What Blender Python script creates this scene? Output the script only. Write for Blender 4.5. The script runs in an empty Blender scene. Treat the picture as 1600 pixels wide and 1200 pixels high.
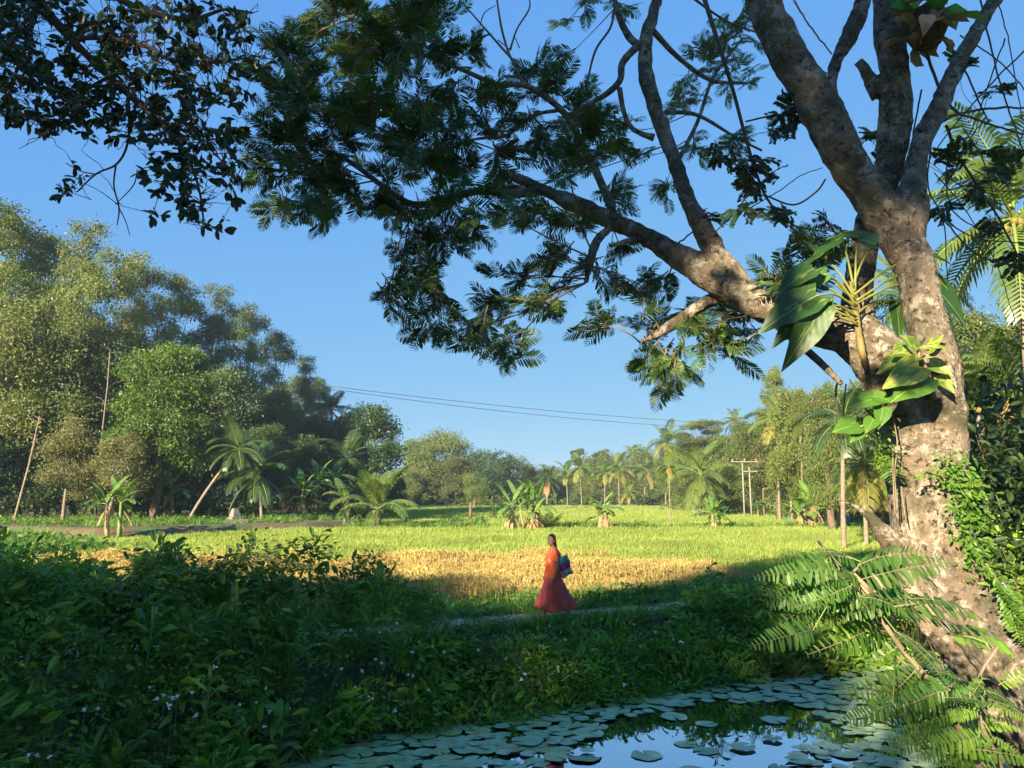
import bpy, math, random
import numpy as np
from mathutils import Vector, Matrix, Euler, noise as mnoise

random.seed(7); RNG = np.random.default_rng(11)
sc = bpy.context.scene
COL = sc.collection
R = math.radians

# ------------------------------------------------------------------ camera
CAMZ, PITCH, FPX = 2.3, R(8.3), 1203.0
cam = bpy.data.cameras.new("camera"); cam_o = bpy.data.objects.new("camera", cam); COL.objects.link(cam_o)
cam_o.location = (0, 0, CAMZ); cam_o.rotation_euler = (R(90) + PITCH, 0, 0)
cam.lens = 36.0 * FPX / 1600.0; cam.sensor_width = 36.0; cam.clip_start = 0.05; cam.clip_end = 6000
sc.camera = cam_o
# ------------------------------------------------------------------ sky and sun
SUN_EL, SUN_AZ = R(19), R(212)            # azimuth clockwise from +Y: the sun stands behind the camera, a little to the left
wd = bpy.data.worlds.new("World"); sc.world = wd; wd.use_nodes = True
nt = wd.node_tree; nt.nodes.clear()
wo = nt.nodes.new("ShaderNodeOutputWorld"); bg = nt.nodes.new("ShaderNodeBackground"); sk = nt.nodes.new("ShaderNodeTexSky")
sk.sky_type = 'NISHITA'; sk.sun_disc = False; sk.sun_elevation = SUN_EL; sk.sun_rotation = SUN_AZ
sk.air_density = 0.7; sk.dust_density = 0.0; sk.ozone_density = 4.0; sk.altitude = 0
GAIN = 2 ** 1.88
sep = nt.nodes.new("ShaderNodeSeparateColor"); cmb = nt.nodes.new("ShaderNodeCombineColor"); nt.links.new(sk.outputs[0], sep.inputs[0])
for ch, (pw_, kk) in enumerate(((.50, .171), (.30, .345), (.03, .775))):          # the phone's rendering of a clear morning sky
    a_ = nt.nodes.new("ShaderNodeMath"); a_.operation = 'POWER'; a_.inputs[1].default_value = pw_; b_ = nt.nodes.new("ShaderNodeMath"); b_.operation = 'MULTIPLY'; b_.inputs[1].default_value = kk / (.10 * GAIN)
    nt.links.new(sep.outputs[ch], a_.inputs[0]); nt.links.new(a_.outputs[0], b_.inputs[0]); nt.links.new(b_.outputs[0], cmb.inputs[ch])
nt.links.new(cmb.outputs[0], bg.inputs[0]); bg.inputs[1].default_value = 0.10
nt.links.new(bg.outputs[0], wo.inputs[0])
sun = bpy.data.lights.new("sun", 'SUN'); sun.energy = 5.0; sun.angle = R(0.6); sun.color = (1.0, 0.82, 0.56)
sun_o = bpy.data.objects.new("sun", sun); COL.objects.link(sun_o)
SUNV = Vector((math.sin(SUN_AZ) * math.cos(SUN_EL), math.cos(SUN_AZ) * math.cos(SUN_EL), math.sin(SUN_EL)))
sun_o.rotation_euler = SUNV.to_track_quat('Z', 'Y').to_euler(); sun_o.location = SUNV * 100
# ------------------------------------------------------------------ colour management and render settings
sc.view_settings.view_transform = 'Standard'; sc.view_settings.look = 'None'
sc.view_settings.exposure = 2.0; sc.view_settings.gamma = 1.0; sc.view_settings.use_curve_mapping = False
sc.render.engine = 'CYCLES'
cy = sc.cycles
cy.max_bounces = 7; cy.diffuse_bounces = 5; cy.glossy_bounces = 3; cy.transmission_bounces = 4
cy.transparent_max_bounces = 4; cy.volume_bounces = 0; cy.caustics_reflective = False; cy.caustics_refractive = False
cy.use_denoising = True; cy.sample_clamp_indirect = 8.0
try: cy.denoiser = 'OPENIMAGEDENOISE'; cy.denoising_prefilter = 'ACCURATE'
except Exception: pass
cy.use_adaptive_sampling = True; cy.adaptive_threshold = 0.015

# ------------------------------------------------------------------ geometry of the view
CP, SP = math.cos(PITCH), math.sin(PITCH)
def ray(px, py):
    a, b = (px - 800) / FPX, -(py - 600) / FPX
    return Vector((a, CP - b * SP, SP + b * CP))
def at(px, py, Y):
    d = ray(px, py); return Vector((0, 0, CAMZ)) + d * (Y / d.y)
def onz(px, py, z):
    d = ray(px, py); return Vector((0, 0, CAMZ)) + d * ((z - CAMZ) / d.z)
def mpp(Y): return Y / FPX          # metres per photo pixel at distance Y

# ------------------------------------------------------------------ object helpers
def tag(o, label=None, cat=None, group=None, kind=None):
    if label: o['label'] = label
    if cat: o['category'] = cat
    if group: o['group'] = group
    if kind: o['kind'] = kind
    return o
def empty(name, loc, rz=0.0, label=None, cat=None, group=None, sca=1.0):
    o = bpy.data.objects.new(name, None); COL.objects.link(o)
    o.location = loc; o.rotation_euler = (0, 0, rz); o.scale = (sca,) * 3 if isinstance(sca, (int, float)) else sca
    o.empty_display_size = 0.2
    return tag(o, label, cat, group)
def link(name, me, parent=None, mat=None):
    o = bpy.data.objects.new(name, me)
    COL.objects.link(o); o.parent = parent
    if mat is not None:
        if len(me.materials) == 0: me.materials.append(mat)
        elif me.materials[0] is not mat:
            o.material_slots[0].link = 'OBJECT'; o.material_slots[0].material = mat
    return o
def mesh(name, V, F4=None, F3=None, mats=(), mi4=None, mi3=None, smooth=False):
    me = bpy.data.meshes.new(name)
    V = np.asarray(V, dtype=np.float32).reshape(-1, 3)
    n4 = 0 if F4 is None else len(F4); n3 = 0 if F3 is None else len(F3)
    me.vertices.add(len(V)); me.vertices.foreach_set('co', V.ravel())
    loops = []
    if n4: loops.append(np.asarray(F4, dtype=np.int32).ravel())
    if n3: loops.append(np.asarray(F3, dtype=np.int32).ravel())
    loops = np.concatenate(loops)
    me.loops.add(len(loops)); me.loops.foreach_set('vertex_index', loops)
    me.polygons.add(n4 + n3)
    tot = np.concatenate([np.full(n4, 4, np.int32), np.full(n3, 3, np.int32)])
    st = np.concatenate([[0], np.cumsum(tot)[:-1]]).astype(np.int32)
    me.polygons.foreach_set('loop_start', st); me.polygons.foreach_set('loop_total', tot)
    mi = np.concatenate([np.zeros(n4, np.int32) if mi4 is None else np.asarray(mi4, np.int32),
                         np.zeros(n3, np.int32) if mi3 is None else np.asarray(mi3, np.int32)])
    me.polygons.foreach_set('material_index', mi)
    me.polygons.foreach_set('use_smooth', np.full(n4 + n3, bool(smooth)))
    for m in mats: me.materials.append(m)
    me.update(calc_edges=True)
    return me
class MB:
    """collects quads and triangles; all numpy"""
    def __init__(s): s.V = []; s.F4 = []; s.F3 = []; s.m4 = []; s.m3 = []; s.n = 0
    def add(s, V, F4=None, F3=None, m=0):
        V = np.asarray(V, np.float32).reshape(-1, 3)
        if F4 is not None and len(F4): F4 = np.asarray(F4, np.int64); s.F4.append(F4 + s.n); s.m4.append(np.full(len(F4), m) if np.isscalar(m) else m[0])
        if F3 is not None and len(F3): F3 = np.asarray(F3, np.int64); s.F3.append(F3 + s.n); s.m3.append(np.full(len(F3), m) if np.isscalar(m) else m[1])
        s.V.append(V); s.n += len(V)
    def merge(s, o, M=None):
        V = o.verts()
        if M is not None: V = V @ np.array(M.to_3x3()).T + np.array(M.translation)
        s.add(V, np.concatenate(o.F4) if o.F4 else None, np.concatenate(o.F3) if o.F3 else None,
              m=(np.concatenate(o.m4) if o.F4 else None, np.concatenate(o.m3) if o.F3 else None))
    def stamp(s, o, P, ROT, S):
        """many copies of o: P (N,3), ROT (N,3,3), S (N,)"""
        V = o.verts(); N = len(P)
        W = np.einsum('nij,vj->nvi', ROT, V) * np.asarray(S).reshape(N, 1, 1) + np.asarray(P).reshape(N, 1, 3)
        off = (np.arange(N) * len(V)).reshape(N, 1, 1)
        F4 = np.concatenate(o.F4) if o.F4 else None; F3 = np.concatenate(o.F3) if o.F3 else None
        m4 = np.tile(np.concatenate(o.m4), N) if o.F4 else None; m3 = np.tile(np.concatenate(o.m3), N) if o.F3 else None
        s.add(W.reshape(-1, 3), (F4[None] + off).reshape(-1, 4) if F4 is not None else None,
              (F3[None] + off).reshape(-1, 3) if F3 is not None else None, m=(m4, m3))
    def verts(s): return np.concatenate(s.V)
    def mesh(s, name, mats=(), smooth=False):
        return mesh(name, s.verts(), np.concatenate(s.F4) if s.F4 else None, np.concatenate(s.F3) if s.F3 else None, mats,
                    np.concatenate(s.m4) if s.F4 else None, np.concatenate(s.m3) if s.F3 else None, smooth)
    def tube(s, pts, rad, n=7, m=0, cap=True, bump=0.0, seed=0):
        pts = [Vector(p) for p in pts]; k = len(pts)
        if np.isscalar(rad): rad = [rad] * k
        up = Vector((0.13, 0.31, 0.94)); rings = []; prev = None
        for i in range(k):
            t = (pts[min(i + 1, k - 1)] - pts[max(i - 1, 0)])
            t = t.normalized() if t.length > 1e-9 else Vector((0, 0, 1))
            if prev is None:
                a = t.cross(up)
                if a.length < 1e-3: a = t.cross(Vector((1, 0, 0)))
            else: a = prev - t * prev.dot(t)
            a.normalize(); prev = a; b = t.cross(a)
            for j in range(n):
                an = 2 * math.pi * j / n; q = rad[i]
                if bump: q *= 1 + bump * mnoise.noise(Vector((math.cos(an) * 1.3 + seed, math.sin(an) * 1.3, i * 0.35)))
                rings.append(pts[i] + (a * math.cos(an) + b * math.sin(an)) * q)
        F = [(i * n + j, i * n + (j + 1) % n, (i + 1) * n + (j + 1) % n, (i + 1) * n + j) for i in range(k - 1) for j in range(n)]
        T = []
        V = [tuple(v) for v in rings]
        if cap:
            V += [tuple(pts[0]), tuple(pts[-1])]; c0, c1 = k * n, k * n + 1
            T = [(c0, (j + 1) % n, j) for j in range(n)] + [(c1, (k - 1) * n + j, (k - 1) * n + (j + 1) % n) for j in range(n)]
        s.add(V, F, T if T else None, m)
    def box(s, c, d, M=None, m=0):
        x, y, z = d[0] / 2, d[1] / 2, d[2] / 2
        V = [Vector((i, j, k)) for k in (-z, z) for j in (-y, y) for i in (-x, x)]
        if M is not None: V = [M @ v for v in V]
        V = [tuple(v + Vector(c)) for v in V]
        s.add(V, [(0, 2, 3, 1), (4, 5, 7, 6), (0, 1, 5, 4), (2, 6, 7, 3), (0, 4, 6, 2), (1, 3, 7, 5)], m=m)
def spline(pts, n):
    """Catmull-Rom through tuples of any length"""
    P = np.array(pts, float); k = len(P)
    if k < 3:
        return [tuple(P[0] + (P[-1] - P[0]) * t) for t in np.linspace(0, 1, n)]
    Q = np.vstack([2 * P[0] - P[1], P, 2 * P[-1] - P[-2]]); out = []
    for u in np.linspace(0, k - 1 - 1e-6, n):
        i = int(u); t = u - i; a, b, c, d = Q[i], Q[i + 1], Q[i + 2], Q[i + 3]
        out.append(tuple(0.5 * (2 * b + (c - a) * t + (2 * a - 5 * b + 4 * c - d) * t * t + (3 * b - a - 3 * c + d) * t ** 3)))
    return out
def rotmats(dirs, rolls, N=None):
    """local +Y -> dirs, local +Z tends to up; roll about the direction"""
    d = np.asarray(dirs, float); d = d / np.maximum(np.linalg.norm(d, axis=1, keepdims=True), 1e-9)
    up = np.array([0, 0, 1.0]) if N is None else N
    x = np.cross(d, np.broadcast_to(up, d.shape)); l = np.linalg.norm(x, axis=1, keepdims=True)
    x = np.where(l < 1e-3, np.array([1.0, 0, 0]), x / np.maximum(l, 1e-9)); z = np.cross(x, d)
    c, s_ = np.cos(rolls)[:, None], np.sin(rolls)[:, None]
    x2 = x * c + z * s_; z2 = -x * s_ + z * c
    return np.stack([x2, d, z2], axis=2)
def rdirs(n, zlo=-1, zhi=1, rng=RNG):
    z = rng.uniform(zlo, zhi, n); a = rng.uniform(0, 2 * np.pi, n); r = np.sqrt(np.maximum(0, 1 - z * z))
    return np.stack([r * np.cos(a), r * np.sin(a), z], 1)

# ------------------------------------------------------------------ materials
def newmat(name):
    m = bpy.data.materials.new(name); m.use_nodes = True; t = m.node_tree; t.nodes.clear()
    return m, t, t.nodes, t.links
def N(t, typ, **kw):
    n = t.nodes.new(typ)
    for k, v in kw.items():
        if k.startswith('i_'): n.inputs[int(k[2:]) if k[2:].isdigit() else k[2:].replace('_', ' ')].default_value = v
        else: setattr(n, k, v)
    return n
LMK = [(-20, 'the left picture edge'), (25, 'the leaning pale trunk'), (66, 'the gap left of the olive-leaved trees'), (104, 'the taller olive-leaved tree'), (168, 'the smaller olive-leaved tree'), (186, 'the sunlit banana plant'), (246, 'the bright green round tree'), (294, 'the leaning palm trunk'), (366, 'the grey stone marker'), (408, 'the short dark palm'), (450, 'the red earth track'), (490, 'the tall dark banana plant'), (545, 'the dark arching palm'), (592, 'the sunlit young palm'),
       (655, 'the yellow-walled hut'), (690, 'the highest far tree'), (735, 'the lone dark post'), (782, 'the round dark bush'), (818, 'the large banana clump'), (856, 'the far palm with orange fronds'), (906, 'the tall far palm'), (945, 'the slim far palm'), (981, 'the short yellow far palm'), (1010, 'the far palm at the dark hedge'), (1048, 'the slim areca palm'), (1094, 'the big drooping palm'), (1130, 'the small green banana clump'), (1160, 'the joined pair of pale poles'), (1214, 'the palm with dead yellow fronds'), (1265, 'the banana clump by the road'), (1313, 'the plain concrete pole'), (1352, 'the yellow palm beside the trunk'), (1440, 'the big trunk'), (1545, 'the right picture edge')]
def near(px, front=False):
    q = min(LMK, key=lambda l: abs(l[0] - px)); d = px - q[0]
    return ('behind ' if abs(d) < 5 else 'left of ' if d < 0 else 'right of ') + q[1]
def zone(px, py):
    h = [(90, 'near the left picture edge'), (200, 'left of the dip in the bushes'), (330, 'under the dip in the bushes'), (520, 'under the tallest bush of the bank'), (690, 'left of where the footpath appears'), (800, 'left of the woman'), (905, 'below the woman'), (1060, 'right of the woman'), (1180, 'left of the feathery sapling'), (9999, 'behind the feathery sapling')]
    return next(t for x, t in h if px < x)
def pixel(p):
    x, y, z = p[0], p[1], p[2] - CAMZ; dz = z * CP - y * SP; dy = y * CP + z * SP; return 800 + FPX * x / dy, 600 - FPX * dz / dy
def c4(c): return (c[0], c[1], c[2], 1.0)
def ramp(t, stops, fac):
    r = t.nodes.new("ShaderNodeValToRGB"); e = r.color_ramp.elements
    while len(e) < len(stops): e.new(0.5)
    for i, (p, c) in enumerate(stops): e[i].position = p; e[i].color = c4(c) if len(c) == 3 else c
    t.links.new(fac, r.inputs[0]); return r
def leafmat(name, cols, trans=0.35, rough=0.45, spec=0.35, var=0.35, wscale=0.35, gain=1.0):
    """leaf: colour differs leaf by leaf and plant by plant, light passes through"""
    m, t, nn, L = newmat(name); cols = [tuple(v * gain for v in c) for c in cols]
    geo = N(t, "ShaderNodeNewGeometry"); oi = N(t, "ShaderNodeObjectInfo")
    add = N(t, "ShaderNodeMath", operation='ADD'); L.new(geo.outputs['Random Per Island'], add.inputs[0]); L.new(oi.outputs['Random'], add.inputs[1])
    fr = N(t, "ShaderNodeMath", operation='FRACT'); L.new(add.outputs[0], fr.inputs[0])
    k = len(cols); rp = ramp(t, [(i / max(1, k - 1), c) for i, c in enumerate(cols)], fr.outputs[0])
    tc = N(t, "ShaderNodeTexCoord"); nz = N(t, "ShaderNodeTexNoise", i_Scale=wscale, i_Detail=2.0); L.new(geo.outputs['Position'], nz.inputs['Vector'])
    mr = N(t, "ShaderNodeMapRange"); mr.inputs['From Min'].default_value = 0.3; mr.inputs['From Max'].default_value = 0.7
    mr.inputs['To Min'].default_value = 1 - var; mr.inputs['To Max'].default_value = 1 + var; L.new(nz.outputs[0], mr.inputs[0])
    hs = N(t, "ShaderNodeHueSaturation"); L.new(rp.outputs[0], hs.inputs['Color']); L.new(mr.outputs[0], hs.inputs['Value'])
    mr2 = N(t, "ShaderNodeMapRange"); mr2.inputs['To Min'].default_value = 0.485; mr2.inputs['To Max'].default_value = 0.515
    L.new(oi.outputs['Random'], mr2.inputs[0]); L.new(mr2.outputs[0], hs.inputs['Hue'])
    pb = N(t, "ShaderNodeBsdfPrincipled", i_Roughness=rough); pb.inputs['Specular IOR Level'].default_value = spec; L.new(hs.outputs[0], pb.inputs['Base Color'])
    tr = N(t, "ShaderNodeBsdfTranslucent")
    g = N(t, "ShaderNodeMix", data_type='RGBA', blend_type='MULTIPLY'); g.inputs[0].default_value = 1.0
    L.new(hs.outputs[0], g.inputs[6]); g.inputs[7].default_value = (1.5, 1.6, 0.6, 1); L.new(g.outputs[2], tr.inputs[0])
    mx = N(t, "ShaderNodeMixShader"); mx.inputs[0].default_value = trans; L.new(pb.outputs[0], mx.inputs[1]); L.new(tr.outputs[0], mx.inputs[2])
    o = N(t, "ShaderNodeOutputMaterial"); L.new(mx.outputs[0], o.inputs[0])
    return m
def surfmat(name, stops, scale=3.0, rough=0.8, bump=0.3, detail=6, bscale=None, spec=0.3, coord='pos', stretch=None, dist=0.02, noise2=None):
    m, t, nn, L = newmat(name)
    if coord == 'pos': src = N(t, "ShaderNodeNewGeometry").outputs['Position']
    else: src = N(t, "ShaderNodeTexCoord").outputs['Object']
    if stretch:
        mp = N(t, "ShaderNodeMapping"); mp.inputs['Scale'].default_value = stretch; L.new(src, mp.inputs[0]); src = mp.outputs[0]
    nz = N(t, "ShaderNodeTexNoise", i_Scale=scale, i_Detail=detail, i_Roughness=0.62); L.new(src, nz.inputs['Vector'])
    rp = ramp(t, stops, nz.outputs[0]); col = rp.outputs[0]
    if noise2:
        n2 = N(t, "ShaderNodeTexNoise", i_Scale=noise2[0], i_Detail=5.0); L.new(src, n2.inputs['Vector'])
        r2 = ramp(t, [(noise2[1], (0, 0, 0)), (noise2[2], (1, 1, 1))], n2.outputs[0])
        mx = N(t, "ShaderNodeMix", data_type='RGBA'); L.new(r2.outputs[0], mx.inputs[0]); L.new(col, mx.inputs[6]); mx.inputs[7].default_value = c4(noise2[3]); col = mx.outputs[2]
    pb = N(t, "ShaderNodeBsdfPrincipled", i_Roughness=rough); pb.inputs['Specular IOR Level'].default_value = spec; L.new(col, pb.inputs['Base Color'])
    if bump:
        b = N(t, "ShaderNodeTexNoise", i_Scale=bscale or scale * 4, i_Detail=8.0); L.new(src, b.inputs['Vector'])
        bp = N(t, "ShaderNodeBump", i_Strength=bump); bp.inputs['Distance'].default_value = dist; L.new(b.outputs[0], bp.inputs['Height']); L.new(bp.outputs[0], pb.inputs['Normal'])
    o = N(t, "ShaderNodeOutputMaterial"); L.new(pb.outputs[0], o.inputs[0])
    return m
M = {}
M['rain'] = leafmat('rain_tree_leaf', [(.032, .07, .018), (.055, .11, .024), (.08, .14, .03)], trans=.3, rough=.4, var=.3, wscale=.9)
M['rain_pale'] = leafmat('pale_feather_leaf', [(.07, .12, .045), (.10, .16, .06)], trans=.4, var=.25, wscale=.9)
M['oval'] = leafmat('oval_leaf', [(.022, .045, .018), (.035, .06, .022), (.05, .075, .028)], trans=.12, rough=.35, var=.3, wscale=1.)
M['climber'] = leafmat('climber_leaf', [(.025, .06, .02), (.035, .085, .025)], trans=.22, rough=.4, wscale=1.)
M['rubber'] = leafmat('rubber_leaf', [(.08, .125, .032), (.115, .15, .04), (.095, .135, .045), (.17, .16, .045)], trans=.3, var=.35, wscale=.12, gain=1.2)
M['rubber_grey'] = leafmat('rubber_grey_leaf', [(.075, .115, .05), (.10, .135, .06), (.09, .125, .05)], trans=.3, var=.3, wscale=.12, gain=1.15)
M['bright'] = leafmat('jak_leaf', [(.05, .115, .02), (.08, .16, .028), (.11, .19, .035)], trans=.3, var=.3, wscale=.3)
M['olive'] = leafmat('olive_leaf', [(.10, .115, .045), (.14, .15, .06), (.12, .13, .05)], trans=.25, var=.25, wscale=.3, gain=1.25)
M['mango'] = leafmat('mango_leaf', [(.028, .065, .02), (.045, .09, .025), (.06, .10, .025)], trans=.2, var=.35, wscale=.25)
M['mid'] = leafmat('mixed_leaf', [(.065, .10, .025), (.10, .14, .035), (.13, .155, .04)], trans=.3, var=.35, wscale=.12)
M['warm'] = leafmat('warm_leaf', [(.09, .125, .03), (.12, .16, .04), (.16, .18, .045)], trans=.35, var=.3, wscale=.15, gain=1.15)
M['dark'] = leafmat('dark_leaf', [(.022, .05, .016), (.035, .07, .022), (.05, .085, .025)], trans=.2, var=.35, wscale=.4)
M['palm'] = leafmat('palm_leaflet', [(.075, .125, .028), (.11, .165, .04), (.14, .19, .045)], trans=.35, rough=.35, spec=.5, var=.25)
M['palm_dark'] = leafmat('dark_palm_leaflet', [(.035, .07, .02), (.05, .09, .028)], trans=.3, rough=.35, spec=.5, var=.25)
M['palm_yellow'] = leafmat('yellow_palm_leaflet', [(.20, .21, .05), (.28, .24, .06), (.17, .20, .05)], trans=.35, var=.25)
M['palm_dead'] = leafmat('dead_palm_leaflet', [(.28, .17, .08), (.34, .21, .09)], trans=.2, var=.25)
M['banana'] = leafmat('banana_leaf', [(.09, .19, .035), (.13, .24, .05), (.15, .25, .06)], trans=.4, rough=.35, spec=.5, var=.2)
M['banana_dry'] = leafmat('dry_banana_leaf', [(.28, .19, .10), (.38, .27, .15)], trans=.15, rough=.8, var=.3, wscale=1.5)
M['bank'] = leafmat('bank_leaf', [(.038, .09, .011), (.085, .15, .018), (.13, .20, .022)], trans=.25, rough=.42, spec=.4, var=.5, wscale=.8, gain=1.95)
M['bank_dark'] = leafmat('creeper_leaf', [(.034, .075, .010), (.07, .125, .015), (.11, .165, .018)], trans=.25, rough=.42, spec=.35, var=.5, wscale=.8, gain=2.0)
M['arrow'] = leafmat('arrowhead_leaf', [(.06, .14, .035), (.09, .19, .045), (.13, .23, .05)], trans=.22, rough=.35, spec=.5, var=.3, wscale=1.2, gain=1.35)
M['yellowing'] = leafmat('yellowing_leaf', [(.24, .22, .04), (.20, .17, .04)], trans=.3, var=.2)
M['fern'] = leafmat('sword_fern_leaf', [(.06, .15, .025), (.10, .20, .035)], trans=.3, var=.3, wscale=1.2, gain=1.8)
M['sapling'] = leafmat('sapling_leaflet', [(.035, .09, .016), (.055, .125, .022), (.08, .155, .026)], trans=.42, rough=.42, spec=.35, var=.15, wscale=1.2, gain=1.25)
M['sapling_lit'] = leafmat('sunlit_sapling_leaflet', [(.14, .27, .03), (.18, .31, .035)], trans=.45, rough=.42, spec=.35, var=.12, wscale=1.2)  # brighter copy of the sapling leaf: sunlight on the lower leaves painted in
M['vine'] = leafmat('trunk_vine_leaf', [(.10, .22, .03), (.14, .27, .035), (.18, .28, .04)], trans=.35, var=.2, wscale=2, gain=.72)
M['rice_gold'] = leafmat('ripe_rice', [(.40, .30, .12), (.50, .38, .16), (.34, .30, .10), (.46, .32, .12)], trans=.35, rough=.7, spec=.15, var=.22, wscale=.5)
M['rice_green'] = leafmat('green_rice', [(.21, .31, .07), (.29, .37, .09), (.37, .39, .11)], trans=.45, rough=.6, spec=.15, var=.2, wscale=.22)
M['weed'] = leafmat('weed_leaf', [(.06, .13, .025), (.10, .19, .035), (.13, .22, .04)], trans=.35, var=.3, wscale=.6, gain=1.15)
M['reed'] = leafmat('reed_blade', [(.10, .17, .035), (.16, .22, .05), (.20, .21, .07)], trans=.3, var=.2, wscale=1, gain=1.3)
M['bark_pale'] = surfmat('pale_bark', [(.3, (.12, .09, .065)), (.6, (.22, .18, .135)), (.8, (.31, .27, .21))], 5, .9, .4, coord='pos')
M['bark'] = surfmat('brown_bark', [(.3, (.07, .05, .035)), (.7, (.17, .125, .085))], 6, .9, .5)
M['bark_twig'] = surfmat('twig_bark', [(.3, (.12, .09, .065)), (.7, (.24, .19, .14))], 9, .85, .3)
M['palm_trunk'] = surfmat('palm_trunk', [(.3, (.13, .10, .075)), (.7, (.25, .21, .165))], 3, .9, .5, stretch=(1, 1, 6))
M['stem'] = surfmat('green_stem', [(.3, (.10, .16, .04)), (.7, (.18, .24, .06))], 12, .5, .1)
M['dead_wood'] = surfmat('dead_wood', [(.3, (.20, .13, .08)), (.7, (.42, .30, .20))], 14, .85, .6, stretch=(1, 1, .3))
M['concrete'] = surfmat('concrete', [(.3, (.34, .32, .28)), (.7, (.48, .46, .42))], 5, .85, .2)
M['pole_white'] = surfmat('weathered_pole', [(.3, (.17, .155, .13)), (.7, (.28, .255, .22))], 6, .8, .2)
M['wire'] = surfmat('cable', [(.3, (.03, .03, .035)), (.7, (.05, .05, .055))], 6, .5, 0)
M['old_stone'] = surfmat('old_stone', [(.3, (.10, .10, .09)), (.7, (.22, .21, .20))], 5, .9, .3)
# ------------------------------------------------------------------ terrain
def seg_dist(X, Y, poly, closed=False):
    D = np.full(X.shape, 1e9); k = len(poly); S = np.zeros(X.shape)
    for i in range(k if closed else k - 1):
        (x0, y0), (x1, y1) = poly[i], poly[(i + 1) % k]
        dx, dy = x1 - x0, y1 - y0; t = np.clip(((X - x0) * dx + (Y - y0) * dy) / (dx * dx + dy * dy), 0, 1)
        D = np.minimum(D, np.hypot(X - x0 - t * dx, Y - y0 - t * dy))
    return D
def inside(X, Y, poly):
    r = np.zeros(X.shape, bool); k = len(poly)
    for i in range(k):
        (x0, y0), (x1, y1) = poly[i], poly[(i + 1) % k]
        c = ((y0 > Y) != (y1 > Y)); xi = x0 + (Y - y0) * (x1 - x0) / ((y1 - y0) if y1 != y0 else 1e-9)
        r ^= c & (X < xi)
    return r
WZ = -0.9
FAR_EDGE = [(-4.6, -8), (-4.6, 2), (-4.1, 7), (-3.15, 9.2), (-2.05, 10.9), (0.4, 12.0), (3.4, 13.8), (6.6, 15.2), (10.5, 17.0), (16, 19.5)]
NEAR_EDGE = [(17, 18.5), (11.5, 15), (8.6, 11.8), (6.6, 9.6), (4.7, 7.6), (4.0, 5.5), (3.6, 2), (3.2, -8)]
POND = FAR_EDGE + NEAR_EDGE
PATH = [(-14, 8.4), (-6, 11.6), (-.36, 14.5), (3.4, 16.4), (9, 19.6), (16, 25), (24, 38), (29, 55), (34, 78)]
FOREST = [(-300, 25), (-45, 40), (-30.5, 45), (-21.5, 39.5), (-18.5, 43), (-16, 48), (-12.8, 51), (-10.2, 56), (-13, 70), (-17, 100), (-21, 152), (-300, 152)]
RIGHT = [(300, -20), (16, -20), (9, 8), (11, 17), (16, 27), (22.5, 50), (27, 75), (31, 100), (34, 152), (300, 152)]
def zfun(X, Y):
    X = np.asarray(X, float); Y = np.asarray(Y, float)
    d = seg_dist(X, Y, POND, True); d = np.where(inside(X, Y, POND), -d, d)
    z = np.clip(WZ + 0.52 * d, WZ - 0.7, 0.0)
    fy = 17.0 + 0.48 * np.maximum(X, -14)
    s = np.clip((Y - fy) / 0.8, 0, 1) * np.clip((60 - np.abs(X)) / 10 + 3, 0, 1)
    fld = -0.3 * s
    z = np.where(z >= -1e-6, fld, z)
    for poly, h, w in ((FOREST, 0.6, 0.9), (RIGHT, 0.12, 2.0)):
        dd = seg_dist(X, Y, poly, True); ii = inside(X, Y, poly)
        k = np.clip(dd / w, 0, 1) * ii; z = np.where(d > 0, z * (1 - k) + h * k, z)
    # the bund that carries the bananas across the paddy
    bd = np.abs(Y - (52.5 + 0.01 * X)); z = np.where((d > 0) & (bd < 1.4) & (X > -11) & (X < 24), np.maximum(z, -0.3 + 0.5 * np.clip(1.4 - bd, 0, 1)), z)
    z = np.where(Y > 150, np.maximum(z, np.clip((Y - 150) / 6, 0, 1) * 0.5 - 0.3), z)
    return z
def gz(x, y): return float(zfun(np.array([x]), np.array([y]))[0])
ax = np.sinh(np.linspace(-5.3, 5.3, 331)) * 15; ax = ax[(np.abs(ax) < 1600)]
ay = np.concatenate([np.linspace(-1500, -60, 14), np.linspace(-50, 6, 60), np.arange(6.2, 30, .2), np.arange(30.5, 62, .5), np.arange(63, 170, 1.5), np.geomspace(172, 2600, 22)])
ax = np.unique(np.concatenate([ax[np.abs(ax) > 14], np.arange(-14, 14.01, .2)]))
GX, GY = np.meshgrid(ax, ay); GZ = zfun(GX, GY)
GZ = GZ + 0.035 * np.sin(GX * 1.7 + np.sin(GY)) * np.sin(GY * 1.3 + 1) * (np.abs(GX) < 60) * (GZ > WZ + .05) * (np.hypot(GX, GY) > 1)
nx, ny = len(ax), len(ay)
idx = np.arange(nx * ny).reshape(ny, nx)
GF = np.stack([idx[:-1, :-1], idx[:-1, 1:], idx[1:, 1:], idx[1:, :-1]], -1).reshape(-1, 4)
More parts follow.
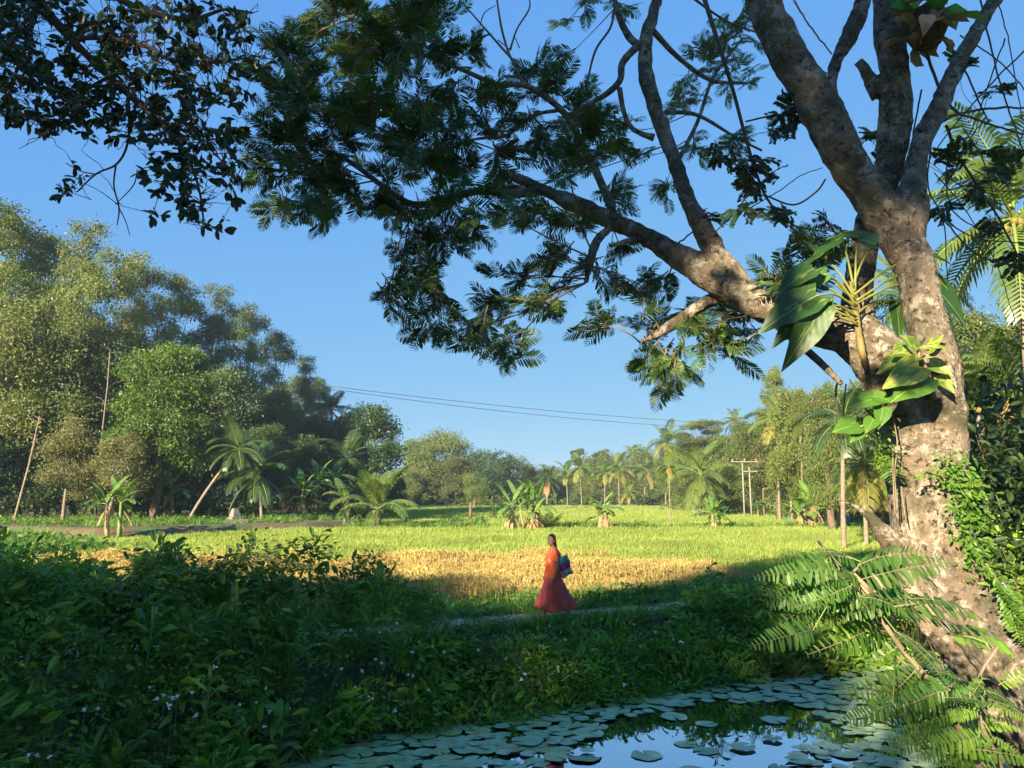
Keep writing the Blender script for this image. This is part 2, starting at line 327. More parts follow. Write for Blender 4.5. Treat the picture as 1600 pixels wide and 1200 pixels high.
# ground: soil with grassy and bare patches; the paddy floor is wetter and greener
m, t, nn, L = newmat('ground_soil')
geo = N(t, "ShaderNodeNewGeometry"); n1 = N(t, "ShaderNodeTexNoise", i_Scale=.45, i_Detail=8.0, i_Roughness=.6); L.new(geo.outputs['Position'], n1.inputs['Vector'])
r1 = ramp(t, [(.30, (.16, .10, .055)), (.46, (.10, .085, .04)), (.58, (.07, .11, .03)), (.75, (.11, .17, .04))], n1.outputs[0])
n2 = N(t, "ShaderNodeTexNoise", i_Scale=9.0, i_Detail=6.0); L.new(geo.outputs['Position'], n2.inputs['Vector'])
mx = N(t, "ShaderNodeMix", data_type='RGBA', blend_type='OVERLAY'); mx.inputs[0].default_value = .6; L.new(r1.outputs[0], mx.inputs[6]); L.new(n2.outputs[0], mx.inputs[7])
pb = N(t, "ShaderNodeBsdfPrincipled", i_Roughness=.95); L.new(mx.outputs[2], pb.inputs['Base Color'])
bp = N(t, "ShaderNodeBump", i_Strength=.7); bp.inputs['Distance'].default_value = .06; L.new(n2.outputs[0], bp.inputs['Height']); L.new(bp.outputs[0], pb.inputs['Normal'])
o = N(t, "ShaderNodeOutputMaterial"); L.new(pb.outputs[0], o.inputs[0]); M['ground'] = m
g = link('ground', mesh('ground', np.stack([GX, GY, GZ], -1).reshape(-1, 3), GF, mats=[M['ground']], smooth=True))
tag(g, 'brown and green earth of the pond banks, paddy floor and forest edge', kind='structure')
# water
m, t, nn, L = newmat('pond_water')
geo = N(t, "ShaderNodeNewGeometry"); nz = N(t, "ShaderNodeTexNoise", i_Scale=2.2, i_Detail=3.0); L.new(geo.outputs['Position'], nz.inputs['Vector'])
bp = N(t, "ShaderNodeBump", i_Strength=.05); bp.inputs['Distance'].default_value = .03; L.new(nz.outputs[0], bp.inputs['Height'])
df = N(t, "ShaderNodeBsdfDiffuse"); df.inputs[0].default_value = (.012, .020, .014, 1)
gl = N(t, "ShaderNodeBsdfGlossy", i_Roughness=.02); L.new(bp.outputs[0], gl.inputs['Normal']); gl.inputs[0].default_value = (.9, .95, 1, 1)
fr = N(t, "ShaderNodeFresnel", i_IOR=1.33); mr = N(t, "ShaderNodeMapRange"); mr.inputs['To Min'].default_value = .45; mr.inputs['To Max'].default_value = 1.0; mr.inputs['From Max'].default_value = .35; L.new(fr.outputs[0], mr.inputs[0]); mx = N(t, "ShaderNodeMixShader"); L.new(mr.outputs[0], mx.inputs[0])
L.new(df.outputs[0], mx.inputs[1]); L.new(gl.outputs[0], mx.inputs[2]); o = N(t, "ShaderNodeOutputMaterial"); L.new(mx.outputs[0], o.inputs[0]); M['water'] = m
w = link('pond_water', mesh('pond_water', [(-9, -12, WZ), (30, -12, WZ), (30, 24, WZ), (-9, 24, WZ)], [(0, 1, 2, 3)], mats=[m]))
tag(w, 'still dark pond water mirroring the sky', kind='structure')
# the concrete footpath
pts = spline([(a, b) for a, b in PATH], 90); V = []; F = []
for i, (x, y) in enumerate(pts):
    x0, y0 = pts[max(0, i - 1)]; x1, y1 = pts[min(len(pts) - 1, i + 1)]; d = Vector((x1 - x0, y1 - y0)).normalized(); n_ = Vector((-d.y, d.x))
    wob = .06 * mnoise.noise(Vector((i * .7, 0, 0)))
    for s_ in (-.6 - wob, .6 + wob):
        z0 = max(gz(x, y), gz(x + n_.x * s_, y + n_.y * s_))
        for dz in (-.12, .05): V.append((x + n_.x * s_, y + n_.y * s_, z0 + dz))
for i in range(len(pts) - 1):
    a = 4 * i; F += [(a + 1, a + 3, a + 7, a + 5), (a, a + 1, a + 5, a + 4), (a + 3, a + 2, a + 6, a + 7)]
M['path'] = surfmat('worn_concrete', [(.3, (.26, .20, .13)), (.55, (.42, .33, .22)), (.8, (.52, .42, .29))], 2.2, .9, .4, noise2=(1.1, .47, .6, (.13, .11, .05)))
tag(link('path', mesh('path', V, F, mats=[M['path']])), 'pale worn concrete footpath between pond bank and paddy', kind='structure')

# ------------------------------------------------------------------ leaf templates (local: base at origin, tip along +Y, face up +Z)
def T(V, F4=None, F3=None):
    b = MB(); b.add(V, F4, F3); return b
def leaf2(w=.4, fold=.08, droop=.08):      # two triangles folded on the midrib
    return T([(0, 0, 0), (-w / 2, .45, fold), (0, 1, -droop), (w / 2, .45, fold)], None, [(0, 2, 1), (0, 3, 2)])
def leaf_oval(w=.45, fold=.06, droop=.1):
    V = [(0, 0, 0), (-w * .38, .25, fold), (-w * .5, .6, fold), (-w * .3, .88, 0), (0, 1, -droop), (w * .3, .88, 0), (w * .5, .6, fold), (w * .38, .25, fold), (0, .45, 0)]
    return T(V, None, [(8, i, (i + 1) % 8) for i in range(8)])
def leaf_arrow():
    V = [(0, 0, 0), (-.22, -.32, -.02), (-.25, .1, .03), (-.17, .5, .05), (0, 1, -.1), (.17, .5, .05), (.25, .1, .03), (.22, -.32, -.02)]
    return T(V, None, [(0, 2, 1), (0, 3, 2), (0, 4, 3), (0, 5, 4), (0, 6, 5), (0, 7, 6)])
LEAF, OVAL, ARROW = leaf2(), leaf_oval(), leaf_arrow()
def pinnate(npair, L_, w, leaf=None, rachis=.006, droop=.35, curl=.0, seed=0, fwd=.35, taper=True, rm=1, lm=0):
    """a once-pinnate leaf along +Y; leaflets in pairs"""
    rg = np.random.default_rng(seed); b = MB(); leaf = leaf or LEAF
    pts = [(0, 0, 0)]; a = curl; p = np.array([0., 0.]); n = npair + 2; st = 1.0 / n
    for i in range(n):
        p = p + st * np.array([math.cos(a), math.sin(a)]); a -= droop / n; pts.append((0, p[0], p[1]))
    b.tube(pts[::2] + ([pts[-1]] if len(pts) % 2 == 0 else []), [rachis * (1 - .75 * i / n) for i in range(0, n + 1, 2)] + ([rachis * .2] if len(pts) % 2 == 0 else []), n=3, m=rm, cap=False)
    P = []; D = []; S = []
    for i in range(1, n + 1):
        u = i / n; l = (L_ * (math.sin(math.pi * (.12 + .86 * u) ** .8) * .85 + .15) if taper else L_)
        for sd in (-1, 1):
            P.append(pts[i]); D.append((sd * 1.0, fwd + .12 * rg.normal(), -.12 - .15 * rg.random())); S.append(l * rg.uniform(.9, 1.1))
    P, D, S = np.array(P), np.array(D), np.array(S)
    o2 = MB(); V = leaf.verts().copy(); V[:, 0] *= w; V[:, 2] *= .5
    o2.add(V, np.concatenate(leaf.F4) if leaf.F4 else None, np.concatenate(leaf.F3) if leaf.F3 else None, m=lm)
    b.stamp(o2, P, rotmats(D, rg.normal(0, .25, len(P))), S)
    return b
# feathery twice-pinnate leaf of the rain tree: rachis, pinnae as narrow feathers
PINNA = T([(0, 0, 0), (-.07, .2, .01), (-.085, .7, 0), (0, 1, -.1), (.085, .7, 0), (.07, .2, .01)], [(0, 5, 2, 1), (2, 5, 4, 3)])
def feather_leaf(npair=8, L_=.42, seed=0, droop=.6):
    return pinnate(npair, L_, 1.0, leaf=PINNA, rachis=.012, droop=droop, curl=.25, seed=seed, fwd=.75, taper=True)
def spray(seed, nleaf=9, kind='feather'):
    """a twig end carrying a fan of leaves, ~0.5 m across"""
    rg = np.random.default_rng(seed); b = MB()
    tw = [(0, 0, 0), (0.02, .12, .01), (-.01, .25, .0), (.02, .38, -.03)]
    b.tube(tw, [.007, .006, .004, .002], n=4, m=1)
    for i in range(nleaf):
        u = .1 + .9 * i / nleaf; y = .38 * u; ang = rg.uniform(-1.4, 1.4) if u < .9 else rg.uniform(-.4, .4)
        d = np.array([[math.sin(ang), math.cos(ang) * .9, rg.uniform(-.35, .45)]])
        if kind == 'feather': lf = feather_leaf(rg.integers(8, 11), .42, seed * 31 + i, rg.uniform(.4, 1.0)); s_ = rg.uniform(.20, .31)
        elif kind == 'pinnate': lf = pinnate(6, .36, 1.25, leaf=leaf_oval(.42), rachis=.012, seed=seed * 17 + i, fwd=.5, taper=False, droop=.7); s_ = rg.uniform(.2, .28)
        b.stamp(lf, np.array([[0, y, 0]]), rotmats(d, np.array([rg.normal(0, .5)])), [s_])
    return b
def rosette(seed, n=9, L_=.075):
    rg = np.random.default_rng(seed); b = MB(); b.tube([(0, 0, 0), (0, .10, 0), (.01, .2, -.01)], [.003, .0025, .0015], n=3, m=1)
    k = n; y = np.concatenate([rg.uniform(.05, .2, k // 2), np.full(k - k // 2, .2)]); P = np.stack([np.zeros(k), y, np.zeros(k)], 1)
    D = rdirs(k, -.6, .6, rg); D[:, 1] = np.abs(D[:, 1]) * .9 + .25
    b.stamp(OVAL, P, rotmats(D, rg.normal(0, .8, k)), L_ * rg.uniform(.7, 1.15, k)); return b

# ------------------------------------------------------------------ crowns
def crown_mesh(name, seed, nleaf, lobes, leaf_s, clump=26, clump_r=.13, core=.25, leafT=None, upbias=.2, twigs=0):
    """lobes: (cx,cy,cz,rx,ry,rz) in a unit box x,y in -1..1, z in 0..1 (times 2 when scaled)"""
    rg = np.random.default_rng(seed); b = MB(); leafT = leafT or leaf2(.55, .12, .1)
    Lb = np.array(lobes, float); vol = (Lb[:, 3] * Lb[:, 4] * Lb[:, 5]) ** (2 / 3); pr = vol / vol.sum()
    nc = max(1, nleaf // clump); li = rg.choice(len(Lb), nc, p=pr); d = rdirs(nc, -.75, 1, rg)
    r = np.where(rg.random(nc) < core, rg.uniform(.35, .85, nc), rg.uniform(.82, 1.06, nc))
    d2 = d * r[:, None]
    C = Lb[li, :3] + d2 * Lb[li, 3:]
    P = np.repeat(C, clump, 0) + rg.normal(0, 1, (nc * clump, 3)) * clump_r * rg.uniform(.5, 1.2, (nc * clump, 1)) * np.array([1, 1, .75])
    D = np.repeat(d, clump, 0) * .6 + rdirs(nc * clump, -1, 1, rg) + np.array([0, 0, -.25])
    b.stamp(leafT, P, rotmats(D, rg.normal(0, .9, len(P))), leaf_s * rg.uniform(.6, 1.3, len(P)))
    for i in range(twigs):
        j = rg.integers(nc); p0 = Lb[li[j], :3]; p1 = C[j] * 1.0; mid = (p0 + p1) / 2 + rg.normal(0, .05, 3)
        b.tube([tuple(p0), tuple(mid), tuple(p1 + (p1 - p0) * .12)], [.016, .009, .003], n=4, m=1, cap=False)
    return b.mesh(name, (), False), Lb
def lobes_dense(rg, n, a):
    out = [(0, 0, .52 * a, .58, .58, .34 * a)]
    for i in range(int(n * (.6 + .5 * a))):
        an = rg.uniform(0, 6.28); u = rg.uniform(.12, .90); k = (1 - abs(u - .42) ** 1.5 * 1.5); r = rg.uniform(.45, .72) * k; q = rg.uniform(.22, .36); out.append((math.cos(an) * r, math.sin(an) * r, u * a, q, q, q * rg.uniform(.6, .85)))
    return out
def lobes_airy(rg, n, a):
    out = []
    for i in range(int(n * (.6 + .45 * a))):
        an = rg.uniform(0, 6.28); u = rg.uniform(.03, .97) ** .8; r = rg.uniform(.05, .85) * min(1, 1.25 - .75 * u); q = rg.uniform(.11, .24); out.append((math.cos(an) * r, math.sin(an) * r, u * a, q, q, q * rg.uniform(.5, .8)))
    return out
def lobes_flat(rg, n, a):
    return [(rg.uniform(-.7, .7), rg.uniform(-.7, .7), a * rg.uniform(.5, .92), rg.uniform(.26, .44), rg.uniform(.26, .44), rg.uniform(.07, .14)) for i in range(n + 6)]
CSPEC = {'dense': (lobes_dense, 13, 12500, .058, 22, .085, .12, 0), 'airy': (lobes_airy, 28, 11500, .04, 14, .06, .35, 36), 'flat': (lobes_flat, 10, 11000, .045, 18, .06, .3, 24), 'loose': (lobes_dense, 10, 8200, .06, 14, .10, .3, 20)}
CCACHE = {}
def get_crown(key, a):
    bk = min((.8, 1.2, 1.7, 2.3, 3.1), key=lambda q: abs(math.log(q / a))); kk = (key[0], key[1], bk)
    if kk not in CCACHE:
        fn, n_, cnt, ls, cl, cr, core, tw = CSPEC[key[0]]; rg = np.random.default_rng(100 + key[1] * 7 + int(bk * 10)); cnt = int(cnt * (.55 + .5 * bk))
        me, lob = crown_mesh('crown', 50 + key[1] + int(bk * 10), cnt, fn(rg, n_, bk), ls, cl, cr, core, twigs=int(tw * (.6 + .5 * bk)))
        lob = np.array(lob); CCACHE[kk] = (me, lob, bk)
    return CCACHE[kk]
def put_crown(key, root, loc, r, h, mat, rz):
    me, lob, bk = get_crown(key, h / r)
    if len(me.materials) == 0: me.materials.append(mat); me.materials.append(M['bark_twig'])
    c = link('crown', me, root, mat); c.location = loc; c.scale = (r, r, h / bk); c.rotation_euler = (0, 0, rz)
    lb = lob.copy(); lb[:, 2] /= bk; return lb
def tree(label, px, Y, top, rad, key, mat, tr=.16, bare=.25, lean=(0, 0), group=None, bark='bark', name='tree', base=None, kpos=None, cat='tree'):
    """px: photo column, Y: metres away, top: photo row of the top, rad: crown radius in photo pixels"""
    p = at(px, 775, Y); x = p.x; z0 = gz(x, Y) if base is None else base
    H = at(px, top, Y).z - z0; r = rad * mpp(Y); h0 = H * bare
    root = empty(name, (x, Y, z0 - .05), 0, label, cat, group)
    rz = random.uniform(0, 6.28)
    cx, cyy = lean[0] * H, lean[1] * H
    c_root_off = Vector((cx, cyy, 0))
    lob = put_crown(key, root, (cx, cyy, h0), r, H - h0, mat, rz)
    b = MB(); hk = h0 + (H - h0) * .35
    n = 7; tp = [(cx * (i / n) ** 1.5 + .12 * tr * 6 * mnoise.noise(Vector((i * .5, x, Y))) * (i > 0), cyy * (i / n) ** 1.5 + .12 * tr * 6 * mnoise.noise(Vector((i * .5, x, Y + 9))) * (i > 0), hk * i / n) for i in range(n + 1)]
    b.tube(tp, [tr * (1.25 if i == 0 else 1) * (1 - .45 * i / n) for i in range(n + 1)], n=8, bump=.3, seed=x)
    for j in range(6):
        l = lob[j % len(lob)]; q = Vector((l[0] * r, l[1] * r, h0 + l[2] * (H - h0))); q = Matrix.Rotation(rz, 3, 'Z') @ Vector((q.x, q.y, 0)) + Vector((cx, cyy, q.z))
        s0 = Vector(tp[n - (j % 3)]); mid = (s0 + q) / 2 + Vector((0, 0, -.06 * r))
        b.tube([s0, mid, q], [tr * .45, tr * .28, tr * .08], n=5, cap=False)
    link('trunk', b.mesh('trunk', (), True), root, M[bark])
    return root

# ------------------------------------------------------------------ palms
def frond_mb(seed, e0, curve, nl=26, leafw=.03, leafl=.30, hang=.5, ragged=0.0):
    rg = np.random.default_rng(seed); b = MB(); n = 14; a = e0; p = np.array([0., 0.]); pts = [(0, 0, 0)]; tan = []
    for i in range(n):
        p = p + np.array([math.cos(a), math.sin(a)]) / n; a -= curve / n * (.6 + .8 * i / n); pts.append((p[0], 0, p[1]))
    b.tube(pts, [.016 * (1 - .8 * i / n) for i in range(n + 1)], n=4, m=1, cap=False)
    PT = np.array(pts)
    for i in range(nl):
        u = .14 + .86 * i / (nl - 1); k = min(n - 1, int(u * n)); f = u * n - k; q = PT[k] * (1 - f) + PT[k + 1] * f; tg = PT[k + 1] - PT[k]; tg /= np.linalg.norm(tg)
        l = leafl * (math.sin(math.pi * (.1 + .82 * u)) ** .7) * rg.uniform(.85, 1.1)
        for sd in (-1, 1):
            if rg.random() < ragged: continue
            d0 = np.array([0, sd, 0]) + tg * (.45 + .5 * u) + np.array([0, 0, .12]); d0 /= np.linalg.norm(d0)
            d1 = d0 + np.array([0, 0, -hang * rg.uniform(.7, 1.3)]); d1 /= np.linalg.norm(d1); d2 = d1 + np.array([0, 0, -hang * 1.2]); d2 /= np.linalg.norm(d2)
            wv = tg * leafw * .5; p1 = q + d0 * l * .4; p2 = p1 + d1 * l * .35; p3 = p2 + d2 * l * .25
            b.add([q - wv * .5, q + wv * .5, p1 + wv, p1 - wv, p2 + wv * .8, p2 - wv * .8, p3], [(0, 1, 2, 3), (3, 2, 4, 5)], [(5, 4, 6)])
    return b
FR = {'up': [frond_mb(1, R(78), .9), frond_mb(2, R(66), 1.2)], 'mid': [frond_mb(3, R(42), 1.5), frond_mb(4, R(28), 1.5, ragged=.06)],
      'low': [frond_mb(5, R(5), 1.3, hang=.8), frond_mb(6, R(-15), 1.0, hang=.8)], 'hang': [frond_mb(7, R(-42), .8, hang=.5, ragged=.12), frond_mb(8, R(-22), 1.1, hang=.6, ragged=.15)]}
FRM = {k: [b.mesh('frond', [M['palm'], M['stem']]) for b in v] for k, v in FR.items()}
def palm(label, x, y, z0, H, L_, lean=(0, 0), nf=(4, 6, 5, 2), mat='palm', dead='palm_yellow', tr=.11, group='coconut palms', bend=.0, name='coconut_palm', husk=False, curve=1.6):
    root = empty(name, (x, y, z0 - .05), 0, label, 'palm', group); b = MB(); n = 12
    pts = [(lean[0] * (i / n) ** curve, lean[1] * (i / n) ** curve, H * i / n) for i in range(n + 1)]
    b.tube(pts, [tr * (1.5 if i == 0 else 1.12 if i % 2 else .98) * (1 - .3 * i / n) for i in range(n + 1)], n=8)
    link('trunk', b.mesh('trunk', (), True), root, M['palm_trunk'])
    a0 = random.uniform(0, 6.28); i = 0
    for cls, cnt in zip(('up', 'mid', 'low', 'hang'), nf):
        for j in range(cnt):
            a = a0 + i * 2.399 + random.uniform(-.2, .2); i += 1
            f = link('frond', FRM[cls][random.randrange(2)], root, M[dead] if cls == 'hang' else (M[dead] if (cls == 'low' and random.random() < .1 and dead == 'palm_yellow') else M[mat]))
            f.location = pts[-1]; f.rotation_euler = (random.uniform(-.12, .12), random.uniform(-.12, .12), a); f.scale = (L_ * random.uniform(.85, 1.08),) * 3
    if husk or H > 2:
        b = MB()
        for j in range(7):
            a = random.uniform(0, 6.28); c = Vector(pts[-1]) + Vector((math.cos(a) * tr * 1.7, math.sin(a) * tr * 1.7, -.1 - random.random() * .25))
            b.tube([c + Vector((0, 0, .12)), c + Vector((0, 0, .06)), c, c - Vector((0, 0, .09)), c - Vector((0, 0, .13))], [.02, .09, .12, .08, .01], n=7)
        link('nut_cluster', b.mesh('nut_cluster', (), True), root, M['palm_yellow'] if not husk else M['dead_wood'])
    return root

# ------------------------------------------------------------------ bananas
def banana_leaf_mb(seed, e0, curve, tear=.5, w=.3):
    rg = np.random.default_rng(seed); b = MB(); n = 16; a = e0; p = np.array([0., 0.]); pts = [(0, 0, 0)]
    for i in range(n):
        p = p + np.array([math.cos(a), math.sin(a)]) / n; a -= curve / n * (.4 + 1.2 * i / n); pts.append((p[0], 0, p[1]))
    b.tube(pts, [.018 * (1 - .85 * i / n) for i in range(n + 1)], n=4, m=1, cap=False); PT = np.array(pts)
    for sd in (-1, 1):
        sag = rg.uniform(.1, .3)
        for i in range(3, n):
            if rg.random() < tear: sag = rg.uniform(.05, .75)
            def e(u, sg):
                wd = w * .5 * math.sin(math.pi * min(1, max(0, (u - .16) / .86))) ** .55; k = min(n - 1, int(u * n)); f = u * n - k
                q = PT[k] * (1 - f) + PT[k + 1] * f; return q, q + np.array([.03, sd * wd * math.cos(sg), -wd * math.sin(sg) + .02])
            g_ = .004 if rg.random() < tear else 0
            q0, e0_ = e(i / n + g_, sag); q1, e1_ = e((i + 1) / n - g_, sag)
            b.add([q0, q1, e1_, e0_], [(0, 1, 2, 3) if sd < 0 else (0, 3, 2, 1)])
    return b
BL = [banana_leaf_mb(1, R(72), .9, .2), banana_leaf_mb(2, R(55), 1.4, .4), banana_leaf_mb(3, R(30), 1.6, .6), banana_leaf_mb(4, R(10), 1.6, .6)]
BLM = [b.mesh('leaf', [M['banana'], M['stem']]) for b in BL]
BDM = [banana_leaf_mb(9 + i, R(-50 - 15 * i), .5, .9, .16).mesh('dry_leaf', [M['banana_dry'], M['banana_dry']]) for i in range(2)]
def banana(label, x, y, H, stems=2, nl=6, dry=5, L_=1.7, group='banana plants', mat='banana', spread=.5):
    z0 = gz(x, y); root = empty('banana_plant', (x, y, z0 - .03), 0, label, 'banana plant', group)
    for s_ in range(stems):
        dx, dy = (random.uniform(-spread, spread), random.uniform(-spread, spread) * .6) if s_ else (0, 0); h = H * (random.uniform(.55, 1.05) if s_ else 1); ln = random.uniform(-.12, .12)
        b = MB(); b.tube([(dx, dy, 0), (dx + ln * .3, dy, h * .4), (dx + ln * h, dy, h * .95)], [.13, .10, .055], n=8)
        link('pseudo_stem', b.mesh('pseudo_stem', (), True), root, M['banana_dry'] if random.random() < .5 else M['stem'])
        for j in range(nl):
            l = link('leaf', BLM[min(3, j * 4 // nl)], root, M[mat]); l.location = (dx + ln * h, dy, h * (.95 - .05 * (j / nl))); l.rotation_euler = (0, 0, j * 2.4 + s_ + random.uniform(-.3, .3)); l.scale = (L_ * random.uniform(.75, 1.1),) * 3
        for j in range(dry):
            l = link('dry_leaf', BDM[j % 2], root); l.location = (dx + ln * h * .8, dy, h * random.uniform(.6, .92)); l.rotation_euler = (0, 0, random.uniform(0, 6.28)); l.scale = (L_ * random.uniform(.5, .85),) * 3
    return root
def leafy_shrub(label, x, y, H, r, mat='dark', n=700, ls=.09, group=None, name='shrub', z0=None, leaf=None, stems=5, seed=None, cat='shrub'):
    """a shrub with stems and its own foliage"""
    z0 = gz(x, y) if z0 is None else z0; rg = np.random.default_rng(seed or int(abs(x * 131 + y * 17)) + 3)
    root = empty(name, (x, y, z0 - .02), 0, label, cat, group); b = MB(); f = MB(); k = n // 14
    d = rdirs(k, -.1, 1, rg); C = d * rg.uniform(.55, 1.05, k)[:, None] * np.array([r, r, H * .52]) + np.array([0, 0, H * .5])
    C[:, 2] = np.maximum(C[:, 2], .05)
    P = np.repeat(C, 14, 0) + rg.normal(0, 1, (k * 14, 3)) * min(.16, r * .2); D = np.repeat(d, 14, 0) + rdirs(k * 14, -1, 1, rg)
    f.stamp(leaf or leaf_oval(.5, .05, .15), P, rotmats(D, rg.normal(0, .7, len(P))), ls * rg.uniform(.6, 1.3, len(P)))
    for i in range(stems):
        c = C[rg.integers(k)]; b.tube([(rg.normal(0, .04), rg.normal(0, .04), 0), tuple(c * .5 + rg.normal(0, .04, 3)), tuple(c)], [.02 + H * .008, .014, .004], n=5, cap=False)
    link('foliage', f.mesh('foliage', ()), root, M[mat]); link('stem', b.mesh('stem', (), True), root, M['bark'])
    return root
# ------------------------------------------------------------------ scatter (for stuff that nobody could count)
def scatter(name, protos, P, rot, scl, label, pick=None):
    k = len(P); me = bpy.data.meshes.new(name); me.vertices.add(k); me.vertices.foreach_set('co', np.asarray(P, np.float32).ravel())
    a = me.attributes.new('rot', 'FLOAT_VECTOR', 'POINT'); a.data.foreach_set('vector', np.asarray(rot, np.float32).ravel())
    a = me.attributes.new('scl', 'FLOAT', 'POINT'); a.data.foreach_set('value', np.asarray(scl, np.float32))
    a = me.attributes.new('pick', 'INT', 'POINT'); a.data.foreach_set('value', (np.arange(k) % len(protos) if pick is None else np.asarray(pick)).astype(np.int32))
    o = link(name, me); tag(o, label, kind='stuff')
    ng = bpy.data.node_groups.new(name, 'GeometryNodeTree'); ng.interface.new_socket('Geometry', in_out='INPUT', socket_type='NodeSocketGeometry'); ng.interface.new_socket('Geometry', in_out='OUTPUT', socket_type='NodeSocketGeometry')
    gi, go = ng.nodes.new('NodeGroupInput'), ng.nodes.new('NodeGroupOutput'); ip = ng.nodes.new('GeometryNodeInstanceOnPoints'); jn = ng.nodes.new('GeometryNodeJoinGeometry')
    for pm in protos[::-1]:
        po = bpy.data.objects.new(name + '_clump', pm); oi = ng.nodes.new('GeometryNodeObjectInfo'); oi.inputs[0].default_value = po; oi.inputs['As Instance'].default_value = True; ng.links.new(oi.outputs['Geometry'], jn.inputs[0])
    def attr(nm, ty):
        n_ = ng.nodes.new('GeometryNodeInputNamedAttribute'); n_.data_type = ty; n_.inputs[0].default_value = nm; return n_.outputs[0]
    ng.links.new(gi.outputs[0], ip.inputs['Points']); ng.links.new(jn.outputs[0], ip.inputs['Instance']); ip.inputs['Pick Instance'].default_value = True
    ng.links.new(attr('pick', 'INT'), ip.inputs['Instance Index'])
    er = ng.nodes.new('FunctionNodeEulerToRotation'); ng.links.new(attr('rot', 'FLOAT_VECTOR'), er.inputs[0]); ng.links.new(er.outputs[0], ip.inputs['Rotation'])
    ng.links.new(attr('scl', 'FLOAT'), ip.inputs['Scale']); ng.links.new(ip.outputs[0], go.inputs[0])
    md = o.modifiers.new('scatter', 'NODES'); md.node_group = ng
    return o
# ================================================================== THE LEFT FOREST
RUB = 'feathery rubber trees of the left forest'
for L_, px, Y, top, rad, v, mt in [
    ('tall olive-green feathery tree cut by the left picture edge, highest of the forest', -25, 60, 322, 105, 0, 'rubber'),
    ('tall feathery tree with yellowing crown, second from the left picture edge', 55, 64, 372, 80, 1, 'rubber'),
    ('tall feathery tree with golden twiggy top above the olive shrubs', 118, 60, 346, 72, 2, 'rubber'),
    ('feathery tree with yellow-brown crown above the bright green round tree', 190, 66, 398, 66, 0, 'rubber'),
    ('thin-topped feathery tree just behind the bright green round tree', 252, 70, 436, 60, 1, 'rubber'),
    ('grey-green feathery tree right of the bright green round tree', 322, 74, 442, 58, 2, 'rubber_grey'),
    ('grey-green feathery tree halfway down the sloping forest skyline', 375, 80, 478, 52, 0, 'rubber_grey'),
    ('hazy grey feathery tree above the leaning palm', 420, 85, 522, 46, 1, 'rubber_grey'),
    ('see-through grey feathery tree with bare twigs at the low end of the forest', 463, 90, 556, 42, 2, 'rubber_grey'),
    ('smallest see-through grey feathery tree beside the palm head on the skyline', 494, 95, 592, 34, 0, 'rubber_grey')]:
    tree(L_, px, Y, top, rad * 1.2, ('airy', v), M[mt], tr=.2, bare=.26, group=RUB, bark='bark_pale', name='rubber_tree')
for L_, px, Y, top, rad, v, mt in [
    ('lower feathery tree filling the forest front at the left picture edge', -10, 56, 470, 80, 2, 'rubber'),
    ('lower feathery tree behind the two olive trees', 75, 58, 480, 78, 0, 'rubber'),
    ('lower feathery tree left of the bright green round tree', 150, 60, 520, 62, 1, 'rubber_grey'),
    ('lower grey feathery tree right behind the bright green round tree', 335, 68, 560, 62, 0, 'rubber_grey'),
    ('lower grey feathery tree between leaning palm and mango tree', 415, 76, 600, 56, 2, 'rubber_grey'),
    ('lower grey feathery tree left of the mango tree', 478, 86, 640, 44, 1, 'rubber_grey')]:
    tree(L_, px, Y, top, rad * 1.15, ('loose', v), M[mt], tr=.18, bare=.15, group=RUB, bark='bark_pale', name='rubber_tree')
for i in range(16):                    # the rows behind
    px = -70 + i * 36 + random.uniform(-8, 8); tree('rear-row feathery tree of the left forest, ' + near(px), px, 78 + i * 1.6 + random.uniform(0, 6), 400 + max(0, i - 3) * 19 + random.uniform(0, 25), 62, ('loose', i % 3),
         M['rubber_grey'], tr=.2, bare=.0, group='rear rows of the left forest', bark='bark_pale', name='rubber_tree')
tree('round bright green broadleaf tree standing in front of the left forest', 246, 53, 513, 86, ('dense', 0), M['bright'], tr=.3, bare=.12, name='jak_tree')
tree('low bright green tree tucked under the round bright green tree', 205, 54, 640, 60, ('dense', 1), M['bright'], tr=.15, bare=.15, name='jak_tree')
tree('taller olive-leaved tree with two thin trunks left of the banana plant', 102, 50.5, 645, 52, ('loose', 2), M['olive'], tr=.13, bare=.14, name='olive_leaved_tree', bark='bark_pale')
tree('smaller olive-leaved tree leaning over the banana plant', 170, 50, 668, 54, ('loose', 1), M['olive'], tr=.13, bare=.2, name='olive_leaved_tree', bark='bark_pale', lean=(.1, 0))
tree('large dark round mango tree at the right end of the forest', 572, 84, 616, 78, ('dense', 1), M['mango'], tr=.4, bare=.02, name='mango_tree')
tree('dark dense tree behind the left side of the mango tree', 516, 88, 634, 62, ('dense', 2), M['mango'], tr=.3, bare=.05, name='mango_tree')
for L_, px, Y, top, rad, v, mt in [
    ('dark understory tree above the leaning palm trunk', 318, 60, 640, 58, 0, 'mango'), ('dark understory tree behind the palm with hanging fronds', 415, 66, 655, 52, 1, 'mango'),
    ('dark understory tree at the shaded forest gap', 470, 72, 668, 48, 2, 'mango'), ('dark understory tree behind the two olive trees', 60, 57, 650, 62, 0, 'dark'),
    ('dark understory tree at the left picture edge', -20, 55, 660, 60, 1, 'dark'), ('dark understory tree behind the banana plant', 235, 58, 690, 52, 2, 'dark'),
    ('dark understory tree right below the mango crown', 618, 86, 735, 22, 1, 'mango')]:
    tree(L_, px, Y, top, rad, ('dense', v), M[mt], tr=.2, bare=.06, name='understory_tree', group='dark understory trees of the left forest')
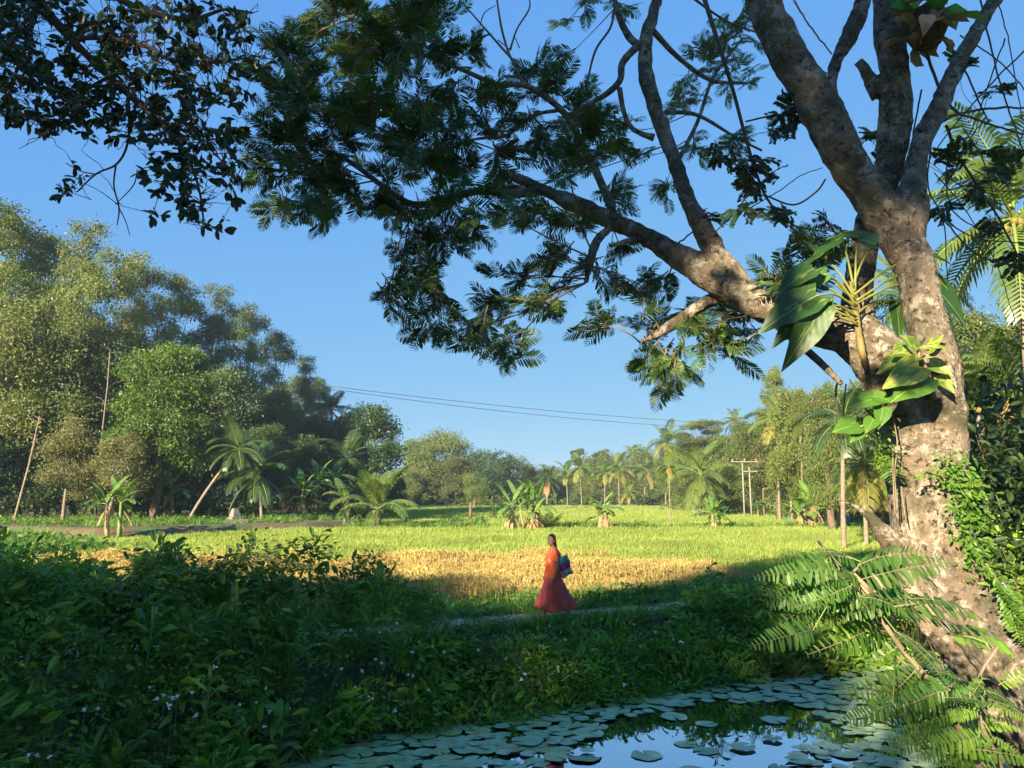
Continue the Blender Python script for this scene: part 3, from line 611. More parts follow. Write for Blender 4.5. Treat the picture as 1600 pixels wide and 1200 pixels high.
# leaning bare pale trunks
for L_, a, c, Y, r in [('leaning pale bare trunk at the far left of the forest edge', (26, 797), (62, 650), 52, .085),
                       ('pale forked dead trunk above the left olive trees', (160, 660), (172, 545), 56, .055)]:
    p0, p1 = at(a[0], a[1], Y), at(c[0], c[1], Y); z0 = gz(p0.x, Y)
    b = MB(); q = Vector((p0.x - (p1.x - p0.x) * .1, Y, z0 - .1)); b.tube([q, p0 * .7 + q * .3, (p0 + p1) / 2 + Vector((.1, 0, 0)), p1], [r * 1.2, r, r * .85, r * .5], n=8)
    root = empty('leaning_tree', (q.x, Y, z0), 0, L_, 'tree')
    TW = []
    for j in range(7):
        u = random.uniform(.5, 1); s_ = q.lerp(p1, u); d = Vector((random.uniform(-1, 1), random.uniform(-.3, .3), random.uniform(-.2, .9))) * random.uniform(.7, 1.8)
        e = MB(); TW.append((e, 'twig')); e.tube([s_, s_ + d * .5 + Vector((0, 0, .15)), s_ + d], [r * .3, r * .2, .02], n=4, cap=False)
    for bb, nm in [(b, 'trunk')] + TW:
        o = link(nm, bb.mesh(nm, (), True), root, M['bark_pale']); o.matrix_parent_inverse = Matrix.Translation(-Vector((q.x, Y, z0)))
def palm_at(label, bx, by, cx, cy, Y, L_, **kw):
    p = at(bx, by, Y); c = at(cx, cy, Y); z0 = gz(p.x, Y); return palm(label, p.x, Y, z0, max(.4, c.z - z0), L_, lean=(c.x - p.x, 0), **kw)
LP = 'palms in the shade of the left forest'
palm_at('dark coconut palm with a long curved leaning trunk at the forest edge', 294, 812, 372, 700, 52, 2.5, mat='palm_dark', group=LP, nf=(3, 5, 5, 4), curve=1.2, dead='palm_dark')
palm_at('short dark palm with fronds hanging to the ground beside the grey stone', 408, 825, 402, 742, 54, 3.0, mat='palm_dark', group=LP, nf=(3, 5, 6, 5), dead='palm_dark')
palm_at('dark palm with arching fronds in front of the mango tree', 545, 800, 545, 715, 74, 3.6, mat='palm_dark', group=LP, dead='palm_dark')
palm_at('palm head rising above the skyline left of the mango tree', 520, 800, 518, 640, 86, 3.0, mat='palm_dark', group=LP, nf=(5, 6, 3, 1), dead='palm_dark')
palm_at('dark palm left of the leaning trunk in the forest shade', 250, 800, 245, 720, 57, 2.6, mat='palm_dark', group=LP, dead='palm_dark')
p = onz(592, 832, -.1)
palm('young sunlit coconut palm at the corner of the green paddy', p.x, p.y, gz(p.x, p.y), 1.3, 3.3, nf=(7, 6, 2, 0), tr=.17, group=None, husk=True, lean=(-.1, 0), dead='palm_dead')
p = onz(538, 826, 0.1); palm('slim young palm with one dead orange frond left of the sunlit palm', p.x, p.y, gz(p.x, p.y), 2.3, 1.7, nf=(2, 3, 2, 1), tr=.07, group=None, dead='palm_dead')
# bananas
p = onz(186, 836, .3); banana('sunlit banana plant with drooping torn leaves on the earth bank', p.x, p.y, 2.3, 2, 7, 3, 1.7)
for i, (px, Y, H, L_) in enumerate([(490, 62, 3.4, 'tall dark banana plant at the forest gap'), (520, 66, 3.0, 'second dark banana plant, next to the palm in front of the mango'), (470, 60, 2.4, 'low dark banana plant beside the red earth track'), (262, 55, 2.5, 'dark banana plant in the shade behind the sunlit one')]):
    banana(L_, at(px, 775, Y).x, Y, H, 2, 6, 4, 2.0, mat='bank', group='dark banana plants of the left forest')
# shrubs of the forest edge
FS = 'shrubs along the shaded forest edge'
for i in range(44):
    px = -40 + (i % 30) * 21 + random.uniform(-6, 6) + (9 if i > 29 else 0); Y = 54 + max(0, px - 300) * .03 + random.uniform(0, 4) + (7 if i > 29 else 0); Hh = random.uniform(1.2, 2.6) * (1.9 if i > 29 else 1)
    if 425 < px < 470: Y += 12
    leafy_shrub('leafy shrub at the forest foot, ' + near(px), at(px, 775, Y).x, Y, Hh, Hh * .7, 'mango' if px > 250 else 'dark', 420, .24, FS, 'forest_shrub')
# small grave-like stone and a tarpaulin hut in the gap
p = onz(366, 824, .3); b = MB(); b.box((0, 0, .12), (1.5, .9, .26)); b.tube([(0, 0, .25), (0, 0, .6), (0, 0, .95)], [.42, .34, .2], n=4)
o = link('stone_marker', b.mesh('stone_marker', (M['old_stone'],))); o.location = (p.x, p.y, gz(p.x, p.y) - .03); o.rotation_euler = (0, 0, .5); tag(o, 'small grey stone marker on a plinth at the forest edge', 'stone')
p = at(440, 765, 74); root = empty('shelter', (p.x, 74, gz(p.x, 74)), .2, 'small shelter with pale blue tarpaulin roof deep in the forest gap', 'shelter'); b = MB()
b.add([(-2.2, -1.4, 1.9), (2.2, -1.4, 1.8), (2.2, 0, 2.6), (-2.2, 0, 2.7), (-2.2, 1.4, 2.0), (2.2, 1.4, 1.9)], [(0, 1, 2, 3), (3, 2, 5, 4)])
link('roof', b.mesh('roof', (surfmat('tarpaulin', [(.3, (.25, .32, .38)), (.7, (.42, .48, .52))], 2, .6, .1),)), root)
for sx in (-2, 2):
    for sy in (-1.3, 1.3):
        b = MB(); b.tube([(sx, sy, 0), (sx, sy, 1.95)], .06, n=6); link('post', b.mesh('post', (M['bark'],)), root)
b = MB(); b.box((0, .9, .9), (3.6, .1, 1.7)); link('wall', b.mesh('wall', (surfmat('plaster_grey', [(.3, (.25, .24, .23)), (.7, (.4, .39, .37))], 2, .9, .1),)), root)
# red earth track into the gap
V = []; F = []
for i, (px, py) in enumerate([(440, 826), (446, 812), (452, 803), (456, 797)]):
    q = onz(px, py, .3); wd_ = 1.5 + i * .25; V += [(q.x - wd_, q.y, gz(q.x - wd_, q.y) + .05), (q.x + wd_, q.y, gz(q.x + wd_, q.y) + .05)]
F = [(0, 1, 3, 2), (2, 3, 5, 4), (4, 5, 7, 6)]
M['red'] = surfmat('red_earth', [(.3, (.22, .10, .055)), (.7, (.36, .18, .10))], 1.5, .95, .5)
tag(link('track', mesh('track', V, F, mats=[M['red']])), 'red earth track leading into the forest gap', kind='structure')

# ================================================================== THE FAR SIDE OF THE PADDY
FG = 'trees on the far side of the paddy'
for L_, px, Y, top, rad, key, mt in [
    ('pale feathery tree rising highest beyond the far paddy edge', 690, 168, 668, 52, ('loose', 0), 'warm'), ('second pale feathery crown, left of the highest far one', 655, 164, 682, 36, ('loose', 1), 'warm'),
    ('dense dark green tree right of the mango across the paddy', 668, 156, 704, 42, ('dense', 0), 'mid'), ('dense tree in the middle of the far tree clump', 715, 155, 706, 38, ('dense', 1), 'mid'),
    ('dark domed tree at the right of the far tree clump', 762, 157, 693, 42, ('dense', 2), 'mango'), ('small pale tree standing in front of the far clump', 742, 138, 738, 26, ('loose', 0), 'warm'),
    ('low tree stepping down right of the far domed tree', 800, 160, 716, 30, ('loose', 1), 'mid'), ('second low tree stepping down toward the palms', 832, 166, 724, 26, ('loose', 2), 'mid'),
    ('low hazy tree behind the leftmost far palm', 868, 175, 738, 26, ('dense', 0), 'mid'), ('tree behind the pair of far palms', 925, 172, 724, 30, ('dense', 1), 'mid'),
    ('spreading tree behind the tallest far palms', 965, 172, 712, 34, ('dense', 2), 'mid'), ('broad tree behind the far palms near the bright shrub wall', 1012, 168, 706, 38, ('loose', 0), 'mid'),
    ('dense tree joining far palms and right-hand wood', 1045, 158, 722, 32, ('dense', 0), 'mid'), ('tiny flat-topped tree standing above the far palm', 903, 178, 700, 11, ('flat', 0), 'mid'),
    ('tiny flat-topped tree right of the other flat-topped one', 941, 178, 706, 14, ('flat', 1), 'mid'), ('far tree beside the yellow-walled hut', 640, 150, 728, 26, ('loose', 1), 'mid')]:
    tree(L_, px, Y, top - (6 if px > 840 else 0), rad * (1.35 if px > 780 and key[0] != 'flat' else 1.1), key, M[mt], tr=.3, bare=.02 if key[0] != 'flat' else .4, group=FG, name='far_tree')
for i in range(34):
    px = 560 + i * 17 + random.uniform(-5, 5); tree('low hazy tree of the rear belt, ' + near(px), px, 190 + random.uniform(0, 14), 735 + random.uniform(-6, 12), 26, ('dense', i % 3), M['mid'], tr=.3, bare=.02, group='hazy rear belt of trees', name='far_tree')
for i in range(30):
    px = 632 + i * 15 + random.uniform(-4, 4); Y = 152 + random.uniform(0, 3); leafy_shrub('low bush lining the far paddy edge, ' + near(px), at(px, 775, Y).x, Y, random.uniform(1.6, 3.4), random.uniform(1.3, 2.2), random.choice(['mid', 'warm', 'mango']), 200, .5, 'bushes lining the far paddy edge', 'bush', z0=-.2)
PG = 'coconut palms on the far side of the paddy'
for L_, cx, cy, Y, LL, kw in [
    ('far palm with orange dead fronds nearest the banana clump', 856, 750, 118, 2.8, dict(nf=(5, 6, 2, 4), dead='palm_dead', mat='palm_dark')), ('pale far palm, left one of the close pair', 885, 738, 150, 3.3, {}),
    ('tall far palm under the tiny flat-topped tree', 906, 730, 146, 3.6, {}), ('slim far palm between the two close groups', 945, 738, 146, 3.0, {}),
    ('far palm with broad hanging golden fronds', 966, 733, 140, 3.6, dict(nf=(4, 5, 4, 5))), ('short yellow far palm in front of the dark hedge', 981, 770, 136, 2.6, dict(nf=(2, 4, 3, 4))),
    ('far palm nearest the dark square hedge', 1010, 734, 142, 3.6, {}), ('distant palm head above the broad far tree', 990, 708, 176, 3.2, {}), ('tiny distant palm behind the low trees', 797, 722, 185, 2.4, {}),
    ('palm leaning out at the left shoulder of the right-hand wood', 1042, 690, 122, 4.0, {}), ('big palm with long drooping fronds before the right-hand wood', 1094, 742, 84, 4.4, dict(nf=(5, 6, 5, 4), dead='palm')),
    ('single palm head high above the right-hand wood', 1148, 658, 138, 2.9, {}), ('palm with broad dead yellow fronds high in the right-hand wood', 1214, 655, 66, 3.0, dict(nf=(3, 2, 2, 5), dead='palm_yellow')),
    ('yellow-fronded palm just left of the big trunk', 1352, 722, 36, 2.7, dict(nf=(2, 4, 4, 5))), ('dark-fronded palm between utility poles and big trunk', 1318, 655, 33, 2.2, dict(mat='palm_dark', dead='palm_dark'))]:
    palm_at(L_, cx + random.uniform(-4, 4), 790, cx, cy, Y, LL, group=PG, **kw)
# slim areca palm in the field
p = onz(1048, 829, 0); palm('slim areca palm with tiny head alone in the paddy', p.x, p.y, gz(p.x, p.y), 4.2, 1.3, nf=(3, 5, 2, 1), tr=.045, group=None, name='areca_palm', mat='palm')

# ================================================================== THE RIGHT-HAND WOOD
RG = 'trees of the right-hand wood'
for L_, px, Y, top, rad, key, mt in [
    ('flat umbrella-crowned tree on the skyline of the right-hand wood', 1098, 122, 652, 42, ('flat', 0), 'mid'), ('dense tree at the left end of the right-hand wood', 1062, 118, 702, 36, ('dense', 0), 'warm'),
    ('dense tree under the flat umbrella crown', 1105, 112, 694, 44, ('dense', 1), 'mid'), ('rounded tree beside the H-shaped utility pole', 1150, 104, 670, 46, ('dense', 2), 'mid'),
    ('sunlit bushy tree behind the H-shaped utility pole', 1135, 92, 722, 40, ('dense', 0), 'warm'), ('broad tree right of the H-shaped utility pole', 1192, 86, 650, 50, ('loose', 1), 'mid'),
    ('airy pale green tree rising above the right-hand wood', 1216, 72, 574, 40, ('airy', 0), 'warm'), ('broad leafy tree left of the plain utility pole', 1262, 62, 600, 62, ('dense', 1), 'warm'),
    ('dark leafy tree behind the plain utility pole', 1312, 56, 620, 58, ('dense', 2), 'mid'), ('leafy tree touching the underside of the big branch', 1296, 48, 578, 46, ('loose', 0), 'mid'),
    ('low tree behind the row of fence sticks', 1235, 68, 720, 45, ('dense', 1), 'warm'), ('leafy tree hidden behind the big trunk', 1380, 44, 560, 70, ('dense', 0), 'mid'),
    ('tall tree filling the right picture edge behind the palms', 1560, 42, 470, 95, ('loose', 1), 'mid'), ('dark tall tree right of the big trunk', 1505, 36, 520, 60, ('dense', 2), 'dark'),
    ('dark dense tree low at the right picture edge', 1600, 26, 640, 85, ('dense', 0), 'dark'), ('dark bushy tree low behind the big trunk', 1515, 22, 690, 70, ('dense', 1), 'dark'),
    ('leafy tree beyond the right picture edge', 1700, 34, 400, 120, ('loose', 2), 'mid'), ('second leafy tree beyond the right picture edge', 1760, 24, 560, 120, ('dense', 1), 'dark')]:
    tree(L_, px, Y, top, rad, key, M[mt], tr=.25, bare=.12 if key[0] in ('dense', 'loose') else .4, group=RG, name='wood_tree')
for i in range(14):
    px = 1060 + i * 26; Y = 134 - i * 5; tree('second-row tree of the right-hand wood, ' + near(px), px, Y, 690 - i * 8 + random.uniform(-8, 8), 44, ('dense', i % 3), M['mid'], tr=.25, bare=.02, group='second row of the right-hand wood', name='wood_tree')
for i in range(26):
    px = 1048 + i * 12.5; Y = 110 - i * 2.0 + random.uniform(-2, 2); h = random.uniform(1.2, 2.6); leafy_shrub('bush at the edge of the wood, ' + near(px), at(px, 775, Y).x, Y, h, h * .75, random.choice(['mid', 'warm', 'weed']), 260, .26, 'bushes at the foot of the right-hand wood', 'bush')
for i, (px, Y, y1, ln) in enumerate([(1246, 60, 640, 9), (1262, 61, 655, 12), (1238, 66, 660, -3), (1180, 88, 700, 3)]):
    palm_ = at(px, 775, Y); tree(['slender pale-trunked tree left of the banana clump by the road', 'second slender pale-trunked tree, leaning right', 'thin pale trunk just left of the two slender ones', 'thin pale-trunked tree behind the H-shaped pole'][i], px + ln, Y, y1 - 40, 16, ('loose', i % 3), M['warm'], tr=.11, bare=.6, bark='bark_pale', name='slender_tree', group='slender pale trees by the road')
# palms right of the big trunk
palm('sunlit palm with fanned fronds right of the big trunk', at(1542, 775, 24).x, 24, gz(11, 24), at(1542, 612, 24).z - .1, 2.5, nf=(6, 5, 4, 3), group='palms right of the big trunk', dead='palm', tr=.14)
palm('tall palm whose long fronds enter at the right picture edge', at(1625, 775, 20).x, 20, .1, at(1610, 345, 20).z, 3.4, nf=(4, 6, 6, 4), group='palms right of the big trunk', dead='palm')
palm('palm showing between the forked stems of the big trunk', at(1440, 775, 25).x, 25, gz(13, 25), at(1440, 455, 25).z, 2.4, nf=(4, 6, 5, 3), group='palms right of the big trunk', dead='palm')
palm('low palm at the right edge beside the dead orange frond', at(1610, 775, 22).x, 22, .1, at(1610, 610, 22).z, 2.4, nf=(3, 5, 5, 4), group='palms right of the big trunk', dead='palm_dead')

# ================================================================== ON THE BUND AND IN THE FIELD
BG = 'banana clumps on the paddy bund'
for L_, px, py, H, st, nl, dr, l in [('large banana clump with withered hanging leaves left of the areca palm', 818, 833, 2.3, 5, 5, 10, 1.8), ('withered banana clump behind the woman', 942, 831, 1.9, 4, 4, 10, 1.6),
                                     ('small green banana clump right of the slim areca palm', 1115, 831, 1.5, 4, 6, 3, 1.4), ('banana clump near the road with one tall dry leaf', 1265, 828, 2.5, 6, 6, 9, 1.9)]:
    p = onz(px, py, 0); banana(L_, p.x, p.y, H, st, nl, dr, l, group=BG, spread=.7)
p = onz(857, 832, 0); palm('trunkless palm seedling right of the large banana clump', p.x, p.y, gz(p.x, p.y), .3, 1.7, nf=(4, 4, 2, 0), tr=.1, group=None, name='palm_seedling')
p = onz(782, 822, -.2); leafy_shrub('round dark green bush left of the large banana clump', p.x, p.y, 1.9, 1.05, 'mango', 900, .14)
p = onz(735, 825, -.2); b = MB(); b.tube([(0, 0, -.2), (0, 0, 2.0)], .12, n=8); o = link('fence_post', b.mesh('fence_post', (M['bark'],), True)); o.location = (p.x, p.y, p.z); tag(o, 'dark lone post standing in the shaded paddy', 'post')
for i, px in enumerate([655, 700, 715, 740, 750, 690, 560, 545]):
    p = onz(px, 830, -.05); leafy_shrub(['small weedy plant on the bund right of the young palm', 'broad-leaved plant on the bund', 'spiky weed on the bund left of the shaded post', 'bright weed clump on the bund before the post', 'bright weed clump on the bund right of the post', 'low creeping weed on the bund', 'pale weed at the foot of the young palm', 'pale weed left of the young palm'][i], p.x, p.y, [.5, .7, 1.0, .8, .9, .4, 1.0, .8][i], .5, 'weed', 260, .13, 'weeds on the bund', 'weed_plant')
# culvert
p = onz(1172, 830, -.1); b = MB(); b.box((-.8, 0, .12), (.35, .7, .5)); b.box((.8, 0, .12), (.35, .7, .5)); b.box((0, 0, .46), (2.3, .8, .18))
o = link('culvert', b.mesh('culvert', (surfmat('old_brick', [(.3, (.22, .14, .09)), (.7, (.36, .26, .18))], 6, .9, .4),))); o.location = (p.x, p.y - .6, gz(p.x, p.y) - .05); tag(o, 'small brown masonry culvert in the paddy bund', 'culvert')
# utility poles, wires
def pole(label, px, py, Y, top, r, mat='pole_white', name='utility_pole', arm=None):
    p = at(px, py, Y); z0 = gz(p.x, Y); H = at(px, top, Y).z - z0; root = empty(name, (p.x, Y, z0), 0, label, 'utility pole'); b = MB(); b.tube([(0, 0, -.2), (0, 0, H * .5), (0, 0, H)], [r, r * .9, r * .75], n=10)
    link('post', b.mesh('post', (M[mat],), True), root); return root, H, p
pole('plain pale concrete pole standing beside the road near the big trunk', 1313, 828, 50, 714, .15)
pr, Hh, pp = pole('pair of pale poles joined by a crossarm at the wood edge', 1163, 799, 82, 720, .09)
b = MB(); b.tube([(.75, 0, -.2), (.7, 0, Hh * .9)], [.09, .07], n=10); link('post', b.mesh('post', (M['pole_white'],), True), pr)
for z_, x0, x1 in ((Hh, -1.3, 1.6), (Hh * .84, -.1, 1.5)):
    b = MB(); b.box(((x0 + x1) / 2, -.18, z_ - .1), (x1 - x0, .09, .09)); link('crossarm', b.mesh('crossarm', (M['pole_white'],)), pr)
for sx in (-1.1, .2, 1.4):
    b = MB(); b.tube([(sx, -.18, Hh - .03), (sx, -.18, Hh + .05), (sx, -.18, Hh + .22)], [.05, .09, .04], n=8); link('insulator', b.mesh('insulator', (M['dead_wood'],), True), pr)
for j, (dy, lab) in enumerate([(0, 'upper'), (1, 'lower')]):
    a = at(520, 604 + dy * 4, 78); q = at(1180, 664 + dy * 6, 118); P = []
    for i in range(41):
        u = i / 40; v = a.lerp(q, u); v.z -= 4 * (.55 + .3 * dy) * u * (1 - u); P.append(v)
    b = MB(); b.tube(P, .028, n=5); tag(link('power_cable', b.mesh('power_cable', (M['wire'],), True)), lab + ' of the two thin cables crossing the sky over the paddy', 'cable', 'cables over the paddy')
# fence sticks by the road
for i in range(22):
    px = 1268 + i * 3.4; Y = 62 + i * .25; p = at(px, 790, Y); z0 = gz(p.x, Y); h = random.uniform(1.0, 1.7); b = MB(); b.tube([(0, 0, -.1), (random.uniform(-.06, .06), 0, h)], [.06, .045], n=6)
    o = link('fence_stick', b.mesh('fence_stick', (M['bark_pale'],), True)); o.location = (p.x, Y, z0); tag(o, 'pale stick of the rough fence behind the banana clump by the road', 'stick', 'rough stick fence by the road')
# yellow hut at the far left of the paddy
p = at(652, 790, 153); root = empty('hut', (p.x, 153, -.2), 0, 'small hut with yellow wall half hidden at the far paddy edge', 'hut'); b = MB(); b.box((0, 1.2, 1.4), (4.2, 2.4, 2.8)); link('wall', b.mesh('wall', (surfmat('yellow_plaster', [(.3, (.22, .18, .06)), (.7, (.30, .25, .09))], 1, .9, .1),)), root)
b = MB(); b.add([(-3.3, -.6, 2.7), (3.3, -.6, 2.7), (3.3, 1.2, 3.9), (-3.3, 1.2, 3.9), (3.3, 3.0, 2.7), (-3.3, 3.0, 2.7)], [(0, 1, 2, 3), (3, 2, 4, 5)]); link('roof', b.mesh('roof', (surfmat('rusty_sheet', [(.3, (.10, .07, .05)), (.7, (.15, .11, .09))], 2, .8, .1),)), root)
b = MB(); b.box((-1.0, -.03, 1.0), (.9, .06, 2.0)); link('door', b.mesh('door', (M['bark'],)), root)

for px, Y, w in ((640, 149.5, 1.3), (664, 149, 1.5), (676, 150, 1.7)): leafy_shrub('bush half hiding the hut, ' + near(px), at(px, 775, Y).x, Y, 2.6, w, 'mid', 240, .5, None, 'bush', z0=-.2)
# ================================================================== RICE
def rice_tuft(seed, n, h, spread, gold):
    rg = np.random.default_rng(seed); b = MB()
    for i in range(n):
        x, y = rg.normal(0, spread, 2); a = rg.uniform(0, 6.28); hh = h * rg.uniform(.65, 1.15); ln = rg.uniform(.05, .35) * hh; w = rg.uniform(.006, .011) * (1.3 if gold else 1.5)
        dx, dy = math.cos(a), math.sin(a); wx, wy = -dy * w, dx * w
        p0 = (x, y, 0); p1 = (x + dx * ln * .25, y + dy * ln * .25, hh * .6); p2 = (x + dx * ln * .7, y + dy * ln * .7, hh * .92); p3 = (x + dx * ln * 1.25, y + dy * ln * 1.25, hh * (.84 if gold else 1.05))
        V = [(p0[0] - wx, p0[1] - wy, 0), (p0[0] + wx, p0[1] + wy, 0), (p1[0] + wx, p1[1] + wy, p1[2]), (p1[0] - wx, p1[1] - wy, p1[2]), (p2[0] + wx * .8, p2[1] + wy * .8, p2[2]), (p2[0] - wx * .8, p2[1] - wy * .8, p2[2]), p3]
        b.add(V, [(0, 1, 2, 3), (3, 2, 4, 5)], [(5, 4, 6)])
        if gold and rg.random() < .6:      # a drooping ear of grain
            k = 2.1; q = [Vector(p2), Vector(p2) + Vector((dx * .05, dy * .05, .015)), Vector(p2) + Vector((dx * .10, dy * .10, -.03)), Vector(p2) + Vector((dx * .12, dy * .12, -.10))]
            b.tube(q, [.003, .008 * k / 2, .009 * k / 2, .003], n=3, cap=False)
    return b
gold_p = [rice_tuft(i, 34, .62, .13, True).mesh('rice_tuft', (M['rice_gold'],)) for i in range(4)]
green_p = [rice_tuft(10 + i, 34, .5, .16, False).mesh('rice_tuft', (M['rice_green'],)) for i in range(4)]
green_f = [rice_tuft(20 + i, 40, .42, .30, False).mesh('rice_tuft', (M['rice_green'],)) for i in range(3)]
def field_ok(X, Y):
    fy = 17.9 + .48 * np.maximum(X, -14)
    return (Y > fy) & ~inside(X, Y, FOREST) & ~inside(X, Y, RIGHT) & (np.abs(Y - (52.5 + .01 * X)) > 2.0 + .5 * np.sin(X * .9)) & (Y < 151)
def gold_edge(X):
    return 27.2 - .75 * np.maximum(X - 1.5, 0) + 1.0 * np.sin(X * .45 + 1) + .6 * np.sin(X * 1.3)
def rnd_rot(k, tilt=.12): return np.stack([RNG.normal(0, tilt, k), RNG.normal(0, tilt, k), RNG.uniform(0, 6.28, k)], 1)
def view_pts(n, y0, y1, margin=1.5):
    """points on the ground, uniform in area, within the wedge the place can be seen from"""
    Y = np.sqrt(RNG.uniform(y0 * y0, y1 * y1, n)); X = RNG.uniform(-1, 1, n) * (Y * .72 + margin); return X, Y
X, Y = view_pts(26000, 14, 31); ok = field_ok(X, Y) & (Y < gold_edge(X) + RNG.normal(0, 1.1, len(X)) + .8 * np.sin(X * 2.3)); X, Y = X[ok], Y[ok]
hgt = .85 + .3 * np.sin(X * .6) * np.sin(Y * .9) + RNG.normal(0, .1, len(X))
scatter('ripe_rice', gold_p, np.stack([X, Y, zfun(X, Y)], 1), rnd_rot(len(X)), np.clip(hgt, .55, 1.3), 'ripe golden rice standing in the near strip of the paddy')
X, Y = view_pts(60000, 17, 62); ok = field_ok(X, Y) & (Y > gold_edge(X) + RNG.normal(0, 1.1, len(X)) + .8 * np.sin(X * 2.3)) & (RNG.random(len(X)) < np.clip(40 / Y, 0, 1)); X, Y = X[ok], Y[ok]
scatter('green_rice', green_p, np.stack([X, Y, zfun(X, Y)], 1), rnd_rot(len(X)), RNG.uniform(.7, 1.1, len(X)) * np.clip(Y / 40, 1, 1.5), 'young bright green rice of the middle paddy')
X, Y = view_pts(52000, 55, 151); ok = field_ok(X, Y) & (np.abs(X) < 48) & (RNG.random(len(X)) < np.clip(75 / Y, 0, 1)); X, Y = X[ok], Y[ok]
scatter('distant_rice', green_f, np.stack([X, Y, zfun(X, Y)], 1), rnd_rot(len(X)), RNG.uniform(.75, 1.1, len(X)) * np.clip(Y / 65, 1, 1.9), 'bright green rice of the far paddy')
# a second ground skin under the rice so the floor between stalks reads as paddy
# ================================================================== WEEDS, GRASS
def grass_tuft(seed, n, h, spread, w=.006):
    rg = np.random.default_rng(seed); b = MB()
    for i in range(n):
        x, y = rg.normal(0, spread, 2); a = rg.uniform(0, 6.28); hh = h * rg.uniform(.4, 1.1); ln = rg.uniform(.2, .8) * hh; dx, dy = math.cos(a), math.sin(a); wx, wy = -dy * w, dx * w
        b.add([(x - wx, y - wy, 0), (x + wx, y + wy, 0), (x + dx * ln * .35 + wx, y + dy * ln * .35 + wy, hh * .65), (x + dx * ln * .35 - wx, y + dy * ln * .35 - wy, hh * .65), (x + dx * ln, y + dy * ln, hh * .95)], [(0, 1, 2, 3)], [(3, 2, 4)])
    return b
def leaf_clump(seed, n, spread, ls, leaf, zr=(0, .25), out=.5):
    rg = np.random.default_rng(seed); b = MB(); P = rg.normal(0, spread, (n, 3)); P[:, 2] = rg.uniform(zr[0], zr[1], n); D = rdirs(n, -.5, .9, rg); D[:, :2] += P[:, :2] / spread * out
    b.stamp(leaf, P, rotmats(D, rg.normal(0, .5, n)), ls * rg.uniform(.6, 1.25, n)); return b
gt = [grass_tuft(i, 26, .3, .08).mesh('grass_tuft', (M['weed'],)) for i in range(3)]; wt = [leaf_clump(i, 30, .14, .10, OVAL, (0, .22)).mesh('weed_clump', (M['weed'],)) for i in range(3)]
# bund, forest floor, road edge
X, Y = view_pts(70000, 36, 115, 6)
bund = (np.abs(Y - (52.5 + .01 * X)) < 1.7) & (X > -12) & (X < 25)
frs = inside(X, Y, FOREST) & (seg_dist(X, Y, FOREST, True) < 16) & (seg_dist(X, Y, FOREST, True) > 1.5) & (RNG.random(len(X)) < .35); rgt = inside(X, Y, RIGHT) & (seg_dist(X, Y, RIGHT, True) < 12) & (RNG.random(len(X)) < .6) & (seg_dist(X, Y, PATH) > 1.1)
ok = bund | frs | rgt; X, Y = X[ok], Y[ok]
scatter('field_edge_grass', gt + wt, np.stack([X, Y, zfun(X, Y)], 1), rnd_rot(len(X)), RNG.uniform(.8, 2.0, len(X)), 'grass and weeds on the bund, forest edge and roadside')
X = RNG.uniform(-34, -12, 9000); Y = RNG.uniform(20, 38, 9000); pxx = 800 + FPX * X / Y; ok = (pxx > -80) & (pxx < 150 + 20 * np.sin(Y)) & (Y > 26); X, Y = X[ok], Y[ok]
scatter('corner_weeds', gt + wt, np.stack([X, Y, zfun(X, Y)], 1), rnd_rot(len(X)), RNG.uniform(1.5, 3.2, len(X)) * (1 + .3 * np.sin(X * 1.3)), 'tall sunlit weeds at the left corner of the paddy')
# between path and rice, and the right bank
X = RNG.uniform(-9, 17, 14000); Y = RNG.uniform(8, 30, 14000); dp = seg_dist(X, Y, PATH); fy = 17.9 + .48 * np.maximum(X, -14); py_ = np.interp(X, [a for a, b in PATH], [b for a, b in PATH])
ok = (dp > .85) & (Y > py_) & (Y < fy + .6) & (RNG.random(len(X)) < .9); X, Y = X[ok], Y[ok]
scatter('path_edge_weeds', gt + wt, np.stack([X, Y, zfun(X, Y)], 1), rnd_rot(len(X)), RNG.uniform(.6, 1.5, len(X)), 'low weeds growing between footpath and rice')

# ================================================================== THE POND BANK
def bank_H(x, y):
    px = 800 + FPX * x / np.maximum(y, 1)
    return np.interp(px, [-200, 0, 60, 150, 200, 260, 345, 390, 430, 470, 540, 600, 640, 690, 735, 800, 900, 1020, 1060, 1100, 1150, 1230, 1300, 1400],
                     [1.45, 1.45, 1.5, 1.3, 1.2, 1.22, 1.25, 1.5, 1.66, 1.45, 1.35, 1.36, 1.2, .6, .10, .06, .06, .12, .75, .95, .75, .8, .65, .6])
def bank_top(x, y):
    x = np.asarray(x, float); y = np.asarray(y, float); dw = seg_dist(x, y, FAR_EDGE); dp = seg_dist(x, y, PATH) - .75; px = 800 + FPX * x / np.maximum(y, 1)
    f1 = np.clip((dw + .1) / 1.3, 0, 1) ** .75; f2 = np.clip((dw - .7) / 1.1, 0, 1); w = np.clip((px - 640) / 120, 0, 1)
    f = (f1 * (1 - w) + f2 * w) * np.clip((dp + .25) / .5, .25, 1); lump = 1 + .16 * np.sin(x * 2.1 + 1.3) * np.sin(y * 1.7) + .12 * np.sin(x * 5.3 + y * 3.1) + .09 * np.sin(x * 11.3 - y * 7.1)
    lo = np.where(w > .5, .26 * np.clip(1.5 - dw, .12, 1), .30) * np.clip(dw / .4, .3, 1)
    return np.maximum(bank_H(x, y) * f * lump, lo)
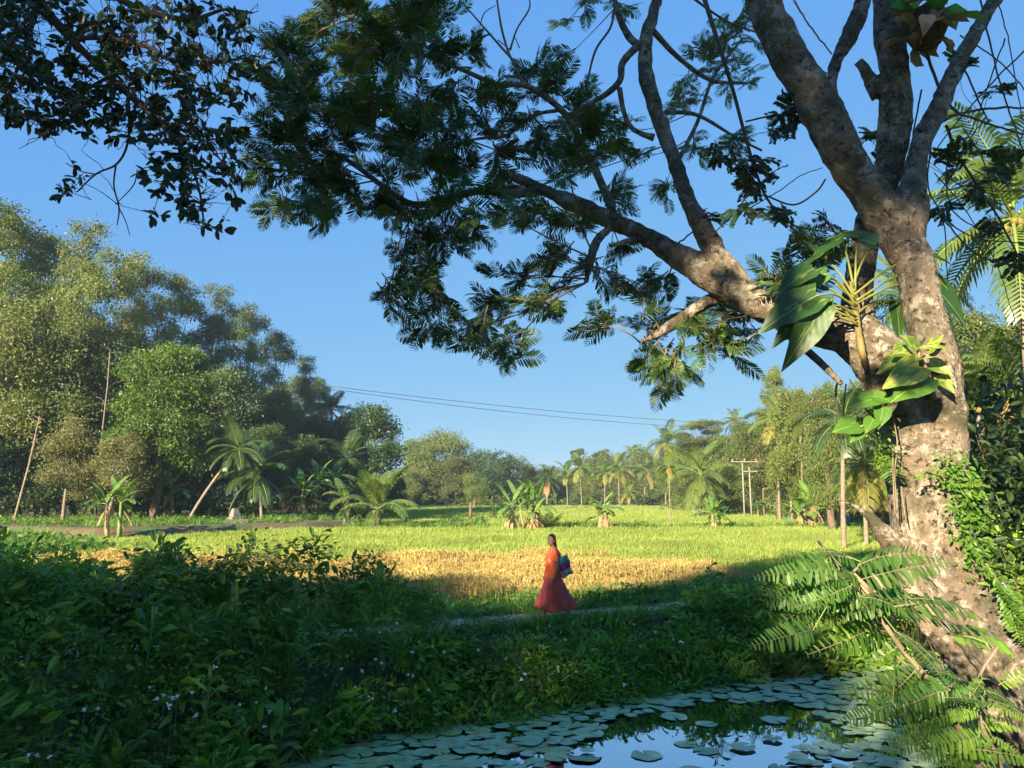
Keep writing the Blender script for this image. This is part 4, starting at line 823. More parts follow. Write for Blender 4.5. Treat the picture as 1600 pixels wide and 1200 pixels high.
def bank_pts(n, seed):
    rg = np.random.default_rng(seed); X = rg.uniform(-9, 12, n); Y = rg.uniform(4, 21, n); pin = inside(X, Y, POND) & (seg_dist(X, Y, FAR_EDGE) > .12); py_ = np.interp(X, [a for a, b in PATH], [b for a, b in PATH])
    ok = ~pin & (Y < py_) & (seg_dist(X, Y, PATH) > .8) & (seg_dist(X, Y, NEAR_EDGE) > 1.5) & (X < 11.5)
    return X[ok], Y[ok]
cr = [leaf_clump(30 + i, 26, .13, .085, OVAL, (-.12, .12), .8).mesh('creeper_clump', (M['bank_dark'],)) for i in range(4)]
br = [leaf_clump(40 + i, 12, .12, .19, leaf_oval(.33, .05, .25), (-.1, .15), .9).mesh('leaf_clump', (M['bank'],)) for i in range(4)]
def fern_clump(seed):
    rg = np.random.default_rng(seed); b = MB()
    for i in range(5):
        f = pinnate(15, .17, .8, leaf=leaf2(.3, .02, .05), rachis=.008, droop=rg.uniform(.8, 2.2), curl=rg.uniform(.3, 1.2), seed=seed * 9 + i, fwd=.15); a = i * 1.3 + rg.uniform(-.3, .3); b.stamp(f, np.zeros((1, 3)), rotmats(np.array([[math.cos(a), math.sin(a), .2]]), np.array([0.])), [rg.uniform(.3, .45)])
    return b
fc = [fern_clump(80 + i).mesh('fern_clump', (M['fern'], M['stem'])) for i in range(3)]
sr = [leaf_clump(90 + i, 34, .12, .05, leaf_oval(.6, .04, .1), (-.12, .12), .8).mesh('creeper_clump', (M['bank_dark'],)) for i in range(3)]
gb = [grass_tuft(50 + i, 22, .4, .10, .006).mesh('grass_tuft', (M['bank'],)) for i in range(2)]
X, Y = bank_pts(50000, 5); H = bank_top(X, Y); g0 = zfun(X, Y); k = len(X)
U = 1 - np.abs(RNG.normal(0, .25, k)); U = np.clip(U, .03, 1.05)
cav = np.array([mnoise.noise(Vector((x * 1.15, y * 1.15 + 3, (a + b_ * c_) * 1.6))) for x, y, a, b_, c_ in zip(X, Y, g0, H, U)]); kp = ~((cav < -.04) & (U < .95) & (H > .3)); X, Y, H, g0, U = X[kp], Y[kp], H[kp], g0[kp], U[kp]; k = len(X); tall = H > .6
pick = np.where(tall, RNG.choice(16, k, p=[.10, .10, .10, .10, .025, .025, .025, .025, .01, .01, .09, .09, .06, .08, .08, .08]), RNG.choice(16, k, p=[.07, .07, .07, .07, .10, .10, .10, .10, .07, .07, .02, .02, .02, .04, .04, .04]))
U = np.where((pick == 8) | (pick == 9), .05, U)
pxx = 800 + FPX * X / Y; dpp = seg_dist(X, Y, PATH); near = (pxx > 700) & (pxx < 1050); keep = ~(near & (dpp < 1.25) & (RNG.random(k) < .7)); X, Y, H, U, g0, pick, near = X[keep], Y[keep], H[keep], U[keep], g0[keep], pick[keep], near[keep]; k = len(X)
scatter('bank_undergrowth', cr + br + gb + fc + sr, np.stack([X, Y, g0 + H * U], 1), rnd_rot(k, .45), RNG.uniform(.7, 1.35, k) * np.where(near, .75, 1), 'dense dark green creepers and undergrowth covering the pond bank', pick=pick)
P0 = np.array(spline([(a, b_) for a, b_ in PATH], 400)); P0 = P0[(P0[:, 0] > -5) & (P0[:, 0] < 12)]; n_ = 1500; ii = RNG.integers(0, len(P0), n_); sd = RNG.choice([-1, 1], n_); off = sd * (.66 + np.abs(RNG.normal(0, .13, n_)) * RNG.choice([1, -1], n_, p=[.6, .4])); X = P0[ii, 0] - .43 * off; Y = P0[ii, 1] + .9 * off
scatter('path_fringe', gb + wt, np.stack([X, Y, np.full(n_, .02)], 1), rnd_rot(n_), RNG.uniform(.3, .75, n_), 'low grass creeping over the edges of the footpath')
# ferns
FF = [pinnate(26, .16, .9, leaf=leaf2(.26, .02, .05), rachis=.008, droop=dr, curl=cu, seed=60 + i, fwd=.12).mesh('frond', [M['fern'], M['stem']]) for i, (dr, cu) in enumerate([(.9, 1.45), (1.6, 1.3), (2.2, 1.0)])]
def fern(label, x, y, z, n, L_, group):
    root = empty('sword_fern', (x, y, z), 0, label, 'fern', group)
    for i in range(n):
        f = link('frond', FF[i % 3], root); f.rotation_euler = (random.uniform(-.2, .2), random.uniform(-.2, .2), i * 2.4 + random.uniform(-.4, .4)); f.scale = (L_ * random.uniform(.7, 1.15),) * 3
    return root
FGp = 'sword ferns on the pond bank'
for i, (px, py, Y, n, L_) in enumerate([(20, 895, 9.6, 5, .6), (70, 880, 9.8, 4, .5), (215, 868, 11, 4, .5), (278, 880, 10.8, 6, .75), (318, 890, 10.9, 4, .5), (350, 905, 11, 4, .5), (400, 900, 11.5, 5, .5), (430, 868, 12, 6, .6), (455, 872, 12, 5, .55), (505, 905, 11.8, 6, .6), (540, 915, 11.8, 5, .6), (578, 905, 12.2, 6, .6),
        (605, 905, 12.4, 6, .65), (622, 900, 12.6, 6, .6), (650, 920, 12.8, 5, .65), (690, 935, 13, 5, .5), (300, 985, 9.6, 6, .6), (245, 1010, 9.2, 5, .6), (420, 960, 10.6, 6, .6), (520, 985, 10.8, 6, .6), (470, 1000, 10.2, 5, .6), (120, 960, 9.0, 5, .6), (575, 960, 11.2, 5, .5), (60, 1000, 8.4, 5, .6), (355, 1000, 10, 5, .6), (1120, 905, 15.6, 5, .5), (1170, 905, 16, 5, .5), (740, 945, 13.2, 4, .4), (660, 955, 12.2, 5, .5), (540, 880, 12.4, 3, .6)]):
    p = at(px, py, Y); fern(('sword fern rising above the creepers, ' if py < 950 else 'sword fern on the shaded bank face, ') + zone(px, py), p.x, p.y, p.z - L_ * .35, n, L_, FGp)
# broad arrow-leaved plants, each leaf a part
petA = MB(); petA.tube([(0, 0, 0), (.02, 0, .3), (.06, 0, .5)], [.010, .008, .006], n=4, m=1, cap=False); _v = MB()
petA.stamp(ARROW, np.array([[.06, 0, .5]]), rotmats(np.array([[.75, .1, .35]]), np.array([.2])), [.36])
petB = MB(); petB.tube([(0, 0, 0), (.05, 0, .2), (.12, 0, .33)], [.010, .008, .006], n=4, m=1, cap=False); petB.stamp(ARROW, np.array([[.12, 0, .33]]), rotmats(np.array([[.9, 0, -.05]]), np.array([-.2])), [.34])
petC = MB(); petC.tube([(0, 0, 0), (.0, 0, .3), (.02, 0, .6)], [.010, .008, .006], n=4, m=1, cap=False); petC.stamp(leaf_oval(.3, .06, .05), np.array([[.02, 0, .55]]), rotmats(np.array([[.25, 0, .9]]), np.array([.3])), [.42])
AL = [q.mesh('leaf', [M['arrow'], M['stem']]) for q in (petA, petB, petC)]
X, Y = bank_pts(4200, 9); H = bank_top(X, Y); dw = seg_dist(X, Y, FAR_EDGE); w_ = (dw < np.where(800 + FPX * X / Y > 690, .9, 1.25)) & (RNG.random(len(X)) < .4); X, Y, H = X[w_][:210], Y[w_][:210], H[w_][:210]
for i, (x, y, h) in enumerate(zip(X, Y, H)):
    sx = random.uniform(.5, .95) * (.62 if 800 + FPX * x / y > 690 else 1); z0 = gz(x, y) + max(0, h * .75 - .25)
    qx = pixel((x, y, z0)); root = empty('arrowhead_plant', (x, y, z0), 0, 'arrow-leaved plant ' + ('at the water edge ' if seg_dist(np.array([x]), np.array([y]), FAR_EDGE)[0] < .5 else 'low on the bank ' if seg_dist(np.array([x]), np.array([y]), FAR_EDGE)[0] < 1.1 else 'high on the bank ') + zone(*qx), 'water plant', 'arrow-leaved plants on the pond bank', sx)
    for j in range(random.randint(4, 6)):
        f = link('leaf', AL[random.choice([0, 0, 1, 1, 2])], root, M['arrow'] if random.random() > .05 else M['yellowing']); f.rotation_euler = (0, random.uniform(-.15, .15), j * 2.3 + random.uniform(-.5, .5)); f.scale = (random.uniform(.65, 1.1),) * 3
# tall narrow-leaved gingers on the left bank
LG = leaf_oval(.2, .05, .35)
for i, (px, py, Y) in enumerate([(60, 905, 9.3), (105, 915, 9.2), (180, 930, 9.4), (262, 935, 9.8), (95, 985, 8.6), (30, 1040, 7.8), (230, 970, 9), (320, 1060, 9), (1105, 900, 15.5), (1085, 925, 15.3)]):
    p = at(px, py, Y); b = MB(); f = MB(); hh = .7; b.tube([(0, 0, -hh), (.05, 0, -.2), (.08, 0, .15)], [.015, .012, .006], n=5)
    z = np.linspace(-.45, .15, 9); D = np.stack([np.cos(np.arange(9) * 2.4), np.sin(np.arange(9) * 2.4), np.full(9, .75)], 1); f.stamp(LG, np.stack([.05 * np.ones(9), np.zeros(9), z], 1), rotmats(D, RNG.normal(0, .3, 9)), RNG.uniform(.2, .36, 9))
    root = empty('ginger_plant', p, 0, 'tall lance-leaved plant among the creepers ' + zone(px, py), 'plant', 'lance-leaved plants on the pond bank'); link('leaf_blade', f.mesh('leaf_blade', ()), root, M['bank']); link('stem', b.mesh('stem', (), True), root, M['stem'])
# white flowers on thin stalks
fb = MB()
for a in (0, 2.094, 4.188): fb.add([(0, 0, 0), (.016 * math.cos(a - .5), .016 * math.sin(a - .5), .006), (.022 * math.cos(a), .022 * math.sin(a), .004), (.016 * math.cos(a + .5), .016 * math.sin(a + .5), .006)], [(0, 1, 2, 3)])
M['petal'] = surfmat('white_petal', [(.3, (.88, .86, .78)), (.7, (.93, .91, .84))], 8, .6, 0)
fb.tube([(0, 0, -.004), (0, 0, .012)], .006, n=5); flm = fb.mesh('petals', (M['petal'],)); sb = MB(); sb.tube([(0, 0, -.35), (.03, 0, -.15), (0, 0, 0)], [.003, .0025, .002], n=4, cap=False); stm = sb.mesh('stalk', (M['stem'],))
fpx = [(420, 1112), (452, 1108), (534, 1046), (555, 1075), (563, 1090), (578, 1092), (330, 1046), (335, 1043), (233, 1075), (245, 1093), (255, 1088), (269, 1092), (277, 1089), (132, 1110), (153, 1108), (45, 1181), (57, 1181), (76, 1183), (307, 1119), (375, 1102), (400, 1098), (416, 1076), (421, 1084), (426, 1107), (413, 1136), (447, 1133), (493, 1142), (263, 1103), (300, 1083), (620, 975), (594, 988), (587, 1031), (543, 1026), (596, 1037), (565, 1049), (644, 1020), (676, 1011), (705, 1028), (747, 1016), (638, 1055), (645, 1057), (669, 1079), (859, 979), (838, 998), (845, 996), (848, 1011), (883, 1000), (877, 988), (876, 1003), (990, 976), (1000, 990), (1024, 988), (1045, 972), (1066, 1004), (1090, 986), (1120, 970), (820, 1054), (815, 1062), (790, 1005), (1063, 1003), (1100, 985), (1130, 982), (1140, 965), (694, 1020), (618, 1111), (522, 1114), (1083, 988), (1052, 1000), (790, 1030), (812, 1044), (745, 975), (655, 1004), (950, 1093), (975, 1070)]
for i, (px, py) in enumerate(fpx):
    # stand each flower where its line of sight meets the top of the bank growth
    d = ray(px, py); t_ = None
    for s_ in np.arange(6.5, 18, .08):
        q = Vector((0, 0, CAMZ)) + d * (s_ / d.y)
        if q.z < gz(q.x, q.y) + float(bank_top([q.x], [q.y])[0]) + .06 and not inside(np.array([q.x]), np.array([q.y]), POND)[0]: t_ = q; break
    if t_ is None: continue
    t_ = t_ - d.normalized() * .22
    root = empty('white_flower', t_, random.uniform(0, 6), 'tiny white flower ' + ('high on the bank ' if py < 1010 else 'halfway down the bank ' if py < 1070 else 'low near the water ') + zone(px, py), 'flower', 'white flowers on the pond bank', random.uniform(1.4, 2.5))
    f = link('petals', flm, root); f.rotation_euler = (random.uniform(.2, 1.1), 0, 0); link('stalk', stm, root)
# reeds standing in the water
for L_, px, py, n, h, sp in [('tall thin reeds standing in the pond below the woman', 782, 1112, 46, 1.15, .28), ('sparse thin reeds right of the tall clump', 830, 1085, 12, .7, .2), ('short reeds at the pond edge near the leafy sapling', 1250, 1040, 26, .8, .3), ('bent dry reeds left of the tall clump', 745, 1100, 12, .8, .15)]:
    p = onz(px, py, WZ - .05); rg = np.random.default_rng(px); b = MB()
    for i in range(n):
        x, y = rg.normal(0, sp, 2) * (1, .6); hh = h * rg.uniform(.5, 1.1); a = rg.uniform(0, 6.28); ln = rg.uniform(.02, .2) * hh; c, s_ = math.cos(a), math.sin(a)
        b.tube([(x, y, 0), (x + c * ln * .3, y + s_ * ln * .3, hh * .5), (x + c * ln, y + s_ * ln, hh)], [.005, .004, .0015], n=3, cap=False)
    o = link('reed_clump', b.mesh('reed_clump', (M['reed'],), True)); o.location = p; tag(o, L_, 'reeds')
# ================================================================== LILY PADS
m, t, nn, L = newmat('lily_pad')
geo = N(t, "ShaderNodeNewGeometry"); oi = N(t, "ShaderNodeObjectInfo"); nz = N(t, "ShaderNodeTexNoise", i_Scale=7.0, i_Detail=5.0); L.new(geo.outputs['Position'], nz.inputs['Vector'])
rp = ramp(t, [(0, (.26, .40, .18)), (.45, (.36, .50, .27)), (.8, (.34, .48, .20)), (.93, (.42, .44, .13)), (1, (.32, .22, .10))], oi.outputs['Random'])
mx = N(t, "ShaderNodeMix", data_type='RGBA', blend_type='OVERLAY'); mx.inputs[0].default_value = .55; L.new(rp.outputs[0], mx.inputs[6]); L.new(nz.outputs[0], mx.inputs[7])
tc = N(t, "ShaderNodeTexCoord"); gr = N(t, "ShaderNodeTexGradient", gradient_type='RADIAL'); L.new(tc.outputs['Object'], gr.inputs[0])
ml = N(t, "ShaderNodeMath", operation='MULTIPLY'); ml.inputs[1].default_value = 16 * 2 * math.pi; L.new(gr.outputs['Fac'], ml.inputs[0]); sn = N(t, "ShaderNodeMath", operation='SINE'); L.new(ml.outputs[0], sn.inputs[0])
pw = N(t, "ShaderNodeMath", operation='POWER'); ab = N(t, "ShaderNodeMath", operation='ABSOLUTE'); L.new(sn.outputs[0], ab.inputs[0]); L.new(ab.outputs[0], pw.inputs[0]); pw.inputs[1].default_value = 8
bp = N(t, "ShaderNodeBump", i_Strength=.35); bp.inputs['Distance'].default_value = .004; L.new(pw.outputs[0], bp.inputs['Height'])
pb = N(t, "ShaderNodeBsdfPrincipled", i_Roughness=.33); pb.inputs['Specular IOR Level'].default_value = 1.0; L.new(mx.outputs[2], pb.inputs['Base Color']); L.new(bp.outputs[0], pb.inputs['Normal'])
o = N(t, "ShaderNodeOutputMaterial"); L.new(pb.outputs[0], o.inputs[0]); M['pad'] = m
def pad_mesh(seed):
    rg = np.random.default_rng(seed); n = 26; V = [(0, 0, 0)]; F4 = []; F3 = []; no = .16
    for ring, r in enumerate((.45, .88, 1.0)):
        for i in range(n + 1):
            a = no + (2 * math.pi - 2 * no) * i / n; w = 1 + .035 * math.sin(5 * a + seed) + .02 * rg.normal(); z = (.012 * math.sin(3 * a + seed) * r + (.02 * (1 + math.sin(4 * a + seed * 2)) * .7 if ring == 2 else 0)); V.append((math.cos(a) * r * w, math.sin(a) * r * w * .97, z))
    k = n + 1
    F3 = [(0, 1 + i, 2 + i) for i in range(n)]; F4 = [(1 + q * k + i, 1 + (q + 1) * k + i, 2 + (q + 1) * k + i, 2 + q * k + i) for q in range(2) for i in range(n)]
    return mesh('lily_pad', V, F4, F3, [M['pad']], smooth=True)
PM = [pad_mesh(i) for i in range(6)]
def pad_density(px, py):
    edge = np.interp(px, [450, 640, 870, 1100, 1350, 1450], [1165, 1105, 1080, 1055, 1040, 1030])
    low = np.interp(px, [430, 700, 760, 860, 900, 960, 1030, 1100, 1250, 1330, 1420], [1260, 1260, 1230, 1205, 1165, 1128, 1112, 1098, 1100, 1150, 1240])
    if py < edge - 12: return 0
    if py < low: return 1.0
    if 1240 < px < 1420 and py > 1160: return .7
    return .035
pads = []; rg = np.random.default_rng(3); tries = 0
while len(pads) < 800 and tries < 90000:
    tries += 1; x = rg.uniform(-3.5, 9); y = rg.uniform(7.6, 16.5)
    if not inside(np.array([x]), np.array([y]), POND)[0]: continue
    px = 800 + FPX * x / (y * CP); q = Vector((x, y, WZ)) - Vector((0, 0, CAMZ)); dz = q.z * CP - q.y * SP; dy_ = q.y * CP + q.z * SP; py = 600 - FPX * dz / dy_; px = 800 + FPX * x / dy_
    if rg.random() > pad_density(px, py): continue
    r = rg.uniform(.09, .22) * (1 if px < 1150 else .85)
    if any((x - a) ** 2 + (y - b_) ** 2 < (.55 * (r + c)) ** 2 for a, b_, c in pads): continue
    pads.append((x, y, r))
pads = sorted(pads, key=lambda p_: p_[1] / p_[2])
q = onz(1010, 1181, WZ); pads = [p_ for p_ in pads if (p_[0] - q.x) ** 2 + (p_[1] - q.y) ** 2 > .5]; 
for i, (x, y, r) in enumerate(pads[:299]):
    o = link('lily_pad', PM[i % 6]); o.location = (x, y, WZ + .006 + .012 * (i % 3)); o.scale = (r, r, r); o.rotation_euler = (rg.normal(0, .02), rg.normal(0, .02), rg.uniform(0, 6.28)); qx = pixel((x, y, WZ)); tag(o, ('small ' if r < .19 else 'large ' if r > .235 else 'round ') + 'green lily pad ' + ('along the bank ' if seg_dist(np.array([x]), np.array([y]), FAR_EDGE)[0] < .7 else 'out on the water ' if qx[1] < 1150 else 'near the bottom edge ') + zone(*qx), 'lily pad', 'lily pads on the pond')
o = link('lily_pad', PM[0]); o.location = (q.x, q.y, WZ + .008); o.scale = (.2, .2, .2); o.rotation_euler = (0, 0, 1.8); tag(o, 'single lily pad alone on the open blue water', 'lily pad', 'lily pads on the pond')
if len(pads) > 299:
    b = MB()
    for i, (x, y, r) in enumerate(pads[299:]):
        me = PM[i % 6]; v = np.zeros(len(me.vertices) * 3); me.vertices.foreach_get('co', v); v = v.reshape(-1, 3) * r + np.array([x, y, WZ + .01 + .012 * (i % 3)])
        b.add(v, [tuple(p_.vertices) for p_ in me.polygons if len(p_.vertices) == 4], [tuple(p_.vertices) for p_ in me.polygons if len(p_.vertices) == 3])
    tag(link('distant_lily_pads', b.mesh('distant_lily_pads', (M['pad'],), True)), 'the smallest and farthest lily pads between the larger ones', kind='stuff')
# ================================================================== THE BIG TREE
def remesh(me, voxel, smooth=2):
    o = bpy.data.objects.new('tmp', me); COL.objects.link(o); md = o.modifiers.new('r', 'REMESH'); md.mode = 'VOXEL'; md.voxel_size = voxel
    if smooth: s_ = o.modifiers.new('s', 'SMOOTH'); s_.iterations = smooth; s_.factor = .5
    dg = bpy.context.evaluated_depsgraph_get(); out = bpy.data.meshes.new_from_object(o.evaluated_get(dg)); bpy.data.objects.remove(o)
    out.polygons.foreach_set('use_smooth', np.ones(len(out.polygons), bool)); return out
def displace(me, fn):
    k = len(me.vertices); co = np.zeros(k * 3); me.vertices.foreach_get('co', co); no = np.zeros(k * 3); me.vertices.foreach_get('normal', no); co = co.reshape(-1, 3); no = no.reshape(-1, 3)
    d = np.array([fn(Vector(c)) for c in co]); me.vertices.foreach_set('co', (co + no * d[:, None]).ravel()); me.update()
LIMB = {   # (photo column, row, width, metres away): the places the limbs pass
 'base': [(1800, 1330, 240, 6.0), (1700, 1190, 170, 6.2), (1622, 1080, 128, 6.4), (1562, 1000, 118, 6.6), (1512, 930, 122, 6.8), (1472, 870, 126, 6.9), (1450, 800, 124, 7.0), (1444, 740, 116, 7.0), (1440, 690, 106, 7.0)],
 'root': [(1650, 1215, 46, 6.6), (1570, 1120, 42, 6.7), (1510, 1045, 40, 6.8), (1462, 975, 42, 6.9), (1432, 905, 56, 7.0), (1425, 840, 70, 7.0)],
 'left': [(1432, 760, 100, 7.0), (1428, 700, 96, 7.0), (1412, 640, 92, 7.0), (1392, 590, 94, 7.0), (1362, 545, 96, 7.0), (1325, 518, 88, 7.05), (1280, 510, 74, 7.1), (1230, 494, 62, 7.2), (1180, 473, 56, 7.3), (1130, 447, 50, 7.4), (1085, 415, 47, 7.5), (1040, 388, 40, 7.6), (1000, 365, 37, 7.7), (950, 343, 34, 7.8), (900, 320, 30, 7.9), (860, 302, 26, 8.0), (822, 284, 22, 8.0), (790, 272, 15, 8.0)],
 'leftlow': [(845, 296, 18, 8.0), (800, 303, 17, 8.0), (750, 298, 15, 8.1), (700, 310, 13, 8.2), (650, 320, 12, 8.3), (610, 300, 10, 8.3), (560, 262, 9, 8.4), (510, 232, 7, 8.4), (460, 215, 5, 8.4)],
 'second': [(1205, 488, 44, 7.25), (1160, 450, 42, 7.3), (1120, 395, 38, 7.4), (1085, 335, 34, 7.5), (1060, 270, 31, 7.6), (1036, 205, 28, 7.7), (1016, 145, 27, 7.7), (1008, 100, 26, 7.8), (1012, 50, 23, 7.8), (1030, -10, 20, 7.8), (1050, -90, 18, 7.8)],
 'middle': [(1385, 585, 60, 7.15), (1350, 520, 58, 7.2), (1340, 470, 52, 7.3), (1346, 410, 48, 7.35), (1358, 350, 48, 7.4), (1385, 280, 50, 7.4), (1398, 200, 54, 7.35), (1398, 120, 56, 7.3), (1390, 50, 56, 7.3), (1385, -40, 50, 7.3), (1380, -140, 44, 7.3)],
 'right': [(1475, 800, 80, 6.9), (1482, 720, 62, 6.9), (1480, 660, 64, 6.85), (1470, 600, 72, 6.85), (1455, 540, 70, 6.85), (1442, 480, 66, 6.9), (1428, 420, 66, 6.95), (1405, 375, 72, 7.0), (1382, 335, 76, 7.0), (1345, 285, 70, 6.95), (1310, 225, 72, 6.9), (1278, 165, 74, 6.85), (1238, 100, 66, 6.8), (1208, 40, 60, 6.75), (1185, -20, 56, 6.7), (1165, -100, 52, 6.6)],
 'fork': [(1412, 370, 66, 7.0), (1420, 330, 60, 7.05), (1428, 275, 44, 7.1), (1442, 220, 36, 7.15), (1468, 165, 33, 7.2), (1500, 95, 32, 7.25), (1540, 25, 31, 7.3), (1570, -30, 28, 7.3), (1610, -120, 24, 7.3)],
 'joint': [(1300, 200, 40, 6.9), (1297, 150, 26, 6.95), (1306, 100, 26, 7.0), (1330, 50, 28, 7.0), (1350, 0, 26, 7.0), (1370, -80, 22, 7.0)],
 'knob': [(1340, 95, 20, 7.3), (1352, 110, 26, 7.32), (1375, 150, 34, 7.33)],
 'stub': [(1300, 778, 7, 6.7), (1330, 788, 10, 6.75), (1358, 806, 16, 6.8), (1384, 836, 32, 6.88), (1414, 866, 56, 6.95)],
 'stub2': [(1205, 497, 20, 7.1), (1240, 530, 15, 6.9), (1280, 565, 13, 6.8), (1315, 600, 9, 6.7)],
 'under': [(960, 350, 20, 7.8), (935, 375, 17, 7.75), (922, 410, 13, 7.7), (915, 442, 8, 7.7)],
 'under2': [(1150, 462, 34, 7.45), (1110, 470, 28, 7.6), (1075, 492, 20, 7.7), (1030, 520, 12, 7.8), (1000, 535, 6, 7.8)],
 'snag': [(1010, 372, 14, 7.7), (985, 376, 12, 7.6), (955, 384, 6, 7.5)],
 'fall': [(1014, 60, 18, 7.8), (990, 78, 14, 7.8), (972, 100, 13, 7.8), (969, 125, 12, 7.8), (950, 145, 11, 7.8), (925, 160, 9, 7.8), (890, 180, 8, 7.9)],
 'loop': [(1022, 215, 14, 7.7), (1000, 208, 9, 7.7), (984, 196, 9, 7.75), (974, 172, 9, 7.8), (968, 138, 10, 7.8)],
 'topstub': [(1010, 75, 14, 7.8), (985, 60, 14, 7.8), (965, 20, 11, 7.8), (955, -30, 9, 7.8)],
 'rise': [(962, 345, 16, 7.8), (945, 300, 15, 7.9), (925, 255, 14, 8.0), (905, 215, 13, 8.0), (880, 175, 12, 8.1), (850, 150, 11, 8.1), (820, 133, 10, 8.1), (775, 131, 9, 8.1), (720, 108, 8, 8.2), (660, 85, 7, 8.2), (610, 60, 6, 8.3), (550, 30, 4, 8.3)],
 'rise2': [(875, 172, 7, 8.1), (840, 178, 7, 8.1), (815, 192, 6, 8.2), (790, 212, 6, 8.2), (740, 218, 5, 8.2), (700, 235, 4, 8.2)],
 'far1': [(1055, 260, 9, 7.7), (1090, 190, 7, 8.4), (1115, 120, 6, 9.0), (1160, 60, 5, 9.4)], 'far2': [(1022, 50, 12, 7.8), (1060, 90, 9, 8.3), (1110, 125, 8, 8.6), (1165, 130, 5, 8.9)],
 'far3': [(1040, 175, 9, 7.8), (1090, 180, 7, 8.4), (1150, 215, 5, 8.8), (1190, 235, 4, 9)],
}
PTS = {k: [(at(a, b, Y), w * .46 * mpp(Y)) for a, b, w, Y in v] for k, v in LIMB.items()}
thick = MB()
for k_ in ('base', 'root', 'left', 'second', 'middle', 'right', 'fork', 'joint', 'knob', 'stub', 'under', 'under2'):
    sp = spline([(*p, r) for p, r in PTS[k_]], len(PTS[k_]) * 5)
    thick.tube([q[:3] for q in sp], [q[3] for q in sp], n=18)
tm = remesh(thick.mesh('trunk'), .0155, 2)
def barkf(c):
    q9 = Vector((c.x, c.y, c.z * .45)); r = mnoise.noise(c * 1.9) * .026 + mnoise.noise(c * 6.0) * .016 - abs(mnoise.noise(q9 * 11.0)) * .020 + mnoise.noise(c * 26.0) * .006
    if c.z < 2.2:                       # fluted, root-swollen foot
        a = (2.2 - c.z) / 2.2; r += a * .05 * mnoise.noise(Vector((c.x * 3.2 + c.z * 1.5, c.y * 3.2, c.z * .5))) + a * .02 * mnoise.noise(c * 9)
    return r
displace(tm, barkf)
m, t, nn, L = newmat('big_tree_bark')
geo = N(t, "ShaderNodeNewGeometry"); P_ = geo.outputs['Position']
n1 = N(t, "ShaderNodeTexNoise", i_Scale=2.4, i_Detail=9.0, i_Roughness=.65); L.new(P_, n1.inputs['Vector'])
r1 = ramp(t, [(.28, (.12, .095, .07)), (.42, (.21, .165, .12)), (.56, (.33, .26, .185)), (.72, (.44, .35, .255))], n1.outputs[0])
n2 = N(t, "ShaderNodeTexNoise", i_Scale=8.0, i_Detail=12.0, i_Roughness=.80); L.new(P_, n2.inputs['Vector'])
r2 = ramp(t, [(.515, (0, 0, 0)), (.55, (.9, .9, .9))], n2.outputs[0]); m1 = N(t, "ShaderNodeMix", data_type='RGBA'); L.new(r2.outputs[0], m1.inputs[0]); L.new(r1.outputs[0], m1.inputs[6]); m1.inputs[7].default_value = (.55, .51, .42, 1)
n3 = N(t, "ShaderNodeTexNoise", i_Scale=3.1, i_Detail=7.0, i_Roughness=.6); mp = N(t, "ShaderNodeMapping"); mp.inputs['Location'].default_value = (5, 3, 1); L.new(P_, mp.inputs[0]); L.new(mp.outputs[0], n3.inputs['Vector'])
r3 = ramp(t, [(.50, (0, 0, 0)), (.62, (.8, .8, .8))], n3.outputs[0]); m2 = N(t, "ShaderNodeMix", data_type='RGBA'); L.new(r3.outputs[0], m2.inputs[0]); L.new(m1.outputs[2], m2.inputs[6]); m2.inputs[7].default_value = (.10, .105, .065, 1)
n5 = N(t, "ShaderNodeTexNoise", i_Scale=14.0, i_Detail=6.0, i_Roughness=.75); L.new(P_, n5.inputs['Vector']); r5 = ramp(t, [(.38, (1, 1, 1)), (.47, (0, 0, 0))], n5.outputs[0])
m3 = N(t, "ShaderNodeMix", data_type='RGBA'); L.new(r5.outputs[0], m3.inputs[0]); L.new(m2.outputs[2], m3.inputs[6]); m3.inputs[7].default_value = (.055, .04, .03, 1)
pb = N(t, "ShaderNodeBsdfPrincipled", i_Roughness=.9); pb.inputs['Specular IOR Level'].default_value = .2; L.new(m3.outputs[2], pb.inputs['Base Color'])
mp2 = N(t, "ShaderNodeMapping"); mp2.inputs['Scale'].default_value = (1, 1, .45); L.new(P_, mp2.inputs[0]); n4 = N(t, "ShaderNodeTexNoise", i_Scale=26.0, i_Detail=10.0, i_Roughness=.7); L.new(mp2.outputs[0], n4.inputs['Vector'])
ad = N(t, "ShaderNodeMath", operation='ADD'); L.new(n4.outputs[0], ad.inputs[0]); L.new(n2.outputs[0], ad.inputs[1]); bp = N(t, "ShaderNodeBump", i_Strength=1.0); bp.inputs['Distance'].default_value = .07; L.new(ad.outputs[0], bp.inputs['Height']); L.new(bp.outputs[0], pb.inputs['Normal'])
o = N(t, "ShaderNodeOutputMaterial"); L.new(pb.outputs[0], o.inputs[0]); M['bigbark'] = m
bp0 = PTS['base'][0][0]; big = empty('rain_tree', (0, 0, 0), 0, 'huge forked tree with lichen-spotted trunk leaning over the pond, its feathery branches across the sky', 'tree')
link('trunk', tm, big, M['bigbark'])
def thin(k_, root, mat=None, nm='branch'):
    sp = spline([(*p, r) for p, r in PTS[k_]], len(PTS[k_]) * 4); b = MB(); b.tube([q[:3] for q in sp], [max(.002, q[3]) * (1 + .12 * mnoise.noise(Vector((i * .8, len(k_), 0)))) for i, q in enumerate(sp)], n=9)
    return link(nm, b.mesh(nm, (), True), root, mat or M['bigbark'])
for k_ in ('leftlow', 'stub2', 'snag', 'fall', 'loop', 'topstub', 'rise', 'rise2', 'far1', 'far2', 'far3'): thin(k_, big)
